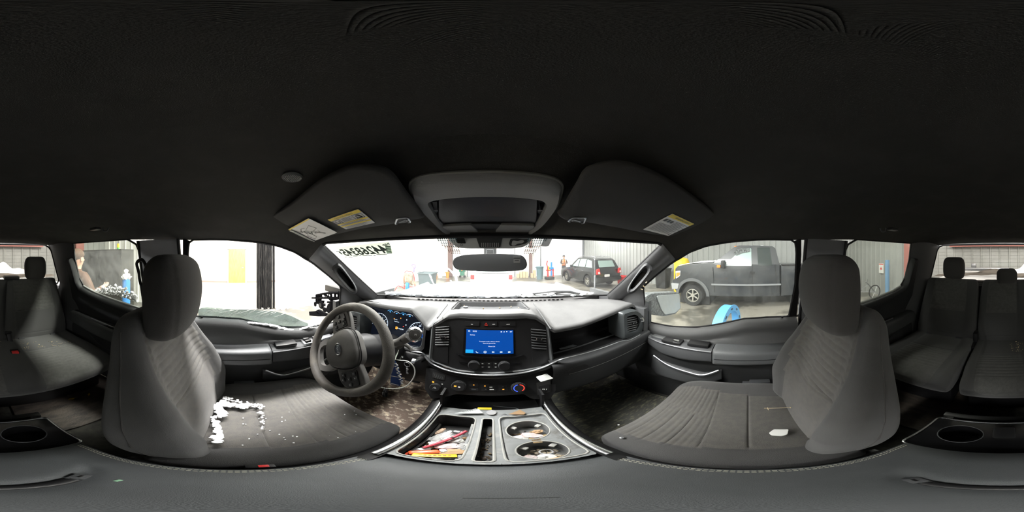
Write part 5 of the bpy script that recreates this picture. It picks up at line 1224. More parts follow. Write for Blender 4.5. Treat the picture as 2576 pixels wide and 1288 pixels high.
# belts
BELT = mat('belt_webbing', (.045, .045, .046), .7, bump=.5, bs=900)
def strap(name, lab, pts, w_=.022, cat_='seat belt'):
    P = resample(cat(pts, 8), 40); bm = NB()
    tube(bm, P, w_, 8, flat=.08, up=(0, 1, .3)); return bm
def belt(lab, pts, tongue, extra=None):
    t = thing('seat_belt', lab, 'seat belt', pts[0], group='rear seat belts')
    obj('webbing', strap('', '', pts), BELT, t)
    bm = NB(); bx(bm, tongue, (.05, .012, .03), r=.005); bx(bm, V(tongue) + V((0, .003, -.035)), (.022, .006, .045), r=.003); obj('tongue', bm, MT['dull_silver'] if extra is None else DKPL, t)
    return t
a_ = lambda u, v, y: RY(u, v, y)
belt('rear belt hanging at the pillar behind the driver side window', [a_(153, 658, -1.44), a_(160, 690, -1.40), a_(170, 750, -1.32), a_(178, 775, -1.24), a_(186, 850, -1.17)], a_(178, 780, -1.25))
belt('rear belt hanging at the pillar behind the passenger side window', [a_(2333, 660, -1.44), a_(2325, 700, -1.40), a_(2312, 755, -1.32), a_(2305, 778, -1.24), a_(2297, 850, -1.18)], a_(2304, 780, -1.25))
t = belt('middle rear belt running down the bench to its red buckle', [a_(26, 696, -1.36), a_(24, 730, -1.26), a_(21, 790, -1.19), a_(20, 835, -1.135)], a_(21, 838, -1.13), 1)
bm = NB(); bx(bm, a_(28, 698, -1.37), (.13, .10, .03), r=.012); obj('guide', bm, DKPL, t)
bm = NB(); P = [a_(22, 840, -1.12), a_(26, 860, -1.10), a_(32, 874, -1.05)]; tube(bm, P, .02, 8, flat=.5, up=(0, 1, 0)); obj('buckle_stalk', bm, DKPL, t)
c = RZ(37, 886, -.635); bm = NB(); bx(bm, c, (.052, .05, .022), r=.005); bk = obj('buckle', bm, DKPL, t); bm = NB(); bx(bm, c + V((0, .015, .008)), (.04, .03, .014), r=.004); obj('release_button', bm, GLOR if 0 else RED, bk)
# debris on the rear seat
for k, (u, v) in enumerate(((98, 872), (3, 884))):
    bm = NB(); leaf(bm, RZ(u, v, -.648), .012, k); obj('fallen_leaf', bm, LEAF, None, ['yellow leaf on the bench behind the driver', 'small yellow leaf by the red buckle'][k], 'leaf')
random.seed(4); bm = NB()
for k in range(120):
    q = random.random(); u = random.choice([random.uniform(50, 180), random.uniform(2540, 2600)]); clump(bm, RZ(u % 2576, random.uniform(858, 885), -.648), [random.uniform(.001, .005) for q in range(3)], k, 0)
obj('dirt_crumbs', bm, TAN, None, 'crumbs of dirt scattered at the back of the rear bench', 'dirt', kind='stuff')
bm = NB()
for k in range(6): 
    p = RZ(random.uniform(125, 150), random.uniform(858, 872), -.645); tube(bm, [p, p + V((random.uniform(-.05, .05), random.uniform(-.03, .03), .006))], .001, 4)
obj('dry_twigs', bm, TAN, None, 'dry twigs at the back of the bench behind the driver', 'twigs', kind='stuff')
# handles / coat hooks over the rear doors
for s, (u, v) in ((-1, (240, 576)), (1, (2246, 577))):
    c = G2((2243, 577), s); c = V((s * .665, c.y, c.z + .0)); 
    t = thing('coat_hook', 'small coat hook under the roof above the rear %s side window' % ('driver' if s < 0 else 'passenger'), 'hook', c, group='coat hooks')
    z = min(c.z, .11); p = V((s * .66, -1.0, .118)) 
    p = RP(u, v, (0, 0, .125), (0, 0, 1))
    bm = NB(); bx(bm, p, (.03, .05, .012), r=.004); obj('plate', bm, DKPL, t)
    bm = NB(); tube(bm, cat([p + V((0, .05, 0)), p + V((0, .055, -.015)), p + V((0, .075, -.018)), p + V((0, .085, -.004))], 5), .0035, 6); obj('hook', bm, PLG, t)
# ---------------- dashboard ----------------
NC = V((0, -.973, .23)); P0c = (0, .61, -.25)
def PC(u, v, off=0): p = RP(u, v, P0c, NC); return p + NC * off
NH = V((0, -.894, .447))
def PH(u, v, off=0): return RP(u, v, (0, .55, -.50), NH) + NH * off
dash = thing('dashboard', 'grey and black truck dashboard below the windshield with lit blue screen', 'dashboard', (0, .75, -.4))
ft = [(-.735, .59, -.33), (-.70, .60, -.29), (-.66, .615, -.262), (-.60, .62, -.247), (-.45, .615, -.238), (-.325, .605, -.227), (-.285, .602, -.262), (-.25, .60, -.302), (-.215, .60, -.272), (-.17, .605, -.236), (-.12, .61, -.227), (.12, .61, -.227), (.165, .605, -.236), (.208, .60, -.272), (.232, .585, -.300), (.35, .578, -.296), (.59, .572, -.264), (.68, .59, -.268), (.735, .61, -.30)]
fy = [(a, b) for a, b, c in ft]; fz = [(a, c) for a, b, c in ft]
bm = NB(); rows = []
xs = [lerp(-.735, .735, k / 150) for k in range(151)]
def dtop(x, t):
    yf_, zf_ = interp(fy, x), interp(fz, x); yb_ = .965 - .17 * (x / .7) ** 2; zb_ = -.268 - .02 * (x / .7) ** 4
    z = lerp(zf_, zb_, sst(0, .8, t)) + .006 * sin(pi * t)
    return V((x, lerp(yf_, yb_, t), z))
TR = (-.128, .122, .22, .78)   # open tray cut in the top: x0, x1, t0, t1
for k in range(26):
    t = k / 22 if k < 23 else 1
    if k > 22: break
    rows.append([dtop(x, t) for x in xs])
front = [[dtop(x, 0) + V((0, -.006, -.008)) for x in xs], [dtop(x, 0) + V((0, -.004, -.02)) for x in xs], [dtop(x, 0) + V((0, .02, -.028)) for x in xs]]
loft(bm, front[::-1] + rows, closed=False, cap=False)
bm.faces.ensure_lookup_table()
def TRY(t): return dtop(0, t).y
trayp = [RZ(u, v, -.245) for u, v in ((1138, 782), (1157, 757), (1308, 757), (1330, 783))]
ty0, ty1 = trayp[0].y, trayp[1].y
def intray(c):
    if not ty0 - .01 < c.y < ty1 + .012: return False
    f = (c.y - ty0) / (ty1 - ty0); return lerp(trayp[0].x, trayp[1].x, f) < c.x < lerp(trayp[3].x, trayp[2].x, f)
bmesh.ops.delete(bm, geom=[f for f in bm.faces if intray(f.calc_center_median())], context='FACES')
obj('top_pad', bm, DASHM, dash, ang=50)
# tray in the top
bm = NB(); zt = -.2385
fl = [V((p.x, p.y, -.268)) for p in trayp]; tp = [V((p.x * 1.0, p.y, zt)) for p in trayp]
o_ = rounded([V((p.x + (-.016 if p.x < 0 else .016), p.y + (-.006 if i in (0, 3) else .016), zt - (0.003 if i in (0, 3) else .012))) for i, p in enumerate(tp)], .02); i_ = rounded([V((p.x, p.y, zt - (.001 if i in (0, 3) else .012))) for i, p in enumerate(tp)], .02); f_ = rounded([V((p.x * .95, p.y + (.004 if i in (0, 3) else -.006), -.272)) for i, p in enumerate(tp)], .02)
loft(bm, [o_, i_, f_], cap=False); bm.faces.new([bm.verts.new(p) for p in f_])
tr = obj('storage_tray', bm, PLG, dash, ang=40)
bm = NB(); tube(bm, [p + V((0, 0, .001)) for p in rounded([V((p.x + (-.008 if p.x < 0 else .008), p.y + (.0 if i in (0, 3) else .008), p.z - (.0 if i in (0, 3) else .011))) for i, p in enumerate(tp)], .02)], .0022, 6, closed=True); obj('tray_rim', bm, DKPL, tr)
bm = NB(); bx(bm, (0, ty0 + .038, -.262), (.235, .004, .014)); obj('divider', bm, DKPL, tr)
# tray contents
PENC = mat('pencil_orange', (.85, .35, .03), .5)
p0, p1 = RZ(1216, 782.5, -.255), RZ(1305, 781.5, -.252)
bm = NB(); cyl(bm, p0, p1, .0038, n=6); pn = obj('pencil', bm, PENC, None, 'orange pencil lying in the dashboard tray', 'pencil')
bm = NB(); cyl(bm, p0 - (p1 - p0).normalized() * .012, p0, .0012, .0038, n=6); obj('tip', bm, TAN, pn)
bm = NB(); cyl(bm, p1, p1 + (p1 - p0).normalized() * .014, .004, n=10); obj('ferrule', bm, RED, pn)
bm = NB(); lathe(bm, [(.0001, 0), (.012, 0), (.012, .002), (.0001, .002)], T(*RZ(1171, 772, -.268))); obj('coin', bm, CHD, None, 'silver coin in the dashboard tray', 'coin')
random.seed(6); CR = mat('crumb', (.45, .33, .2), .8)
for k, (u, v) in enumerate(((1163, 767), (1168, 769), (1183, 763), (1239, 762), (1246, 765), (1254, 762), (1257, 774), (1286, 771), (1276, 766), (1305, 774), (1216, 776), (1265, 783), (1296, 779), (1153, 782), (1303, 762))):
    bm = NB(); clump(bm, RZ(u, v, -.268 if v < 778 else -.262), [random.uniform(.002, .0045) for q in range(3)], k, 1); obj('popcorn_crumb', bm, CR, None, 'tan crumb in the dashboard tray' , 'crumb', 'crumbs in the dashboard tray')
# vent slot along the glass: dashes
bm = NB()
for k in range(34): bx(bm, (lerp(-.42, .40, k / 33), .945 - .15 * (lerp(-.42, .40, k / 33) / .7) ** 2 - .02, -.262), (.014, .006, .006))
obj('defrost_slot', bm, DKPL, dash, kind='stuff')
for P_ in ([(1342, 763), (1362, 792), (1386, 828)], [(1126, 766), (1112, 784), (1100, 800)]):
    bm = NB(); tube(bm, [RZ(u, v, -.236 - .001 * i) if i < 2 else RZ(u, v, -.262 if u > 1200 else -.238) for i, (u, v) in enumerate(P_)], .0025, 6); obj('airbag_seam', bm, PLG, dash)
# right-hand side: open shelf, bright line, glove box
def xl(bm, x0, x1, prof, n=24, fx=None):
    rows = []
    for k in range(n + 1):
        x = lerp(x0, x1, k / n); rows.append([V((x, a + (fx(x) if fx else 0), b)) for a, b in prof])
    loft(bm, rows, closed=False, cap=False)
bm = NB(); xl(bm, .232, .735, [(.61, -.315), (.70, -.318), (.71, -.34), (.705, -.425), (.69, -.437), (.56, -.447)]); obj('shelf', bm, DKPL, dash, ang=40)
bm = NB(); xl(bm, .20, .745, cat([(.565, -.445, 0), (.53, -.444, 0), (.512, -.452, 0), (.508, -.49, 0), (.525, -.58, 0), (.565, -.68, 0), (.66, -.74, 0), (.80, -.76, 0)], 4) and [(p.x, p.y) for p in cat([(.565, -.445, 0), (.53, -.444, 0), (.512, -.452, 0), (.508, -.49, 0), (.525, -.58, 0), (.565, -.68, 0), (.66, -.74, 0), (.80, -.76, 0)], 4)]); gb_ = obj('glove_box', bm, PLAS, dash, ang=60)
bm = NB(); P = [RY(u, v, .512) for u, v in ((1425, 934), (1438, 925), (1470, 914), (1482, 919), (1476, 924), (1445, 934))]; prism(bm, rounded(P, .006), (0, -.006, 0)); obj('latch', bm, DKPL, gb_)
bm = NB(); tube(bm, [V((x, .507, -.505)) for x in (.26, .70)], .0015, 5); obj('lid_seam', bm, BLK, gb_)
for vv in (.0,):
    bm = NB(); tube(bm, [V((.235, .60, -.440)), V((.45, .61, -.434)), V((.56, .60, -.428))], .004, 6); obj('shelf_lip', bm, PLG, dash)
# swoosh: broad satin strip under the centre and along the right
sw = [(1068, 896), (1076, 905), (1087, 914), (1122, 930), (1174, 940.5), (1256, 943), (1323, 936), (1373, 921), (1398, 910), (1424, 900.5), (1511, 876.6), (1560, 859), (1582, 856), (1610, 842)]
def SWy(u): return interp([(1060, .575), (1122, .548), (1237, .535), (1350, .548), (1400, .53), (1424, .516), (1620, .508)], u)
P = resample(cat([RY(u, v, SWy(u)) for u, v in sw], 6), 80)
bm = NB(); tube(bm, P, lambda k: .0105 if k < .5 else lerp(.0105, .0035, sst(.5, .62, k)), 10, flat=.45, up=(0, .5, .86)); obj('satin_strip', bm, mat('satin_grey', (.42, .43, .45), .28, .8), dash, ang=70)
bm = NB(); P2 = [p + V((0, .012, -.018)) for p in P if p.x < .22]; tube(bm, P2, .016, 10, flat=.8, up=(0, .5, .86)); obj('strip_underside', bm, DKPL, dash, ang=70)
# note lying on the shelf, script on the right
bm = NB(); P = [RZ(u, v, -.433) for u, v in ((1406, 877), (1441, 867), (1452, 870), (1410, 880))]; prism(bm, P, (0, 0, .001)); obj('folded_note', bm, mat('dull_paper', (.16, .17, .18), .6), None, 'folded dark paper lying on the passenger shelf', 'paper')
bm = NB(); pp = RY(1492, 847, .700)
text('lettering', 'F-150', .02, frame(pp, (1, 0, 0), (0, -1, 0)), MT['dull_silver'], dash) if 0 else None
bx(bm, RY(1497, 847, .70), (.018, .004, .008)); bx(bm, RY(1489, 848, .70), (.01, .004, .003)); bx(bm, RY(1484, 847, .70), (.003, .004, .008)); obj('shelf_emblem', bm, CHD, dash)
# knee panel and driver side body
bm = NB(); xl(bm, -.745, -.20, [(p.x, p.y) for p in cat([(.70, -.29, 0), (.665, -.32, 0), (.66, -.40, 0), (.61, -.435, 0), (.575, -.45, 0), (.565, -.50, 0), (.585, -.62, 0), (.68, -.72, 0), (.80, -.74, 0)], 4)]); obj('knee_panel', bm, DKPL, dash, ang=60)
bm = NB(); tube(bm, cat([RY(760 + 1, 900, .56) if 0 else V((-.72, .575, -.44)), V((-.62, .572, -.43)), V((-.5, .565, -.425)), V((-.42, .56, -.44)), V((-.34, .56, -.47))], 6), .009, 8, flat=.5, up=(0, .5, .86)); obj('satin_strip', bm, MT['satin_grey'], dash)
bm = NB(); tube(bm, cat([RY(1034, 885, .572), RY(1048, 885, .57), RY(1062, 888, .57), RY(1072, 896, .575), RY(1080, 906, .57)], 5), .0035, 6); obj('column_trim_edge', bm, CHD, dash)
# ends of the dash with round-cornered vents
def vent(parent, pix, plane, nslat, knob, nm='air_vent', horizontal=True, frame_m=None):
    P = [plane(u, v) for u, v in pix]; c = sum(P, V()) / 4; xd = (P[1] - P[0]); yd = (P[3] - P[0]); nn = xd.cross(yd).normalized()
    if nn.dot(c) > 0: nn = -nn
    bm = NB(); L = rounded(P, .008); L2 = [p - nn * .02 for p in L]; loft(bm, [[p + nn * .001 for p in L], L2], cap=False); bm.faces.new([bm.verts.new(p) for p in L2]); v_ = obj(nm, bm, frame_m or BLK, parent)
    for k in range(nslat):
        t = (k + .5) / nslat; a = P[0].lerp(P[3], t); b = P[1].lerp(P[2], t); bm = NB()
        tube(bm, [a + nn * .0015, b + nn * .0015], .0035, 6, flat=.35, up=yd.normalized() * .8 - nn * .6); obj('slat', bm, PLG if frame_m is None else frame_m, v_)
    if knob:
        k_ = plane(*knob) + nn * .006; x = xd.normalized(); bm = NB(); bx(bm, (0, 0, 0), (.018, .009, .006), r=.002, M=frame(k_, x, nn)); kb = obj('vent_knob', bm, DKPL, v_)
        for s in (-1, 1):
            bm = NB(); bx(bm, (s * .010, 0, .001), (.004, .011, .008), r=.0015, M=frame(k_, x, nn)); obj('chrome_end', bm, CHR, kb)
    return v_
DSAT = mat('dark_satin', (.09, .10, .105), .25, .5)
def endpod(s):
    f = lambda u, v, y=.545: RY(u if s > 0 else 2 * U0 - u, v, y)
    dz = 0
    out = [(1563, 787), (1585, 780), (1600, 779), (1612, 788), (1618, 806), (1618, 828), (1607, 845), (1590, 849), (1566, 855)]
    inn = [(1574, 796), (1594, 790), (1603, 795), (1607, 812), (1600, 830), (1580, 836), (1576, 834)]
    A = resample(rounded([f(*q) for q in out], .012), 60, True); B = resample(rounded([f(*q) for q in inn], .01), 60, True)
    bm = NB(); rings = [[p + V((0, .10, 0)) for p in A], A, [p + V((0, -.010, 0)) for p in [a.lerp(b, .25) for a, b in zip(A, B)]], [p + V((0, -.008, 0)) for p in B], [p + V((0, .02, 0)) for p in B]]
    loft(bm, rings, cap=False); pod = obj('vent_surround', bm, DSAT, dash, ang=50)
    vent(pod, [(1575, 799), (1603, 793), (1605, 829), (1577, 836)] if s > 0 else [(2 * U0 - 1603, 793), (2 * U0 - 1575, 799), (2 * U0 - 1577, 836), (2 * U0 - 1605, 829)], lambda u, v: RY(u, v, .548), 7, ((1594, 811) if s > 0 else (2 * U0 - 1594, 811)), frame_m=None)
    bm = NB(); P = rounded([f(*q, .538) for q in ((1608, 800), (1616, 798), (1620, 808), (1611, 810))], .002); prism(bm, P, (0, -.006, 0), .001); q_ = obj('bright_tab', bm, CHR, pod)
    bm = NB(); P = [f(*q, .531) for q in ((1610, 802), (1615, 801), (1617, 806), (1612, 808))]; prism(bm, P, (0, -.002, 0)); obj('tab_centre', bm, PLG, q_)
endpod(1); endpod(-1)
for s in (-1, 1):
    bm = NB(); bx(bm, (s * .735, .68, -.46), (.04, .30, .32), r=.01); obj('end_panel', bm, DOORM, dash)
# instrument cluster
def CL(u, v, off=0): return RP(u, v, (0, .625, -.30), NC) + NC * off
co = [(905, 786), (915, 770), (926, 764), (1037, 786), (1050, 797), (1067, 822), (1061, 870), (1052, 876), (1032, 872), (918, 834), (904, 820)]
A = resample(rounded([CL(*q) for q in co], .01), 90, True); cc = sum(A, V()) / 90
hood = resample(rounded([CL(*q) for q in [(898, 776), (912, 758), (922, 754), (1041, 776), (1056, 792), (1075, 820), (1070, 876), (1056, 886), (1028, 880), (914, 842), (896, 824)]], .01), 90, True)
bm = NB(); loft(bm, [[p + NC * .012 for p in hood], [p + NC * .010 for p in [a.lerp(b, .4) for a, b in zip(hood, A)]], [p + NC * .0 for p in A], [p - NC * .012 for p in A]], cap=False); cl_ = obj('cluster_surround', bm, DKPL, dash, ang=50)
bm = NB(); tube(bm, [p + NC * .001 for p in A], .0022, 6, closed=True); obj('silver_line', bm, MT['satin_grey'], cl_)
bm = NB(); bm.faces.new([bm.verts.new(p - NC * .008) for p in A]); cs = obj('cluster_screen', bm, SCRD, dash, flat=True)
def gauge(u, v, r, a0, a1, nt, nums, cut):
    c = CL(u, v, -.006); M = frame(c, (1, 0, 0), NC); bm = NB()
    tube(bm, [M @ V((r * cos(a), r * sin(a), 0)) for a in (radians(lerp(a0, a1, k / 40)) for k in range(41))], .0012, 4); obj('gauge_ring', bm, GLOW, cs)
    bm = NB()
    for k in range(nt + 1):
        a = radians(lerp(a0, a1, k / nt)); L = .82 if k % 2 == 0 else .90
        tube(bm, [M @ V((r * cos(a), r * sin(a), 0)), M @ V((r * L * cos(a), r * L * sin(a), 0))], .0009, 4)
    obj('gauge_ticks', bm, GLOW, cs)
    for txt, a in nums: text('lettering', txt, .012, M @ T(r * .66 * cos(radians(a)), r * .66 * sin(radians(a)), 0), GLOW, cs)
gauge(952, 812, .052, 200, -30, 14, [('3', 92), ('4', 62), ('5', 30), ('6', 0), ('2', 125), ('1', 160), ('x1000', 75)][:6], 0)
gauge(1053, 838, .050, 190, 30, 12, [('20', 165), ('40', 128), ('60', 90), ('80', 50)], 0)
for k, (u, v) in enumerate(((980, 785), (996, 789), (1013, 792), (1029, 796))):
    M = frame(CL(u, v, -.006), (1, 0, 0), NC); bm = NB(); tube(bm, [M @ V((.018 * cos(a), .013 * sin(a) - .004, 0)) for a in (radians(150 - q * 12) for q in range(11))], .0011, 4); 
    obj('small_gauge', bm, GLOW if k % 2 else GLOC, cs)
    bm = NB(); bx(bm, (0, .001, 0), (.008, .005, .001), M=M); obj('gauge_symbol', bm, GLOC, cs)
for s_, u, v, h, al in (('Battery', 986, 798, .006, 'LEFT'), ('Service', 990, 803, .006, 'LEFT'), ('Suspension', 990, 808, .006, 'LEFT'), ('Vehicle', 986, 815, .005, 'LEFT')):
    if s_ in ('Service', 'Suspension'): text('lettering', s_, h, frame(CL(u, v, -.006), (1, 0, 0), NC), GLOW, cs, align=al)
for (u, v, m_) in ((1006.5, 801, GLOO), (1021.5, 805, GLOW), (990, 802, GLOO), (1019.5, 818, GLOW), (1013, 822, GLOR)):
    bm = NB(); bx(bm, (0, 0, 0), (.004, .005, .001), M=frame(CL(u, v, -.006), (1, 0, 0), NC)); obj('status_icon', bm, m_, cs)
for k, ch in enumerate('PRNDM'):
    M = frame(CL(995.5 + 4.0 * k, 825.2 + 1.1 * k, -.006), (1, 0, 0), NC)
    if k == 0: bm = NB(); bx(bm, (0, 0, 0), (.010, .013, .001), M=M); obj('gear_marker', bm, GLOO, cs)
    text('lettering', ch, .009, M @ T(0, 0, .001), GLOW if k else SCRD, cs)
# centre stack
out = [(1078, 905), (1086, 812), (1120, 793), (1347, 793), (1382, 813), (1393, 911)]
mid = [(1087, 905), (1094, 817), (1124, 799), (1342, 799), (1373, 819), (1384, 915)]
A = resample(rounded([PC(*q) for q in out + [(1323, 932), (1237, 940), (1150, 933)]], .012), 120, True); B = resample(rounded([PC(*q) for q in mid + [(1323, 928), (1237, 936), (1150, 929)]], .01), 120, True)
bm = NB(); loft(bm, [[p - NC * .06 for p in A], A, [p + NC * .007 for p in [a.lerp(b, .5) for a, b in zip(A, B)]], [p + NC * .001 for p in B]], cap=False); stack = obj('centre_bezel', bm, mat('bezel_grey', (.10, .105, .11), .45), dash, ang=50)
bm = NB(); bm.faces.new([bm.verts.new(p + NC * .001) for p in B]); face = obj('centre_face', bm, DKPL, dash, flat=True)
def onface(nm, pix, m_, th=.002, r=.003, off=.001, parent=None, pl=PC, nn=NC, **k):
    b_ = NB(); prism(b_, rounded([pl(u, v, off) for u, v in pix], r), nn * th, 0); return obj(nm, b_, m_, parent or dash, **k)
scr = onface('touch_screen', [(1168, 825), (1292.5, 827), (1294, 893), (1164, 890)], PIANO, .003, .004)
glo = onface('display', [(1174, 827.5), (1290.5, 829.5), (1291.5, 888.5), (1171.5, 886.5)], SCRN, .0008, .001, .0045, scr)
def st(s_, u, v, h, al='CENTER', m_=GLOW, off=.0062, par=None): return text('lettering', s_, h, frame(PC(u, v, off), (1, 0, 0), NC), m_, par or scr, align=al)
st('10:32', 1194.5, 832.5, .0072); st('48°', 1285, 834, .0072); st('Sources', 1189, 841.5, .0056); st('To stream audio, select a device', 1231, 858.5, .0056); st('from the phone list.', 1231, 862.8, .0056); st('Phone List', 1237, 870.5, .0056)
for k, s_ in enumerate(('Audio', 'Phone', 'Nav', 'Apps', 'Settings', 'Vehicle')[1:]):
    u = 1200.5 + k * 20; bm = NB(); M = frame(PC(u, 884.5, .0062), (1, 0, 0), NC)
    if k == 0: tube(bm, [M @ V(p) for p in ((-.004, .003, 0), (-.002, -.001, 0), (.002, -.003, 0), (.004, -.002, 0))], .001, 5)
    elif k == 1: tube(bm, [M @ V((.0045 * cos(a), .0045 * sin(a), 0)) for a in (2 * pi * q / 12 for q in range(12))], .0008, 4, closed=True); bx(bm, (0, 0, 0), (.005, .001, .0008), M=M)
    else: [bx(bm, (q * .003 - .003, 0, 0), (.0022, .005, .0008), M=M) for q in range(3)]
    obj('app_icon', bm, GLOW, scr)
onface('active_tile', [(1171.8, 878), (1191, 878.5), (1191, 887), (1171.5, 886.6)], mat('tile_cyan', (.0, .1, .3), .3, emit=(.02, .45, .95), es=.9), .0004, .0008, .0054, scr)
onface('icon_bar', [(1192, 878.6), (1291, 880.2), (1291.3, 888.3), (1192, 887)], mat('bar_navy', (.0, .02, .1), .3, emit=(.0, .05, .28), es=.9), .0003, .0008, .0054, scr)
bm = NB(); M = frame(PC(1181, 832, .0062), (1, 0, 0), NC); tube(bm, [M @ V(p) for p in ((-.003, -.002, 0), (-.003, .001, 0), (0, .0035, 0), (.003, .001, 0), (.003, -.002, 0))], .0007, 4, closed=True); obj('home_icon', bm, GLOW, scr)
for u, v in ((1261, 834), (1268, 834.5), (1274.5, 834)):
    bm = NB(); M = frame(PC(u, v, .0062), (1, 0, 0), NC); tube(bm, [M @ V((.0022 * cos(a), .0022 * sin(a), 0)) for a in (2 * pi * q / 10 for q in range(10 if u < 1262 else 6))], .0006, 4, closed=True); obj('status_icon', bm, GLOW, scr)
for k, (u0_, u1_) in enumerate(((1169, 1206.5), (1214, 1251), (1259, 1297))):
    b_ = onface('button', [(u0_, 808), (u1_, 808.5), (u1_ - 1, 819.5), (u0_ + 1, 819)], DKPL if k else DKPL, .003, .003, .001)
    if k == 1:
        bm = NB(); P = [PC(u, v, .005) for u, v in ((1219.5, 817.5), (1223, 812), (1226.5, 817.8))]; tube(bm, P, .0009, 4, closed=True); obj('hazard_triangle', bm, GLOR, b_)
    bm = NB(); bx(bm, (0, 0, 0), (.007 + .003 * k, .0022, .0006), M=frame(PC(1187.5 if k == 0 else (1242 if k == 1 else 1278), 815.2, .0045), (1, 0, 0), NC)); obj('symbol', bm, LBL, b_)
vent(dash, [(1097, 820), (1131, 817), (1130, 869), (1096, 869)], lambda u, v: PC(u, v, .003), 8, (1116, 847)); vent(dash, [(1335, 824), (1372, 827), (1374, 880), (1337, 877)], lambda u, v: PC(u, v, .003), 8, (1354, 851))
onface('blank_panel', [(1095, 873), (1128, 872), (1127, 914), (1092, 908)], DKPL, .0022, .003); onface('blank_panel', [(1338, 884), (1374, 881), (1378, 913), (1340, 919)], DKPL, .0022, .003)
onface('ridge', [(1147, 888), (1165, 894), (1297, 896), (1318, 891), (1297, 900), (1165, 898)], PIANO, .006, .004)
onface('ridge', [(1154, 908), (1178, 911), (1176, 914), (1156, 911)], PIANO, .004, .002); onface('ridge', [(1285, 913), (1309, 911), (1307, 914), (1286, 916)], PIANO, .004, .002)
def knob(nm, c, r, h, pl, nn, par, lab=None):
    M = frame(c, (1, 0, 0), nn); t_ = None
    bm = NB(); lathe(bm, [(r * 1.06, 0), (r * 1.06, h * .25), (r, h * .3), (r * .95, h * .85), (r * .88, h)], M, 32, cap=False); t_ = obj(nm, bm, DSAT if 0 else DKPL, par)
    bm = NB(); [bx(bm, (r * 1.0 * cos(a), r * 1.0 * sin(a), h * .5), (.0012, .0012, h * .6), M=M) for a in (2 * pi * k / 36 for k in range(36))]; obj('grip_ridges', bm, PLG, t_, kind='stuff')
    bm = NB(); lathe(bm, [(r * .88, h * .97), (r * .8, h * .9), (.0001, h * .9)], M, 28); obj('knob_cap', bm, DKPL, t_)
    return t_, M
for (u, v, s_) in ((1193, 916, 'VOL'), (1268, 917.5, 'TUNE')):
    k_, M = knob('audio_knob', PC(u, v, .002), .0195, .018, PC, NC, dash); text('lettering', s_, .006, M @ T(0, .001, .0172), LBL, k_)
for i in range(3):
    for j in range(2):
        u, v = (1214, 1230, 1247)[i], (914, 922.5)[j]; b_ = onface('key', [(u - 7, v - 4), (u + 7, v - 4), (u + 7, v + 3.6), (u - 7, v + 3.6)], DKPL, .002, .001)
        bm = NB(); bx(bm, (0, 0, 0), (.006, .0022, .0005), M=frame(PC(u, v, .0035), (1, 0, 0), NC)); obj('symbol', bm, LBL, b_)
# climate panel
P = [PH(u, v) for u, v in ((1071, 925), (1068, 978), (1085, 1004), (1124, 998), (1149, 991.5), (1318, 991.5), (1338, 1004), (1385, 1004), (1399, 981), (1396, 921))]
bm = NB(); prism(bm, rounded(P, .008), -NH * .05, .003); cp = obj('climate_panel', bm, DKPL, dash, ang=50)
for (u, v) in ((1155.5, 969.5), (1303.5, 973)):
    k_, M = knob('climate_knob', PH(u, v, .001), .024, .02, PH, NH, dash)
    if u < 1200:
        bm = NB(); bx(bm, (-.010, .001, .019), (.008, .006, .001), M=M); obj('lit_symbol', bm, GLOO, k_); bm = NB(); bx(bm, (.003, -.001, .019), (.007, .006, .001), M=M); obj('symbol', bm, LBL, k_)
    else:
        for a0, a1, m_ in ((100, 250, GLOB), (80, -60, GLOR)):
            bm = NB(); tube(bm, [M @ V((.0165 * cos(radians(lerp(a0, a1, q / 16))), .0165 * sin(radians(lerp(a0, a1, q / 16))), .019)) for q in range(17)], .0022, 5, flat=.4, up=NH); obj('temperature_arc', bm, m_, k_)
        text('lettering', 'TEMP', .006, M @ T(0, -.002, .019), LBL, k_)
for (u, v, w_, m_) in ((1192, 968, 4, GLOO), (1192, 979, 13, PLG), (1220, 970.5, 4, GLOO), (1266, 979, 5, GLOO), (1265, 972.5, 5, PLG), (1235, 973.5, 8, LBL), (1222, 979, 4, PLG), (1237, 979.5, 12, LBL)):
    b_ = onface('button', [(u - 11, v - 4.5), (u + 11, v - 4.5), (u + 11, v + 4.5), (u - 11, v + 4.5)], DKPL, .0015, .002, .001, pl=PH, nn=NH)
    bm = NB(); bx(bm, (0, 0, 0), (w_ * .0012, .0035, .0006), M=frame(PH(u, v, .003), (1, 0, 0), NH)); obj('symbol', bm, m_, b_)
text('lettering', 'AIRBAG', .005, frame(PH(1192, 979, .004), (1, 0, 0), NH), LBL, dash) if 0 else None
# left: coin pocket and round selector; right: hinged silver cover over outlets
onface('coin_pocket', [(1089, 934), (1120, 944), (1118, 957), (1088, 949)], BLK, .001, .002, .0012, pl=PH, nn=NH)
for k in range(5): onface('pocket_slat', [(1092 + k * 5, 938 + k * 2), (1093.2 + k * 5, 938 + k * 2), (1098 + k * 4.5, 951 + k * .8), (1096.8 + k * 4.5, 951 + k * .8)], PLG, .002, 0, .002, pl=PH, nn=NH)
k_, M = knob('drive_selector', PH(1096.5, 973.5, .001), .019, .014, PH, NH, dash); bm = NB(); tube(bm, [M @ V(p) for p in ((-.006, -.004, .0135), (0, .005, .0135), (.006, -.004, .0135), (-.003, 0, .0135), (.003, 0, .0135))], .0008, 4); obj('symbol', bm, LBL, k_)
onface('lit_symbol', [(1088, 958.5), (1092.5, 959.5), (1092.3, 962.5), (1087.8, 961.5)], GLOO, .001, 0, .002, pl=PH, nn=NH)
for u, v in ((1111, 965), (1109, 986)): onface('mark', [(u, v), (u + 3.5, v + .5), (u + 3.5, v + 1.8), (u, v + 1.4)], LBL, .001, 0, .002, pl=PH, nn=NH)
P = [RY(u, v, y) for u, v, y in ((1348, 949, .50), (1375, 940.5, .54), (1392, 952.5, .50), (1361, 961.5, .46))]
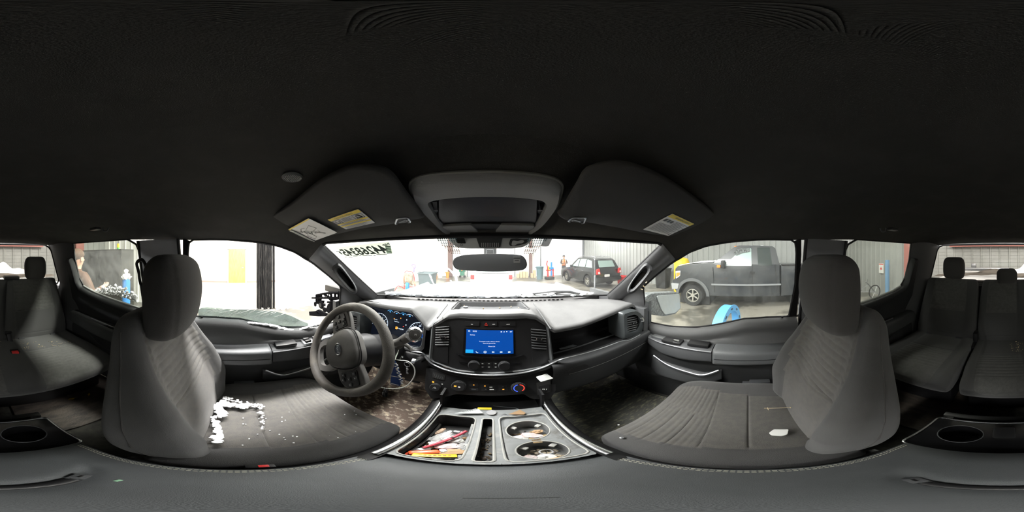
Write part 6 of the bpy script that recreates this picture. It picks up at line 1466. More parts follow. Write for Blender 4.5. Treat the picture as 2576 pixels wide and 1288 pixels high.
bm = NB(); prism(bm, rounded(P, .004), (0, 0, .003), .001); cv = obj('outlet_cover', bm, mat('pale_cover', (.55, .56, .55), .35), dash)
bm = NB(); bx(bm, (0, 0, 0), (.008, .004, .0006), M=frame(sum(P, V()) / 4 + V((0, 0, .0035)), (1, 0, 0), (0, -.2, 1))); obj('symbol', bm, WHITE, cv)
onface('outlet_box', [(1349, 963), (1384, 955), (1384, 984), (1352, 994)], BLK, .003, .002, .001, pl=PH, nn=NH)
onface('outlet_door', [(1353, 971), (1380, 965), (1380, 980), (1355, 987)], DKPL, .003, .002, .004, pl=PH, nn=NH)
for u in (1363, 1366.5, 1372): onface('symbol', [(u, 977), (u + 1.5, 976.7), (u + 1.5, 979), (u, 979.3)], LBL, .001, 0, .0075, pl=PH, nn=NH)
# ---------------- steering wheel ----------------
TW = radians(25); NW = V((0, -cos(TW), sin(TW)))
swl = V((-.425, .335, -.350)); ROTW = radians(-50)
MW = frame(swl, (1, 0, 0), NW) @ RO(ROTW, 'Z')
GRIP = mat('wheel_grip', (.085, .079, .072), .6, bump=.5, bs=400, col2=(.15, .135, .115), cs=12, thr=(.45, .75))
HUBM = mat('wheel_hub', (.080, .076, .072), .55, bump=.3, bs=700)
sw_ = thing('steering_wheel', 'worn dark steering wheel turned clockwise in front of the driver seat', 'steering wheel', swl, MW.to_3x3())
R_ = .171
bm = NB(); tube(bm, [V((R_ * cos(a), R_ * sin(a), 0)) for a in (2 * pi * k / 96 for k in range(96))], .0172, 20, closed=True); obj('rim', bm, GRIP, sw_, local=True, ang=80)
def pl2(bm, pts, z, th, r=.01, bev=.004):
    prism(bm, rounded([V((x, y, z)) for x, y in pts], r, 4), (0, 0, th), bev)
# spokes: left, right, lower (open loop)
for s in (-1, 1):
    bm = NB(); pl2(bm, [(s * .05, .045), (s * .12, .052), (s * .163, .045), (s * .163, -.02), (s * .12, -.045), (s * .05, -.05)][::s], -.022, .024, .012, .006); sp = obj('spoke', bm, HUBM, sw_, local=True, ang=60)
    bm = NB(); pl2(bm, [(s * .088, .034), (s * .145, .030), (s * .152, -.01), (s * .128, -.034), (s * .088, -.030)][::s], .002, .003, .006, .001); bp = obj('button_pad', bm, DKPL, sp, local=True)
    for k, (x, y) in enumerate(((.100, .022), (.100, -.020), (.118, .024), (.140, .0), (.118, -.024), (.118, 0))):
        bm = NB(); bx(bm, (s * x, y, .0065), (.013, .011, .004), r=.0015); bx(bm, (s * x, y, .0088), (.004, .002, .0006)); obj('key', bm, [PLG], sp, local=True)
        bm = NB(); bx(bm, (s * x, y, .0092), (.004, .002, .0006)); obj('symbol', bm, LBL, sp, local=True)
o1 = [V((x, y, -.004)) for x, y in ((-.062, -.055), (-.075, -.10), (-.060, -.152), (-.03, -.164), (.03, -.164), (.060, -.152), (.075, -.10), (.062, -.055))]
i1 = [V((x, y, -.004)) for x, y in ((-.040, -.080), (-.048, -.11), (-.038, -.134), (-.02, -.140), (.02, -.140), (.038, -.134), (.048, -.11), (.040, -.080))]
bm = NB(); ringplate(bm, resample(rounded(o1, .02), 60, True), resample(rounded(i1, .012), 60, True), (0, 0, -.018)); ls = obj('lower_spoke', bm, mat('spoke_grey', (.12, .115, .11), .45), sw_, local=True, ang=60)
bm = NB(); pts = [(-.078, .030), (-.062, .058), (-.03, .068), (.03, .068), (.062, .058), (.078, .030), (.074, -.02), (.052, -.066), (.02, -.078), (-.02, -.078), (-.052, -.066), (-.074, -.02)]
L = resample(rounded([V((x, y, 0)) for x, y in pts], .015), 72, True)
rings = [[V((p.x * k, p.y * k, z)) for p in L] for k, z in ((1.0, -.025), (1.0, .008), (.97, .018), (.90, .024), (.6, .029), (.25, .030))]; loft(bm, rings); hub = obj('hub_cover', bm, HUBM, sw_, local=True, ang=50)
bm = NB(); tube(bm, [V((p.x * 1.06, p.y * 1.06, .006)) for p in L], .0025, 5, closed=True); obj('hub_seam', bm, BLK, hub, local=True)
bm = NB(); lathe(bm, [(.0001, .0315), (.021, .0315), (.0225, .029)], Matrix.Diagonal((1.0, .62, 1, 1)), 32); bd = obj('badge', bm, mat('badge_navy', (.06, .065, .08), .3), hub, local=True)
bm = NB(); tube(bm, [V((.0225 * cos(a), .014 * sin(a), .0325)) for a in (2 * pi * k / 32 for k in range(32))], .0013, 6, closed=True); obj('badge_ring', bm, CHR, hub, local=True)
WM_t = text('badge_lettering', 'Ford', .016, MW @ T(0, 0, .0325), CHR, hub); 
bm = NB(); cyl(bm, (0, 0, -.02), (0, 0, -.10), .06, .075, n=24); obj('column_shroud', bm, DKPL, sw_, local=True)
# column and stalks
colm = thing('steering_column', 'black steering column with chrome tipped gear lever', 'column', (-.42, .45, -.42))
a0 = swl - NW * .09; bm = NB(); cyl(bm, a0, swl - NW * .30, .068, .085, n=24); obj('shroud', bm, DKPL, colm)
kb = RR(1041.5, 841.5, .475); bs_ = RR(998, 862, .56)
bm = NB(); tube(bm, cat([bs_ + V((-.08, .02, -.04)), bs_, bs_.lerp(kb, .5) + V((0, 0, .0)), kb], 6), lambda t: lerp(.013, .019, t), 14); gl = obj('gear_lever', bm, HUBM, colm, ang=80)
dk = (-(kb)).normalized() + V((.35, 0, 0)); dk.normalize(); M = frame(kb + dk * .004, (1, 0, 0), dk)
bm = NB(); lathe(bm, [(.018, -.02), (.026, -.008), (.026, .004), (.020, .010), (.018, .008)], M, 10); obj('chrome_ring', bm, CHR, gl, ang=30)
bm = NB(); lathe(bm, [(.0185, .005), (.016, .011), (.0001, .012)], M, 10); ct_ = obj('end_button', bm, HUBM, gl); text('lettering', 'M', .009, M @ T(0, 0, .0125), LBL, ct_)
c = RR(1014, 853, .51); M = frame(c, (1, .3, 0), (-c).normalized()); bm = NB(); prism(bm, rounded([M @ V(p) for p in ((-.012, -.008, .0), (-.004, .012, .0), (.012, .010, .0), (.013, -.004, .0), (.004, -.013, .0))], .003), (-c).normalized() * .005, .001); pb_ = obj('shift_switch', bm, DKPL, gl)
text('lettering', '+', .009, M @ T(.001, .005, .006), LBL, pb_); text('lettering', '-', .009, M @ T(.002, -.006, .006), LBL, pb_)
bm = NB(); tube(bm, cat([RR(998, 875, .60), RR(1015, 866, .58), RR(1032, 876, .56), RR(1036, 884, .55)], 5), lambda t: .012 - .006 * t, 10, flat=.6, up=(0, 1, 0)); obj('wiper_lever', bm, HUBM, colm)
# ignition with key and the tangle on it
ky = RY(1054, 903, .56); bm = NB(); cyl(bm, ky + V((.012, .02, 0)), ky + V((.004, -.012, 0)), .016, .014, n=20); obj('ignition_lock', bm, DKPL, colm)
t = thing('key_set', 'keys with cable loop and fob hanging from the ignition', 'keys', ky)
k2 = RY(1034, 911, .52); bm = NB(); tube(bm, [ky + V((0, -.012, 0)), k2], .005, 8, flat=.5, up=(0, 0, 1)); bx(bm, (0, 0, 0), (.016, .022, .004), r=.002, M=frame(k2.lerp(ky, .3), (1, 0, 0), (0, -.6, .8))); obj('ignition_key', bm, CHR, t)
CABL = mat('clear_cable', (.62, .63, .60), .35)
bm = NB(); tube(bm, cat([RY(991, 903, .53), RY(1003, 906, .515), RY(1020, 907.5, .51), RY(1032, 913, .51), RY(1042, 926, .51), RY(1043, 943, .50), RY(1034, 960, .49), RY(1018, 973, .47), RY(990, 978, .45), RY(955, 974, .43)], 8), .0024, 8); obj('cable_loop', bm, CABL, t, ang=80)
def ring(bm, c, r, w_, n_=(0, 1, 0)): M = frame(c, (1, 0, 0), n_); tube(bm, [M @ V((r * cos(a), r * sin(a), 0)) for a in (2 * pi * k / 20 for k in range(20))], w_, 6, closed=True)
bm = NB(); ring(bm, RY(1024, 917, .515), .012, .0012); obj('key_ring', bm, CHD, t)
bm = NB(); [bx(bm, RY(1023.5 + (k % 2), 924 + k * 5, .515), (.006 + .003 * (k % 2), .003, .009), r=.002) for k in range(4)]; obj('charm', bm, CHD, t)
p = RY(968.5, 988, .425); bm = NB(); tube(bm, [p + V((0, 0, .022)), p + V((0, 0, .008)), p - V((0, 0, .022))], lambda q: .004 + .006 * min(1, q * 3), 12); obj('black_fob', bm, PIANO, t, ang=70)
bm = NB(); ring(bm, RY(968.5, 977, .43), .005, .0012); cyl(bm, RY(968.5, 979, .43), RY(968.5, 983, .43), .0035, n=8); obj('fob_clip', bm, CHR, t)
LANB = mat('lanyard_blue', (.01, .05, .22), .6); 
t = thing('air_freshener', 'blue pleated paper tag with white edge hanging below the column', 'tag', RY(995, 940, .50))
bm = NB(); P = [RY(u, v, .505) for u, v in ((990, 905), (985, 935), (981, 966), (1004, 972), (1012, 958), (1003, 935), (998, 918))]; prism(bm, P, (0, .006, 0), .001); obj('card', bm, LANB, t)
bm = NB(); 
for k in range(16): 
    a = k / 15; u = interp([(0, 996), (.5, 1003), (1, 1012)], a) + 3 * sin(k * 2.5); v = 915 + 50 * a; clump(bm, RY(u, v, .50), (.006, .003, .004), k, 1)
obj('ruffled_edge', bm, WHITE, t, kind='stuff')
bm = NB(); P = [RY(u, v, .503) for u, v in ((982, 944.5), (1003, 948), (1003, 949.3), (982, 945.8))]; prism(bm, P, (0, -.001, 0)); P = [RY(u, v, .503) for u, v in ((982, 963), (1003, 968.5), (1003, 970), (982, 964.6))]; prism(bm, P, (0, -.001, 0)); obj('white_print', bm, LBL, t)
bm = NB(); tube(bm, cat([RY(991, 905, .50), RY(998, 888, .53), RY(1003, 872, .56), RY(1010, 885, .57), RY(1004, 905, .54)], 6), .007, 8, flat=.15, up=(0, 1, 0)); obj('strap', bm, mat('pale_strap', (.35, .38, .33), .6), t)
# pedals
t = thing('pedals', 'pair of black pedals in the driver footwell', 'pedal', (-.38, .82, -.8))
for x, w_, h in ((-.42, .09, .06), (-.28, .055, .12)):
    bm = NB(); bx(bm, (0, 0, 0), (w_, h, .02), r=.006, M=frame((x, .80, -.84), (1, 0, 0), (0, -.75, .65))); pd = obj('pedal_pad', bm, RUB, t); bm = NB(); tube(bm, [(x, .82, -.82), (x, .90, -.65), (x, .92, -.5)], .010, 8); obj('pedal_arm', bm, DKPL, pd)
# ---------------- centre console ----------------
con = thing('centre_console', 'centre console with cup holders trays and padded grey armrest lid', 'console', (0, .1, -1.0))
CZ = -.662
bm = NB()
for s in (-1, 1):
    rows = []
    for y, zt in ((.56, -.60), (.50, -.628), (.42, -.645), (.30, -.655), (.19, -.662), (.0, -.69), (-.25, -.70), (-.48, -.755)):
        rows.append([V((s * .150, y, zt)), V((s * .170, y, zt - .002)), V((s * .186, y, zt - .014)), V((s * .198, y, zt - .05)), V((s * .20, y, -1.0))])
    loft(bm, rows, closed=False, cap=False)
bx(bm, (0, .08, -.92), (.38, .85, .14)); bx(bm, (0, -.505, -.90), (.39, .03, .24), r=.008)
obj('side_shell', bm, DKPL, con, ang=50)
for s in (-1, 1):
    bm = NB(); P = cat([V((s * .156, .515, -.610)), V((s * .158, .47, -.634)), V((s * .160, .36, -.648)), V((s * .162, .25, -.654)), V((s * .163, .185, -.658))], 8); tube(bm, P, lambda t: lerp(.003, .009, sst(0, .9, t)), 10, flat=.55, up=(0, 0, 1)); obj('chrome_rail', bm, CHR, con, ang=80)
def rect(x0, y0, x1, y1, z, r=.0, n=64):
    L = [V((x0, y0, z)), V((x1, y0, z)), V((x1, y1, z)), V((x0, y1, z))]
    return resample(rounded(L, r, 6) if r else L, n, True)
def match(P, Q):   # start both loops at the nearest corner
    k = min(range(len(Q)), key=lambda i: (Q[i] - P[0]).length); return Q[k:] + Q[:k]
CONP = mat('tray_plastic', (.19, .20, .205), .45, bump=.4, bs=90, col2=(.30, .30, .28), cs=24, thr=(.52, .75), spec=.5)
y0, y1 = .198, .452
def cell(bm, x0, x1, hx0, hx1, hy0, hy1, r, z0=CZ, lip=.0):
    O = rect(x0, y0, x1, y1, z0); I = rect(hx0, hy0, hx1, hy1, z0, r)
    loft(bm, [O, match(O, I)], cap=False); return match(O, I)
bm = NB(); IA = cell(bm, -.152, -.036, -.146, -.042, .207, .432, .02); IB = cell(bm, -.036, .012, -.026, .003, .210, .426, .008); IC = cell(bm, .012, .152, .018, .146, .207, .436, .018)
bx(bm, (0, .462, CZ - .004), (.30, .03, .012), r=.004)
obj('tray_plate', bm, CONP, con, flat=True)
def pocket(L, depth, m_, nm, sc=.9):
    c = sum(L, V()) / len(L); bm = NB(); B = [V((c.x + (p.x - c.x) * sc, c.y + (p.y - c.y) * (1 - (1 - sc) * .5), p.z - depth)) for p in L]
    M_ = [V((c.x + (p.x - c.x) * .97, c.y + (p.y - c.y) * .985, p.z - .006)) for p in L]
    loft(bm, [L, M_, B], cap=False); bm.faces.new([bm.verts.new(p) for p in B]); return obj(nm, bm, m_, con, ang=40)
for L_, cl_n in ((IA, .0022), (IB, .0028), (IC, .0022)):
    bm = NB(); tube(bm, [p + V((0, 0, .001)) for p in L_], cl_n, 6, closed=True); obj('raised_rim', bm, mat('worn_rim', (.42, .42, .40), .4) if L_ is IA else MT['worn_rim'], con)
pocket(IA, .085, mat('glossy_pocket', (.035, .034, .034), .22), 'open_tray', .86)
pocket(IB, .055, BLK, 'phone_slot', .85)
bm = NB(); bx(bm, (-.136, .315, -.735), (.006, .20, .02), M=None); bx(bm, (-.050, .315, -.72), (.006, .20, .045)); obj('tray_ledge', bm, CONP, con)
# cup holder basin: two round wells in a sunken plate
zb = CZ - .012
def well(cx, cy, r, yA, yB):
    O = rect(.022, yA, .142, yB, zb, 0, 64); O = sorted(O, key=lambda p: atan2(p.y - cy, p.x - cx)); I = [V((cx + r * cos(atan2(p.y - cy, p.x - cx)), cy + r * sin(atan2(p.y - cy, p.x - cx)), zb)) for p in O]
    bm = NB(); M_ = [p.lerp(q, .7) + V((0, 0, .001)) for p, q in zip(O, I)]; Dn = [V((cx + (p.x - cx) * .93, cy + (p.y - cy) * .93, zb - .055)) for p in I]
    loft(bm, [O, M_, I, [p + V((0, 0, -.008)) for p in I], Dn], cap=False); bm.faces.new([bm.verts.new(p) for p in Dn]); w_ = obj('cup_holder', bm, CUPM, con, ang=40)
    bm = NB(); tube(bm, [p + V((0, 0, .001)) for p in I], .0018, 6, closed=True); obj('rim', bm, MT['worn_rim'], w_)
    for a in (40, 140, 250, 320)[:3]:
        a = radians(a); bm = NB(); bx(bm, (r * .80, 0, -.018), (.016, .013, .012), r=.003, M=T(cx, cy, zb) @ RO(a, 'Z')); obj('grip_tab', bm, MT['worn_rim'], w_)
    return w_
CUPM = mat('cup_plastic', (.22, .23, .235), .28, col2=(.10, .09, .08), cs=18, thr=(.5, .7))
w1_ = well(.081, .362, .050, .303, .430); w2_ = well(.082, .2565, .0445, .212, .303)
bm = NB(); O = IC; I = rect(.022, .212, .142, .430, zb, .012); I = match(O, I); loft(bm, [O, I], cap=False); obj('basin_wall', bm, CUPM, con, ang=60)
bm = NB(); bx(bm, (.085, .303, zb + .0005), (.018, .022, .002)); obj('rust_stain', bm, mat('brown_residue', (.28, .20, .10), .8, col2=(.08, .06, .05), cs=60, bump=1, bs=80), con)
# muck in the holders, phone slot
RES = MT['brown_residue']; random.seed(21)
def muck(cx, cy, r, n, seed, zz):
    bm = NB()
    for k in range(n):
        a = random.uniform(0, 2 * pi); q = r * sqrt(random.random()); clump(bm, (cx + q * cos(a), cy + q * sin(a), zz), (random.uniform(.002, .007), random.uniform(.002, .007), random.uniform(.001, .004)), k + seed, 1)
    return bm
bm = muck(.078, .352, .034, 45, 1, zb - .052); obj('dirt', bm, RES, None, 'brown grit at the bottom of the front cup holder', 'dirt', kind='stuff')
bm = muck(.082, .245, .036, 75, 60, zb - .051); obj('dirt', bm, mat('pale_grit', (.38, .30, .20), .8, col2=(.6, .55, .45), cs=80), None, 'tan grit at the bottom of the rear cup holder', 'dirt', kind='stuff')
bm = NB()
for k in range(60): clump(bm, (random.uniform(-.022, -.002), random.uniform(.225, .38), CZ - .048), [random.uniform(.001, .004) for q in range(3)], k, 0)
obj('dirt', bm, RES, None, 'dark grit filling the narrow phone slot', 'dirt', kind='stuff')
def disc(nm, c, r, h, m_, lab, ct_, hole=0):
    bm = NB(); lathe(bm, [(hole or .0001, 0), (r, 0), (r, h), (hole or .0001, h)] + ([(hole, 0)] if hole else []), T(*c), 24, cap=not hole); return obj(nm, bm, m_, None, lab, ct_)
disc('white_disc', (.082, .236, -.716), .016, .003, WHITE, 'white round cap with a centre hole in the rear cup holder', 'cap', .003)
disc('washer', (.090, .262, -.716), .013, .002, CHD, 'grey ring beside the white cap in the cup holder', 'washer', .010)
def crumple(nm, c, s, m_, lab, ct_, seed=0, rot=0, sub=3, group=None):
    bm = NB(); t_ = bmesh.new(); bmesh.ops.create_icosphere(t_, subdivisions=sub, radius=1)
    for v in t_.verts:
        k = 1 + .35 * noise.noise(v.co * 2 + V((seed, 0, 0))) + .25 * noise.noise(v.co * 5 + V((0, seed, 0))); v.co *= k
    for v in t_.verts: v.co = V((v.co.x * s[0], v.co.y * s[1], v.co.z * s[2]))
    merge(bm, t_, T(*c) @ RO(rot, 'Z')); return obj(nm, bm, m_, None, lab, ct_, group, ang=25)
PAPW = mat('paper_white', (.72, .72, .72), .7, bump=.3, bs=60); PAPG = mat('receipt_grey', (.50, .50, .49), .7, col2=(.30, .30, .30), cs=30); PAPT = mat('napkin_tan', (.50, .33, .19), .8)
PAPP = mat('wrapper_pinkish', (.70, .45, .44), .6, col2=(.75, .72, .72), cs=25); FOIL = mat('foil', (.62, .62, .63), .3, .8)
crumple('tissue', (.060, .340, -.700), (.022, .010, .006), PAPW, 'crumpled white tissue in the front cup holder', 'tissue', 1, .2)
crumple('candy_wrapper', (.085, .340, -.694), (.026, .012, .008), PAPP, 'white and red candy wrapper in the front cup holder', 'wrapper', 2, -.5)
crumple('tan_scrap', (.095, .332, -.700), (.022, .008, .005), mat('straw_paper', (.65, .48, .22), .7), 'straw coloured paper scrap edge in the front cup holder', 'scrap', 3, .2)
crumple('brown_lump', (.104, .365, -.706), (.014, .010, .007), PAPT, 'brown lump at the outer edge of the front cup holder', 'scrap', 5, .2)
crumple('pink_scrap', (.055, .240, -.712), (.014, .012, .005), PAPP, 'pinkish scrap beside the white cap', 'scrap', 6, .2)
crumple('orange_peel', (.090, .222, -.712), (.024, .006, .004), mat('peel_orange', (.62, .38, .12), .7), 'orange brown strip along the rear cup holder edge', 'scrap', 7, .05)
# things piled in the open tray
bm = NB(); a, b = V((-.118, .262, -.690)), V((-.058, .362, -.676)); tube(bm, resample([a, b], 20), .0048, 12); mk = obj('red_pen', bm, mat('pen_red', (.55, .05, .08), .35), None, 'long red marker pen lying across the open tray', 'pen', ang=70)
bm = NB(); m_ = a.lerp(b, .62); tube(bm, [a.lerp(b, .60), a.lerp(b, .64)], .0053, 12); obj('cap_gap', bm, DKPL, mk)
LIT = lambda p0, p1, r, m_, lab, nm='lighter': None
bm = NB(); bx(bm, (0, 0, 0), (.052, .018, .012), r=.005, M=frame((-.108, .243, -.694), (.75, .45, 0), (0, 0, 1))); lg = obj('orange_lighter', bm, mat('lighter_orange', (.90, .16, .06), .25), None, 'bright orange lighter in the tray corner', 'lighter', ang=60)
bm = NB(); bx(bm, (.033, 0, 0), (.014, .017, .012), r=.003, M=frame((-.108, .243, -.694), (.75, .45, 0), (0, 0, 1))); obj('metal_hood', bm, CHR, lg)
bm = NB(); bx(bm, (0, 0, 0), (.034, .016, .010), r=.005, M=frame((-.118, .232, -.704), (.9, .3, 0), (0, 0, 1))); obj('dark_orange_lighter', bm, mat('lighter_red', (.65, .08, .04), .3), None, 'darker orange lighter below the bright one', 'lighter', ang=60)
bm = NB(); bx(bm, (0, 0, 0), (.070, .016, .008), r=.003, M=frame((-.086, .232, -.690), (.95, .30, 0), (0, .2, 1))); yw = obj('yellow_packet', bm, mat('packet_yellow', (.88, .62, .03), .35), None, 'yellow packet strip at the near end of the tray', 'packet')
for k in range(7): bm = NB(); bx(bm, (-.022 + .0075 * k, 0, .0042), (.005, .004 + .002 * (k % 2), .0006), M=frame((-.086, .232, -.690), (.95, .30, 0), (0, .2, 1))); obj('print_mark', bm, mat('packet_print', (.30, .16, .02), .5) if k == 0 else MT['packet_print'], yw)
bm = NB(); cyl(bm, (-.088, .372, -.712), (-.062, .368, -.710), .009, n=20); ls_ = obj('lip_balm', bm, FOIL, None, 'silver tube lying at the far end of the tray', 'tube'); bm = NB(); cyl(bm, (-.0735, .3695, -.711), (-.071, .3692, -.7108), .0093, n=20); obj('cap_joint', bm, BLK, ls_)
items = [('crumpled_receipt', (-.112, .318, -.705), (.018, .020, .008), PAPG, 'grey crumpled receipt against the bright rail side of the tray', 11, .3), ('paper_scrap', (-.078, .325, -.700), (.022, .018, .007), mat('paper_offwhite', (.60, .60, .57), .6), 'rounded off white wrapper under the red pen', 12, -.4),
         ('paper_scrap', (-.100, .345, -.700), (.009, .024, .006), PAPW, 'long white paper strip beside the tan stub', 13, -.2), ('tan_stub', (-.119, .362, -.705), (.007, .020, .006), mat('stub_tan', (.55, .40, .30), .7), 'tan stub with white tip at the far corner of the tray', 14, -.25),
         ('pink_wrapper', (-.080, .285, -.700), (.024, .015, .008), PAPP, 'pink and white wrapper in the middle of the tray', 15, .3), ('brown_napkin', (-.066, .258, -.696), (.026, .014, .008), PAPT, 'tan brown napkin scrap above the yellow packet', 16, .5), ('paper_scrap', (-.055, .292, -.702), (.013, .020, .006), PAPG, 'grey white card beside the phone slot side of the tray', 17, -.3),
         ('paper_scrap', (-.095, .240, -.702), (.022, .009, .007), PAPW, 'white crumpled paper between lighter and napkin', 18, .1), ('foil_wrapper', (-.117, .255, -.698), (.016, .010, .008), FOIL, 'shiny foil wrapper beside the orange lighter', 19, .8), ('peel_scrap', (-.060, .222, -.722), (.014, .008, .004), mat('peel_tan', (.6, .36, .16), .7), 'orange tan peel in the near corner', 20, .2),
         ('paper_scrap', (-.055, .342, -.712), (.010, .007, .004), PAPT, 'small folded tan scrap by the tray ledge', 21, .2), ('paper_scrap', (-.105, .292, -.700), (.014, .012, .005), PAPW, 'white scrap under the near end of the red pen', 22, .2), ('paper_scrap', (-.045 - .012, .312, -.712), (.008, .008, .004), WHITE, 'tiny white knob by the phone slot side of the tray', 23, 0)]
for nm, c, s_, m_, lab, sd, ro in items: crumple(nm, c, s_, m_, lab, 'scrap' if 'wrapper' not in nm else 'wrapper', sd, ro)
bm = muck(-.09, .30, .05, 60, 200, -.742); obj('dirt', bm, RES, None, 'dark grit on the bottom of the open tray', 'dirt', kind='stuff')
# front bin under the climate panel
bm = NB(); bx(bm, (0, .565, -.695), (.30, .20, .01)); bx(bm, (0, .665, -.62), (.31, .01, .16)); [bx(bm, (s * .152, .57, -.63), (.008, .20, .13)) for s in (-1, 1)]; obj('front_bin', bm, DKPL, con)
bm = NB(); P = [RY(u, v, .63) for u, v in ((1138, 1007), (1181, 1007), (1179, 1030), (1140, 1028))]; prism(bm, rounded(P, .01), (0, -.012, 0), .002); up_ = obj('usb_block', bm, BLK, con)
bm = NB(); ring(bm, RY(1155, 1016, .612), .0055, .001, (0, -1, .3)); obj('lit_symbol', bm, GLOC, up_)
bm = NB(); P = [RY(u, v, .612) for u, v in ((1162, 1012.5), (1168, 1012.5), (1168, 1020), (1162, 1020))]; tube(bm, P, .001, 4, closed=True); obj('lit_symbol', bm, GLOC, up_)
def sheet(nm, pix, z, m_, lab, ct_, th=.0012):
    bm = NB(); prism(bm, [RZ(u, v, z) for u, v in pix], (0, 0, th)); return obj(nm, bm, m_, None, lab, ct_)
nt_ = sheet('paper_note', [(1142, 1040), (1196, 1028), (1204, 1029), (1216, 1040)], -.650, mat('note_paper', (.42, .44, .45), .7), 'pale handwritten note in the bin under the climate panel', 'paper')
for k in range(7):
    bm = NB(); p = RZ(1163 + k * 5.5, 1036 - k * .9, -.647); tube(bm, [p, p + V((.003, .006, 0)), p + V((.005, -.001, 0))], .0006, 4); obj('pen_stroke', bm, INK, nt_)
bm = NB(); bx(bm, RZ(1219, 1029.5, -.664), (.042, .014, .014), r=.002); ye = obj('yellow_plug', bm, mat('plug_yellow', (.65, .52, .02), .4), None, 'small yellow block in the bin below the knobs', 'block')
disc('bin_coin', RZ(1236, 1038, -.655), .014, .002, mat('bin_grey', (.30, .30, .31), .4), 'grey round cap in the bin', 'cap')
sheet('brown_card', [(1279, 1042), (1308, 1031), (1323, 1039), (1318, 1043)], -.652, mat('card_brown', (.30, .19, .10), .7), 'brown triangular card in the bin', 'card')
bm = NB(); tube(bm, cat([RZ(1262, 1045, -.655), RZ(1268, 1042, -.648), RZ(1274, 1043, -.648), RZ(1277, 1046, -.655)], 5), .0012, 5); obj('wire_ring', bm, CHR, None, 'bright wire arc at the edge of the bin', 'wire')
bm = NB(); tube(bm, cat([RZ(1240, 1021, -.685), RZ(1270, 1024, -.68), RZ(1295, 1026, -.68), RZ(1310, 1032, -.685)], 5), .0015, 5); obj('cable', bm, CHD, None, 'thin grey cord in the back of the bin', 'cord')
for k, (u, v) in enumerate(((1127, 1037), (1143, 1040))): 
    bm = NB(); clump(bm, RZ(u, v, -.664), (.004, .003, .002), k, 1); obj('yellow_crumb', bm, YELP, None, ['yellow crumb at the corner of the bin edge away from the note', 'yellow crumb beside the handwritten note'][k], 'crumb')
# armrest lid
bm = NB(); rows = []
N_ = 61; ys = [.215, .213, .207, .195, .175, .15] + [lerp(.12, -.22, k / 34) for k in range(35)] + [-.235, -.247, -.253]
def lidz(x, y):
    z = -.655 - .012 * (abs(x) / .175) ** 2.4 - .035 * max(0, (y - .13) / .085) ** 2.2 - .02 * max(0, (-.2 - y) / .055) ** 2
    z -= .006 * sst(.030, .0, abs(y + .098 + .55 * x * x * 6)) * sst(.118, .10, abs(x + .01))     # shallow pull groove
    return z
for y in ys:
    row = []
    for j in range(N_):
        x = -.176 + .352 * j / (N_ - 1); row.append(V((x, y, lidz(x, y))))
    row = [V((-.178, y, row[0].z - .045)), V((-.1795, y, row[0].z - .012))] + row + [V((.1795, y, row[-1].z - .012)), V((.178, y, row[-1].z - .045))]
    rows.append(row)
loft(bm, rows, closed=False, cap=False)
lid = obj('armrest_lid', bm, LEAT, con, ang=60)
for s in (-1, 1):
    for xo in (.1655, .1710):
        n_ = 56; bm = NB()
        for k in range(n_):
            y = lerp(.165, -.245, k / n_); x = s * (xo - .012 * max(0, (y - .10) / .08)); z = lidz(x, y) + .0006
            y2 = y - .0052; x2 = s * (xo - .012 * max(0, (y2 - .10) / .08)); tube(bm, [(x, y, z), (x2, y2, lidz(x2, y2) + .0004)], .0007, 5)
        obj('stitching', bm, THREAD, lid, kind='stuff')
bm = NB(); P = [V((-.0 + x, -.096 - 3.3 * x * x, lidz(x, -.096 - 3.3 * x * x) + .003)) for x in [lerp(-.072, .055, k / 30) for k in range(31)]]
tube(bm, P, .0095, 10, flat=.5, up=(0, 0, 1)); gs = obj('pull_strap', bm, DKPL, lid, ang=80)
for s, x in ((-1, -.083), (1, .066)):
    bm = NB(); M = T(x, -.096 - 3.3 * x * x, lidz(x, -.1) + .002) @ RO(s * -.5, 'Z'); bx(bm, (0, 0, 0), (.020, .018, .004), r=.0018, M=M); hk = obj('latch_plate', bm, PLG, lid)
    bm = NB(); bx(bm, (s * .001, .001, .0025), (.009, .004, .0018), r=.0008, M=M); obj('latch_pin', bm, CHR, hk)
bm = NB(); bx(bm, (-.096, -.085, lidz(-.096, -.09) + .001), (.008, .005, .0015), r=.0006); obj('green_speck', bm, mat('pale_green', (.30, .55, .36), .5), lid)
bm = NB(); tube(bm, [V((x, .055 - .1 * x * x * 4, lidz(x, .05) + .0003)) for x in (-.01, 0, .012, .024)], .0012, 6, flat=.4, up=(0, 0, 1)); obj('lid_mark', bm, DKPL, lid)
# rear face of the console with two more cup wells
RZC = lambda y: lerp(-.702, -.745, (-.258 - y) / .19)
bm = NB()
def rq(x, y, o=0): return V((x, y, RZC(y) + o))
for cx in (-.100, .100):
    cy, r = -.365, .052; sx0, sx1 = (cx - .090, cx + .100 - .0) if cx < 0 else (cx - .100, cx + .090)
    O = resample([rq(sx0, -.262), rq(sx1, -.262), rq(sx1, -.448), rq(sx0, -.448)], 64, True); O = sorted(O, key=lambda p: atan2(p.y - cy, p.x - cx)); I = [rq(cx + r * cos(atan2(p.y - cy, p.x - cx)), cy + r * sin(atan2(p.y - cy, p.x - cx))) for p in O]
    loft(bm, [O, I, [p + V((0, 0, -.006)) for p in I], [V((cx + (p.x - cx) * .9, cy + (p.y - cy) * .9, -.80)) for p in I]], cap=False); bm.faces.new([bm.verts.new(V((cx + (p.x - cx) * .9, cy + (p.y - cy) * .9, -.80))) for p in I])
rc = obj('rear_cup_panel', bm, PIANO, con, ang=30)
bm = NB(); tube(bm, rounded([rq(-.192, -.258, .002), rq(.192, -.258, .002), rq(.192, -.452, .002), rq(-.192, -.452, .002)], .02), .004, 8, closed=True); obj('chrome_frame', bm, CHR, rc)
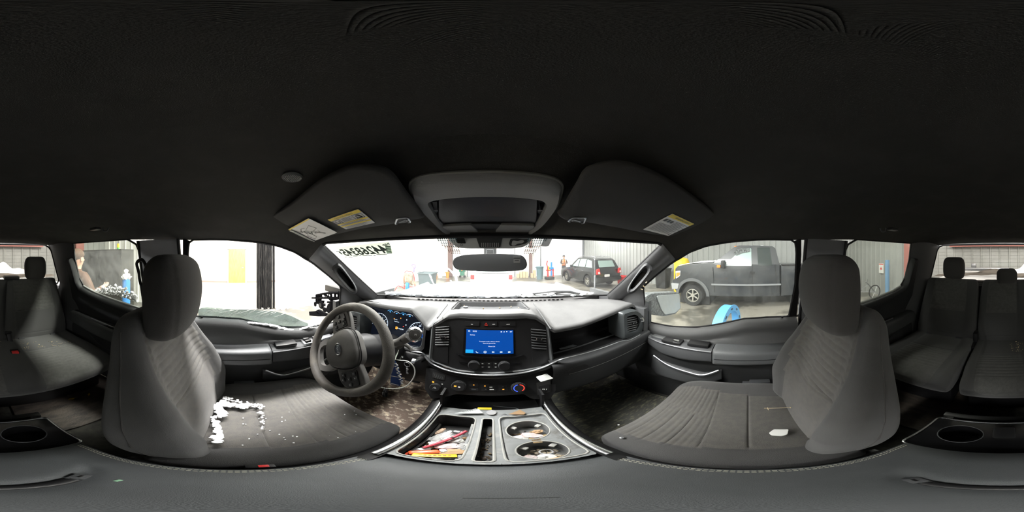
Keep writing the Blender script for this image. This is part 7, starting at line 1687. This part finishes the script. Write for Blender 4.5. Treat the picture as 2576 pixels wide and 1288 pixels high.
bm = NB(); bx(bm, rq(0, -.365, -.008), (.055, .10, .022), r=.006); obj('middle_bridge', bm, DKPL, rc)
bm = NB(); bx(bm, rq(.0, -.40, .004), (.030, .030, .008), r=.003); obj('latch', bm, PLG, rc)
for cx in (-.1, .1):
    bm = NB(); tube(bm, [rq(cx + .0535 * cos(a), -.365 + .0535 * sin(a), .001) for a in (2 * pi * k / 40 for k in range(40))], .0016, 6, closed=True); obj('well_rim', bm, PLG, rc)
# red buckle between driver seat and console
bm = NB(); bx(bm, (-.200, .030, -.712), (.016, .04, .03), r=.005); t = thing('belt_buckle', 'red seat belt buckle between driver seat and armrest', 'buckle', (-.205, .035, -.70)); obj('housing', bm, DKPL, t); bm = NB(); bx(bm, (-.199, .034, -.697), (.010, .014, .004), r=.0015); obj('release_button', bm, RED, t)
# ---------------- overhead console, visors, mirror ----------------
NO = V((0, .062, .245)).normalized()
def PO(u, v, off=0): return RP(u, v, (0, .22, .123), NO) - NO * off      # off > 0: towards the viewer (down)
OVM = mat('overhead_plastic', (.19, .19, .188), .6, bump=.25, bs=800, spec=.35)
oh = thing('overhead_console', 'grey overhead console with dark storage recess above the windshield', 'overhead console', (0, .33, .09))
ol = [(1031, 474), (1044, 452), (1084, 441), (1150, 436), (1228, 433.5), (1300, 436.5), (1365, 443.5), (1404, 456), (1414.5, 477), (1399, 522), (1367.5, 561.5), (1340, 582), (1313, 592), (1237, 593.5), (1160, 593), (1119, 583), (1087, 554), (1050, 515)]
il = [(1076, 514), (1085, 507), (1110, 502), (1150, 498), (1228, 495.6), (1300, 497.5), (1350, 503), (1368, 508), (1375, 520), (1366, 540), (1350, 566), (1336, 579), (1310, 588.5), (1237, 589.5), (1160, 589), (1128, 580), (1104, 559), (1085, 530)]
A = resample(cat([PO(*q) for q in ol], 4, True), 120, True); B = resample(cat([PO(*q) for q in il], 4, True), 120, True); B = match(A, B)
bm = NB(); loft(bm, [[p + NO * .03 for p in A], A, [p - NO * .007 for p in [a.lerp(b, .18) for a, b in zip(A, B)]], [p - NO * .002 for p in [a.lerp(b, .7) for a, b in zip(A, B)]], B, [p + NO * .03 for p in B]], cap=False); obj('bezel', bm, OVM, oh, ang=60)
bm = NB(); tube(bm, [p + NO * .002 for p in A], .0028, 6, closed=True); obj('bezel_edge', bm, mat('bezel_rim', (.16, .16, .145), .5), oh)
bm = NB(); bm.faces.new([bm.verts.new(p + NO * .028) for p in B]); obj('recess', bm, BLK, oh, flat=True)
bm = NB(); P = [PO(u, v, -.006) for u, v in ((1103, 506), (1352, 506), (1350, 562), (1345, 568), (1106, 568), (1102, 560))]; prism(bm, rounded(P, .01), NO * .01, .003); obj('storage_door', bm, DKPL, oh)
for pix in ([(1104, 570), (1186, 566), (1210, 590), (1160, 590), (1129, 585), (1112, 576)], [(1346, 568), (1260, 566), (1240, 590), (1305, 590.5), (1328, 584), (1340, 576)]):
    bm = NB(); prism(bm, rounded([PO(u, v, .001) for u, v in pix], .006), NO * .008, .002); obj('front_lip', bm, OVM, oh)
bm = NB(); P = [PO(u, v, -.002) for u, v in ((1186, 566), (1260, 566), (1240, 590), (1210, 590))]; prism(bm, P, NO * .004); obj('pull_notch', bm, BLK, oh)
for s in (-1, 1):
    u0_ = 1092 if s < 0 else 1362; bm = NB(); P = [PO(u, v, -.012) for u, v in ((u0_ - 6, 520), (u0_ + 6, 520), (u0_ + 8 * -s, 545), (u0_, 552))]; prism(bm, P, NO * .006, .001); obj('side_bracket', bm, PLG, oh); bm = NB(); tube(bm, [PO(u0_ - 9, 537.5, -.008), PO(u0_ + 9, 537.5, -.008)], .0015, 5); obj('pivot', bm, CHD, oh)
# cloth hump the console sits in
c = sum(A, V()) / 120; bm = NB(); rings = [[p + NO * .004 for p in A]]
for k, q in ((1.05, .25), (1.13, .6), (1.24, .9), (1.34, 1.06)):
    r_ = []
    for p in A:
        x = c.x + (p.x - c.x) * k; y = c.y + (p.y - c.y) * k; y = min(y, max(.44, p.y)); z0_ = p.z + .004; z1_ = head_z(x, min(y, .43)) - .002; r_.append(V((x, y, lerp(z0_, z1_, q) if y < .43 else p.z + .004 + .012 * q)))
    rings.append(r_)
loft(bm, rings, cap=False); bmesh.ops.solidify(bm, geom=bm.faces[:], thickness=-.003); obj('cloth_shroud', bm, HEAD, oh, ang=70)
# lamp housing on the glass
ml = thing('map_lamp_housing', 'light grey map lamp housing behind the rear view mirror', 'lamp housing', (0, .46, .03))
yP = .462
bm = NB(); P = [RY(u, v, yP) for u, v in ((1120, 590), (1345, 590), (1332, 612), (1318, 621), (1290, 624.5), (1180, 624.5), (1150, 622.5), (1136, 612))]; prism(bm, rounded(P, .006), (0, .03, 0), .004); bd_ = obj('body', bm, mat('lamp_grey', (.62, .63, .64), .5), ml, ang=50)
def onp(nm, pix, m_, th=.002, r=.003, par=None, y=yP): b_ = NB(); prism(b_, rounded([RY(u, v, y) for u, v in pix], r), (0, -th, 0)); return obj(nm, b_, m_, par or ml)
onp('microphone_grille', [(1144, 598), (1168, 598.5), (1172, 612.5), (1151, 612)], DKPL)
gl_ = onp('centre_recess', [(1196, 592), (1266, 592), (1258, 623), (1207, 623)], PLG, .002)
for k in range(10): onp('grille_rib', [(1211 + k * 4.6, 611), (1212.6 + k * 4.6, 611), (1212.6 + k * 4.6, 621), (1211 + k * 4.6, 621)], MT['lamp_grey'], .004, 0, gl_)
fl_ = onp('lens', [(1284, 601), (1300, 600), (1318, 602), (1330, 601), (1331, 606), (1322, 613), (1302, 618), (1283, 619), (1280, 613)], PLG, .002)
onp('lens_patch', [(1289, 605), (1302, 607), (1313, 603.5), (1319, 607), (1314, 612), (1302, 613), (1294, 618), (1286, 617)], MT['lamp_grey'], .004, .004, fl_)
bm = NB(); ring(bm, RY(1161, 616, yP - .002), .003, .0006); obj('button_ring', bm, PLG, ml)
mir_ = thing('driving_mirror', 'dark rear view mirror hanging from the windshield with small label', 'mirror', (0, .52, -.02))
bm = NB(); P = [RY(u, v, .55) for u, v in ((1217, 618), (1249, 618), (1249, 650), (1217, 650))]; prism(bm, P, (0, .02, 0), .004); sm_ = obj('stem', bm, PLG, mir_)
bm = NB(); tube(bm, [RY(1224, 638, .545), RY(1225, 628, .545), RY(1241, 628, .545), RY(1242, 638, .545)], .0016, 6); obj('clip', bm, CHD, sm_)
mo = [(1139, 663), (1143, 650), (1159, 642.5), (1190, 639.5), (1232, 638.5), (1275, 639), (1307, 641), (1321, 650), (1326, 666), (1320, 676.5), (1303, 681), (1238, 683.2), (1164, 679.8), (1146, 675.5)]
A = resample(cat([RY(u, v, .515) for u, v in mo], 5, True), 90, True); cm = sum(A, V()) / 90
bm = NB(); loft(bm, [[cm + (p - cm) * .7 + V((0, .035, 0)) for p in A], [cm + (p - cm) * .97 + V((0, .018, 0)) for p in A], A, [cm + (p - cm) * .975 + V((0, -.003, 0)) for p in A]]); obj('housing', bm, DKPL, mir_, ang=60)
bm = NB(); bm.faces.new([bm.verts.new(cm + (p - cm) * .965 + V((0, -.0036, 0))) for p in A]); mg = obj('mirror_glass', bm, mat('dark_mirror', (.26, .27, .29), .35, .6, spec=.5), mir_, flat=True)
bm = NB(); P = [RY(u, v, .5105) for u, v in ((1292, 644), (1308.5, 644), (1308.5, 661.5), (1292, 661.5))]; prism(bm, rounded(P, .002), (0, -.0008, 0)); lb = obj('label', bm, mat('grey_label', (.42, .42, .42), .5), mg)
for k, (v, w_) in enumerate(((646.5, .02), (650, .02), (655, .013))): bm = NB(); bx(bm, RY(1300, v, .5093), (w_, .0006, .0022)); obj('small_print', bm, PLG, lb)
bm = NB(); P = [RY(u, v, .49) for u, v in ((1371, 592), (1391, 594), (1390, 600), (1381, 619), (1376, 620), (1365, 619), (1362, 616))]; prism(bm, rounded(P, .005), (0, .018, 0), .003); obj('toll_sensor', bm, PLG, None, 'small dark sensor box stuck at the windshield top beside the mirror', 'sensor', ang=50)
# visors
NVz = V((0, .29, 1)).normalized()
def PV(u, v, off=0): return RP(u, v, (0, .17, .12), NVz) - NVz * off
vis = {-1: [(678, 553), (728, 520), (790, 470), (846, 438), (891, 423), (935, 423), (980, 436), (1022, 490), (1064, 545), (1062, 551), (1038, 555), (994, 564), (906, 577), (799, 601), (767, 596), (699, 572)],
       1: [(1402, 541), (1409, 538), (1450, 470), (1470, 435), (1500, 421), (1560, 414), (1620, 428), (1690, 462), (1760, 510), (1808, 548), (1806, 556), (1766, 575), (1706, 594), (1640, 590), (1560, 575), (1470, 560), (1420, 554)]}
VISM = mat('visor_fabric', (.048, .047, .046), .9, bump=.4, bs=900, spec=.2)
for s in (-1, 1):
    t = thing('sun_visor', ('black cloth sun visor with two labels above the driver' if s < 0 else 'black cloth sun visor with one warning label on the passenger side'), 'sun visor', PV(900 if s < 0 else 1580, 500))
    A = resample(cat([PV(*q) for q in vis[s]], 3, True), 130, True); cv_ = sum(A, V()) / 130
    bm = NB(); loft(bm, [[cv_ + (p - cv_) * .97 + NVz * .016 for p in A], [p + NVz * .008 for p in A], [cv_ + (p - cv_) * .995 + NVz * .002 for p in A], [cv_ + (p - cv_) * .97 for p in A], [cv_ + (p - cv_) * .4 - NVz * .002 for p in A]]); obj('panel', bm, VISM, t, ang=70)
    # clip
    if s < 0: f = lambda u, v, o=.001: PV(u, v, o)
    else: f = lambda u, v, o=.001: PV(u, v, o)
    cu = [(994, 563), (999, 549), (1026, 546), (1033, 558)] if s < 0 else [(1428, 556), (1440, 546), (1474, 546.5), (1468, 561)]
    bm = NB(); tube(bm, rounded([f(*q) for q in cu], .006), .0022, 6); ck = obj('clip_frame', bm, CHD, t)
    bm = NB(); tube(bm, rounded([f(lerp(cu[0][0], cu[3][0], .25), lerp(cu[0][1], cu[3][1], .25) - 3), f(lerp(cu[0][0], cu[3][0], .35), cu[0][1] - 5), f(lerp(cu[0][0], cu[3][0], .7), cu[3][1] - 6), f(lerp(cu[0][0], cu[3][0], .8), cu[3][1] - 4)], .003), .0016, 6); obj('hook', bm, CHD, ck)
    bm = NB(); bm.faces.new([bm.verts.new(f(*q, .0005)) for q in cu]); obj('clip_recess', bm, BLK, ck)
    def label(nm, q, lab_, o=.004):
        bm_ = NB(); A_ = [PV(*p, o) for p in q]; prism(bm_, rounded(A_, .003), NVz * .0006); L = obj(nm, bm_, LBL, t, label=lab_)
        def at(a, b, oo=.0012):      # a along the header edge, b down the label
            p = A_[0].lerp(A_[1], a).lerp(A_[3].lerp(A_[2], a), b); return p - NVz * oo
        def patch(a0, b0, a1, b1, m_, n_='print_block', oo=.0008):
            b_ = NB(); b_.faces.new([b_.verts.new(at(*p, oo)) for p in ((a0, b0), (a1, b0), (a1, b1), (a0, b1))]); obj(n_, b_, m_, L, flat=True)
        return L, at, patch
    def ptext(at, s_, a0, a1, b0, b1, m_, L):
        o = text('lettering', s_, 1, Matrix.Identity(4), m_, None, ext=0); me = o.data; xs = [v.co.x for v in me.vertices]; ys = [v.co.y for v in me.vertices]
        for v in me.vertices:
            fx, fy = (v.co.x - min(xs)) / (max(xs) - min(xs)), (v.co.y - min(ys)) / (max(ys) - min(ys)); v.co = at(lerp(a0, a1, fx), lerp(b1, b0, fy), .0014)
        o.parent = L; o.matrix_local = WM[L.name].inverted()
    if s < 0:
        L, at, patch = label('warning_label', [(825, 549), (902, 522), (944, 557), (871, 574)], 'white airbag warning label with yellow bands')
        patch(0, 0, 1, .17, YEL); patch(0, .50, 1, .58, YEL); patch(0, .70, 1, .77, YEL)
        ptext(at, 'WARNING AIRBAG', .2, .8, .05, .13, INK, L); ptext(at, 'WARNING: ROLLOVER HAZARD', .15, .85, .52, .56, INK, L)
        for k in range(5): patch(.33, .22 + .05 * k, .66 - .05 * (k % 2), .24 + .05 * k, INK)
        for k in range(2): patch(.06, .61 + .04 * k, .92 - .1 * k, .625 + .04 * k, INK)
        for k in range(4): patch(.10, .80 + .045 * k, .85 - .1 * (k % 2), .815 + .045 * k, INK)
        bm = NB(); tube(bm, [at(*p) for p in ((.04, .20), (.28, .20), (.28, .46), (.04, .46))], .0006, 4, closed=True); tube(bm, [at(*p) for p in ((.70, .20), (.96, .20), (.96, .46), (.70, .46))], .0006, 4, closed=True)
        tube(bm, [at(*p) for p in ((.10, .26), (.10, .42), (.20, .42), (.22, .28))], .0008, 4); tube(bm, [at(*p) for p in ((.76, .42), (.83, .24), (.91, .42))], .0008, 4, closed=True); tube(bm, [at(.83 + .06 * cos(a), .34 + .10 * sin(a)) for a in (2 * pi * k / 16 for k in range(16))], .0006, 4, closed=True); obj('pictogram', bm, INK, L)
        L, at, patch = label('torn_label', [(727, 571), (778, 541), (850, 578), (789, 602)], 'wrinkled peeling white label with scribbled ink', .010)
        patch(.0, 0, 1, .05, YEL); 
        bm = NB(); q = [at(0, .02), at(.0, 1.0), at(.12, 1.0), at(.12, .1)]; prism(bm, [p - NVz * .003 for p in q], NVz * .0005); obj('curled_flap', bm, mat('flap_grey', (.50, .52, .47), .5), L)
        bm = NB(); tube(bm, [at(*p, .0045) for p in ((.03, .1), (.03, .93), (.10, .93), (.10, .15))], .0006, 4); tube(bm, [at(*p, .002) for p in ((.2, .62), (.42, .45), (.42, .8), (.25, .9))], .0008, 4, closed=True); tube(bm, [at(*p, .002) for p in ((.45, .35), (.75, .22), (.8, .45), (.5, .55))], .0005, 4, closed=True); obj('printed_frame', bm, INK, L)
        for P_, r_ in (([(.18, .2), (.24, .4), (.28, .28), (.33, .5), (.36, .34), (.42, .62), (.52, .5), (.60, .62)], .0014), ([(.55, .62), (.66, .68), (.78, .80)], .0018), ([(.62, .5), (.70, .66), (.72, .58)], .001), ([(.30, .30), (.40, .22), (.52, .26)], .0009)):
            bm = NB(); tube(bm, cat([at(*p, .002) for p in P_], 4), r_, 5, flat=.4, up=NVz); obj('scribble', bm, INK, L)
    else:
        L, at, patch = label('warning_label', [(1691, 534.5), (1745.5, 560.5), (1681, 591), (1617, 574.5)], 'white airbag warning label with a yellow header')
        patch(0, 0, 1, .15, YEL); ptext(at, 'WARNING AIRBAG', .2, .85, .04, .11, INK, L)
        for k in range(14): patch(.06 if k > 4 else .42, .22 + .05 * k, .94 - .08 * (k % 3), .235 + .05 * k, INK)
        for k in range(3): patch(.06 + .11 * k, .24, .14 + .11 * k, .36, INK)
        patch(.88, .90, .96, .95, INK)
# speaker grille in the roof lining
c = RR(735, 453, .31); c.z = head_z(c.x, c.y) - .003
gr = thing('roof_microphone', 'round slotted microphone grille in the roof lining above the driver', 'grille', c)
bm = NB(); lathe(bm, [(.017, -.004), (.0205, .0), (.018, .004), (.0155, .002)], T(*c) @ RO(pi, 'X'), 32, cap=False); obj('rim', bm, OVM, gr)
for k in range(9):
    y = (k - 4) * .0034; w_ = sqrt(.0158 ** 2 - y * y); bm = NB(); bx(bm, (c.x, c.y + y, c.z - .0015), (2 * w_, .0017, .003)); obj('slat', bm, OVM, gr)
bm = NB(); lathe(bm, [(.0001, .003), (.0165, .003)], T(*c), 24); obj('backing', bm, BLK, gr)
# pale scuffs on the roof lining
SCF = mat('scuffed_cloth', (.075, .074, .07), .9, col2=(.04, .04, .038), cs=60, bump=.6, bs=500)
def scuff(pix, nm='scuff'):
    bm = NB(); P = [RP(u, v, (0, 0, .1755), (0, 0, 1)) for u, v in pix]; bm.faces.new([bm.verts.new(p) for p in resample(cat(P, 5, True), 50, True)]); return bm
for pix in ([(1290, 163), (1400, 138), (1520, 120), (1640, 118), (1722, 123), (1700, 134), (1600, 143), (1480, 153), (1380, 160)], [(1035, 66), (1120, 60), (1250, 70), (1300, 78), (1230, 95), (1130, 110), (1040, 118), (1030, 100)]):
    obj('scuff', scuff(pix), SCF, None, 'pale dusty scuff %s on the black roof lining' % ('band nearer the visors' if pix[0][0] == 1290 else 'patch farther back'), 'scuff', flat=True)
for k, (u, v, r_) in enumerate(((1545, 146, .0016), (1720, 124, .0018), (1062, 66, .0016), (1700, 131, .001), (1663, 135, .001))):
    bm = NB(); p = RP(u, v, (0, 0, .174), (0, 0, 1)); clump(bm, p, (r_, r_, r_ * .6), k, 1); obj('lint', bm, mat('lint', (.5, .48, .38), .9) if k == 0 else MT['lint'], None, ['largest pale fleck on the roof scuff', 'fleck at the tip of the roof scuff band', 'fleck beside the farther roof scuff', 'tiny fleck near the scuff tip', 'faint fleck inside the scuff band'][k], 'lint')
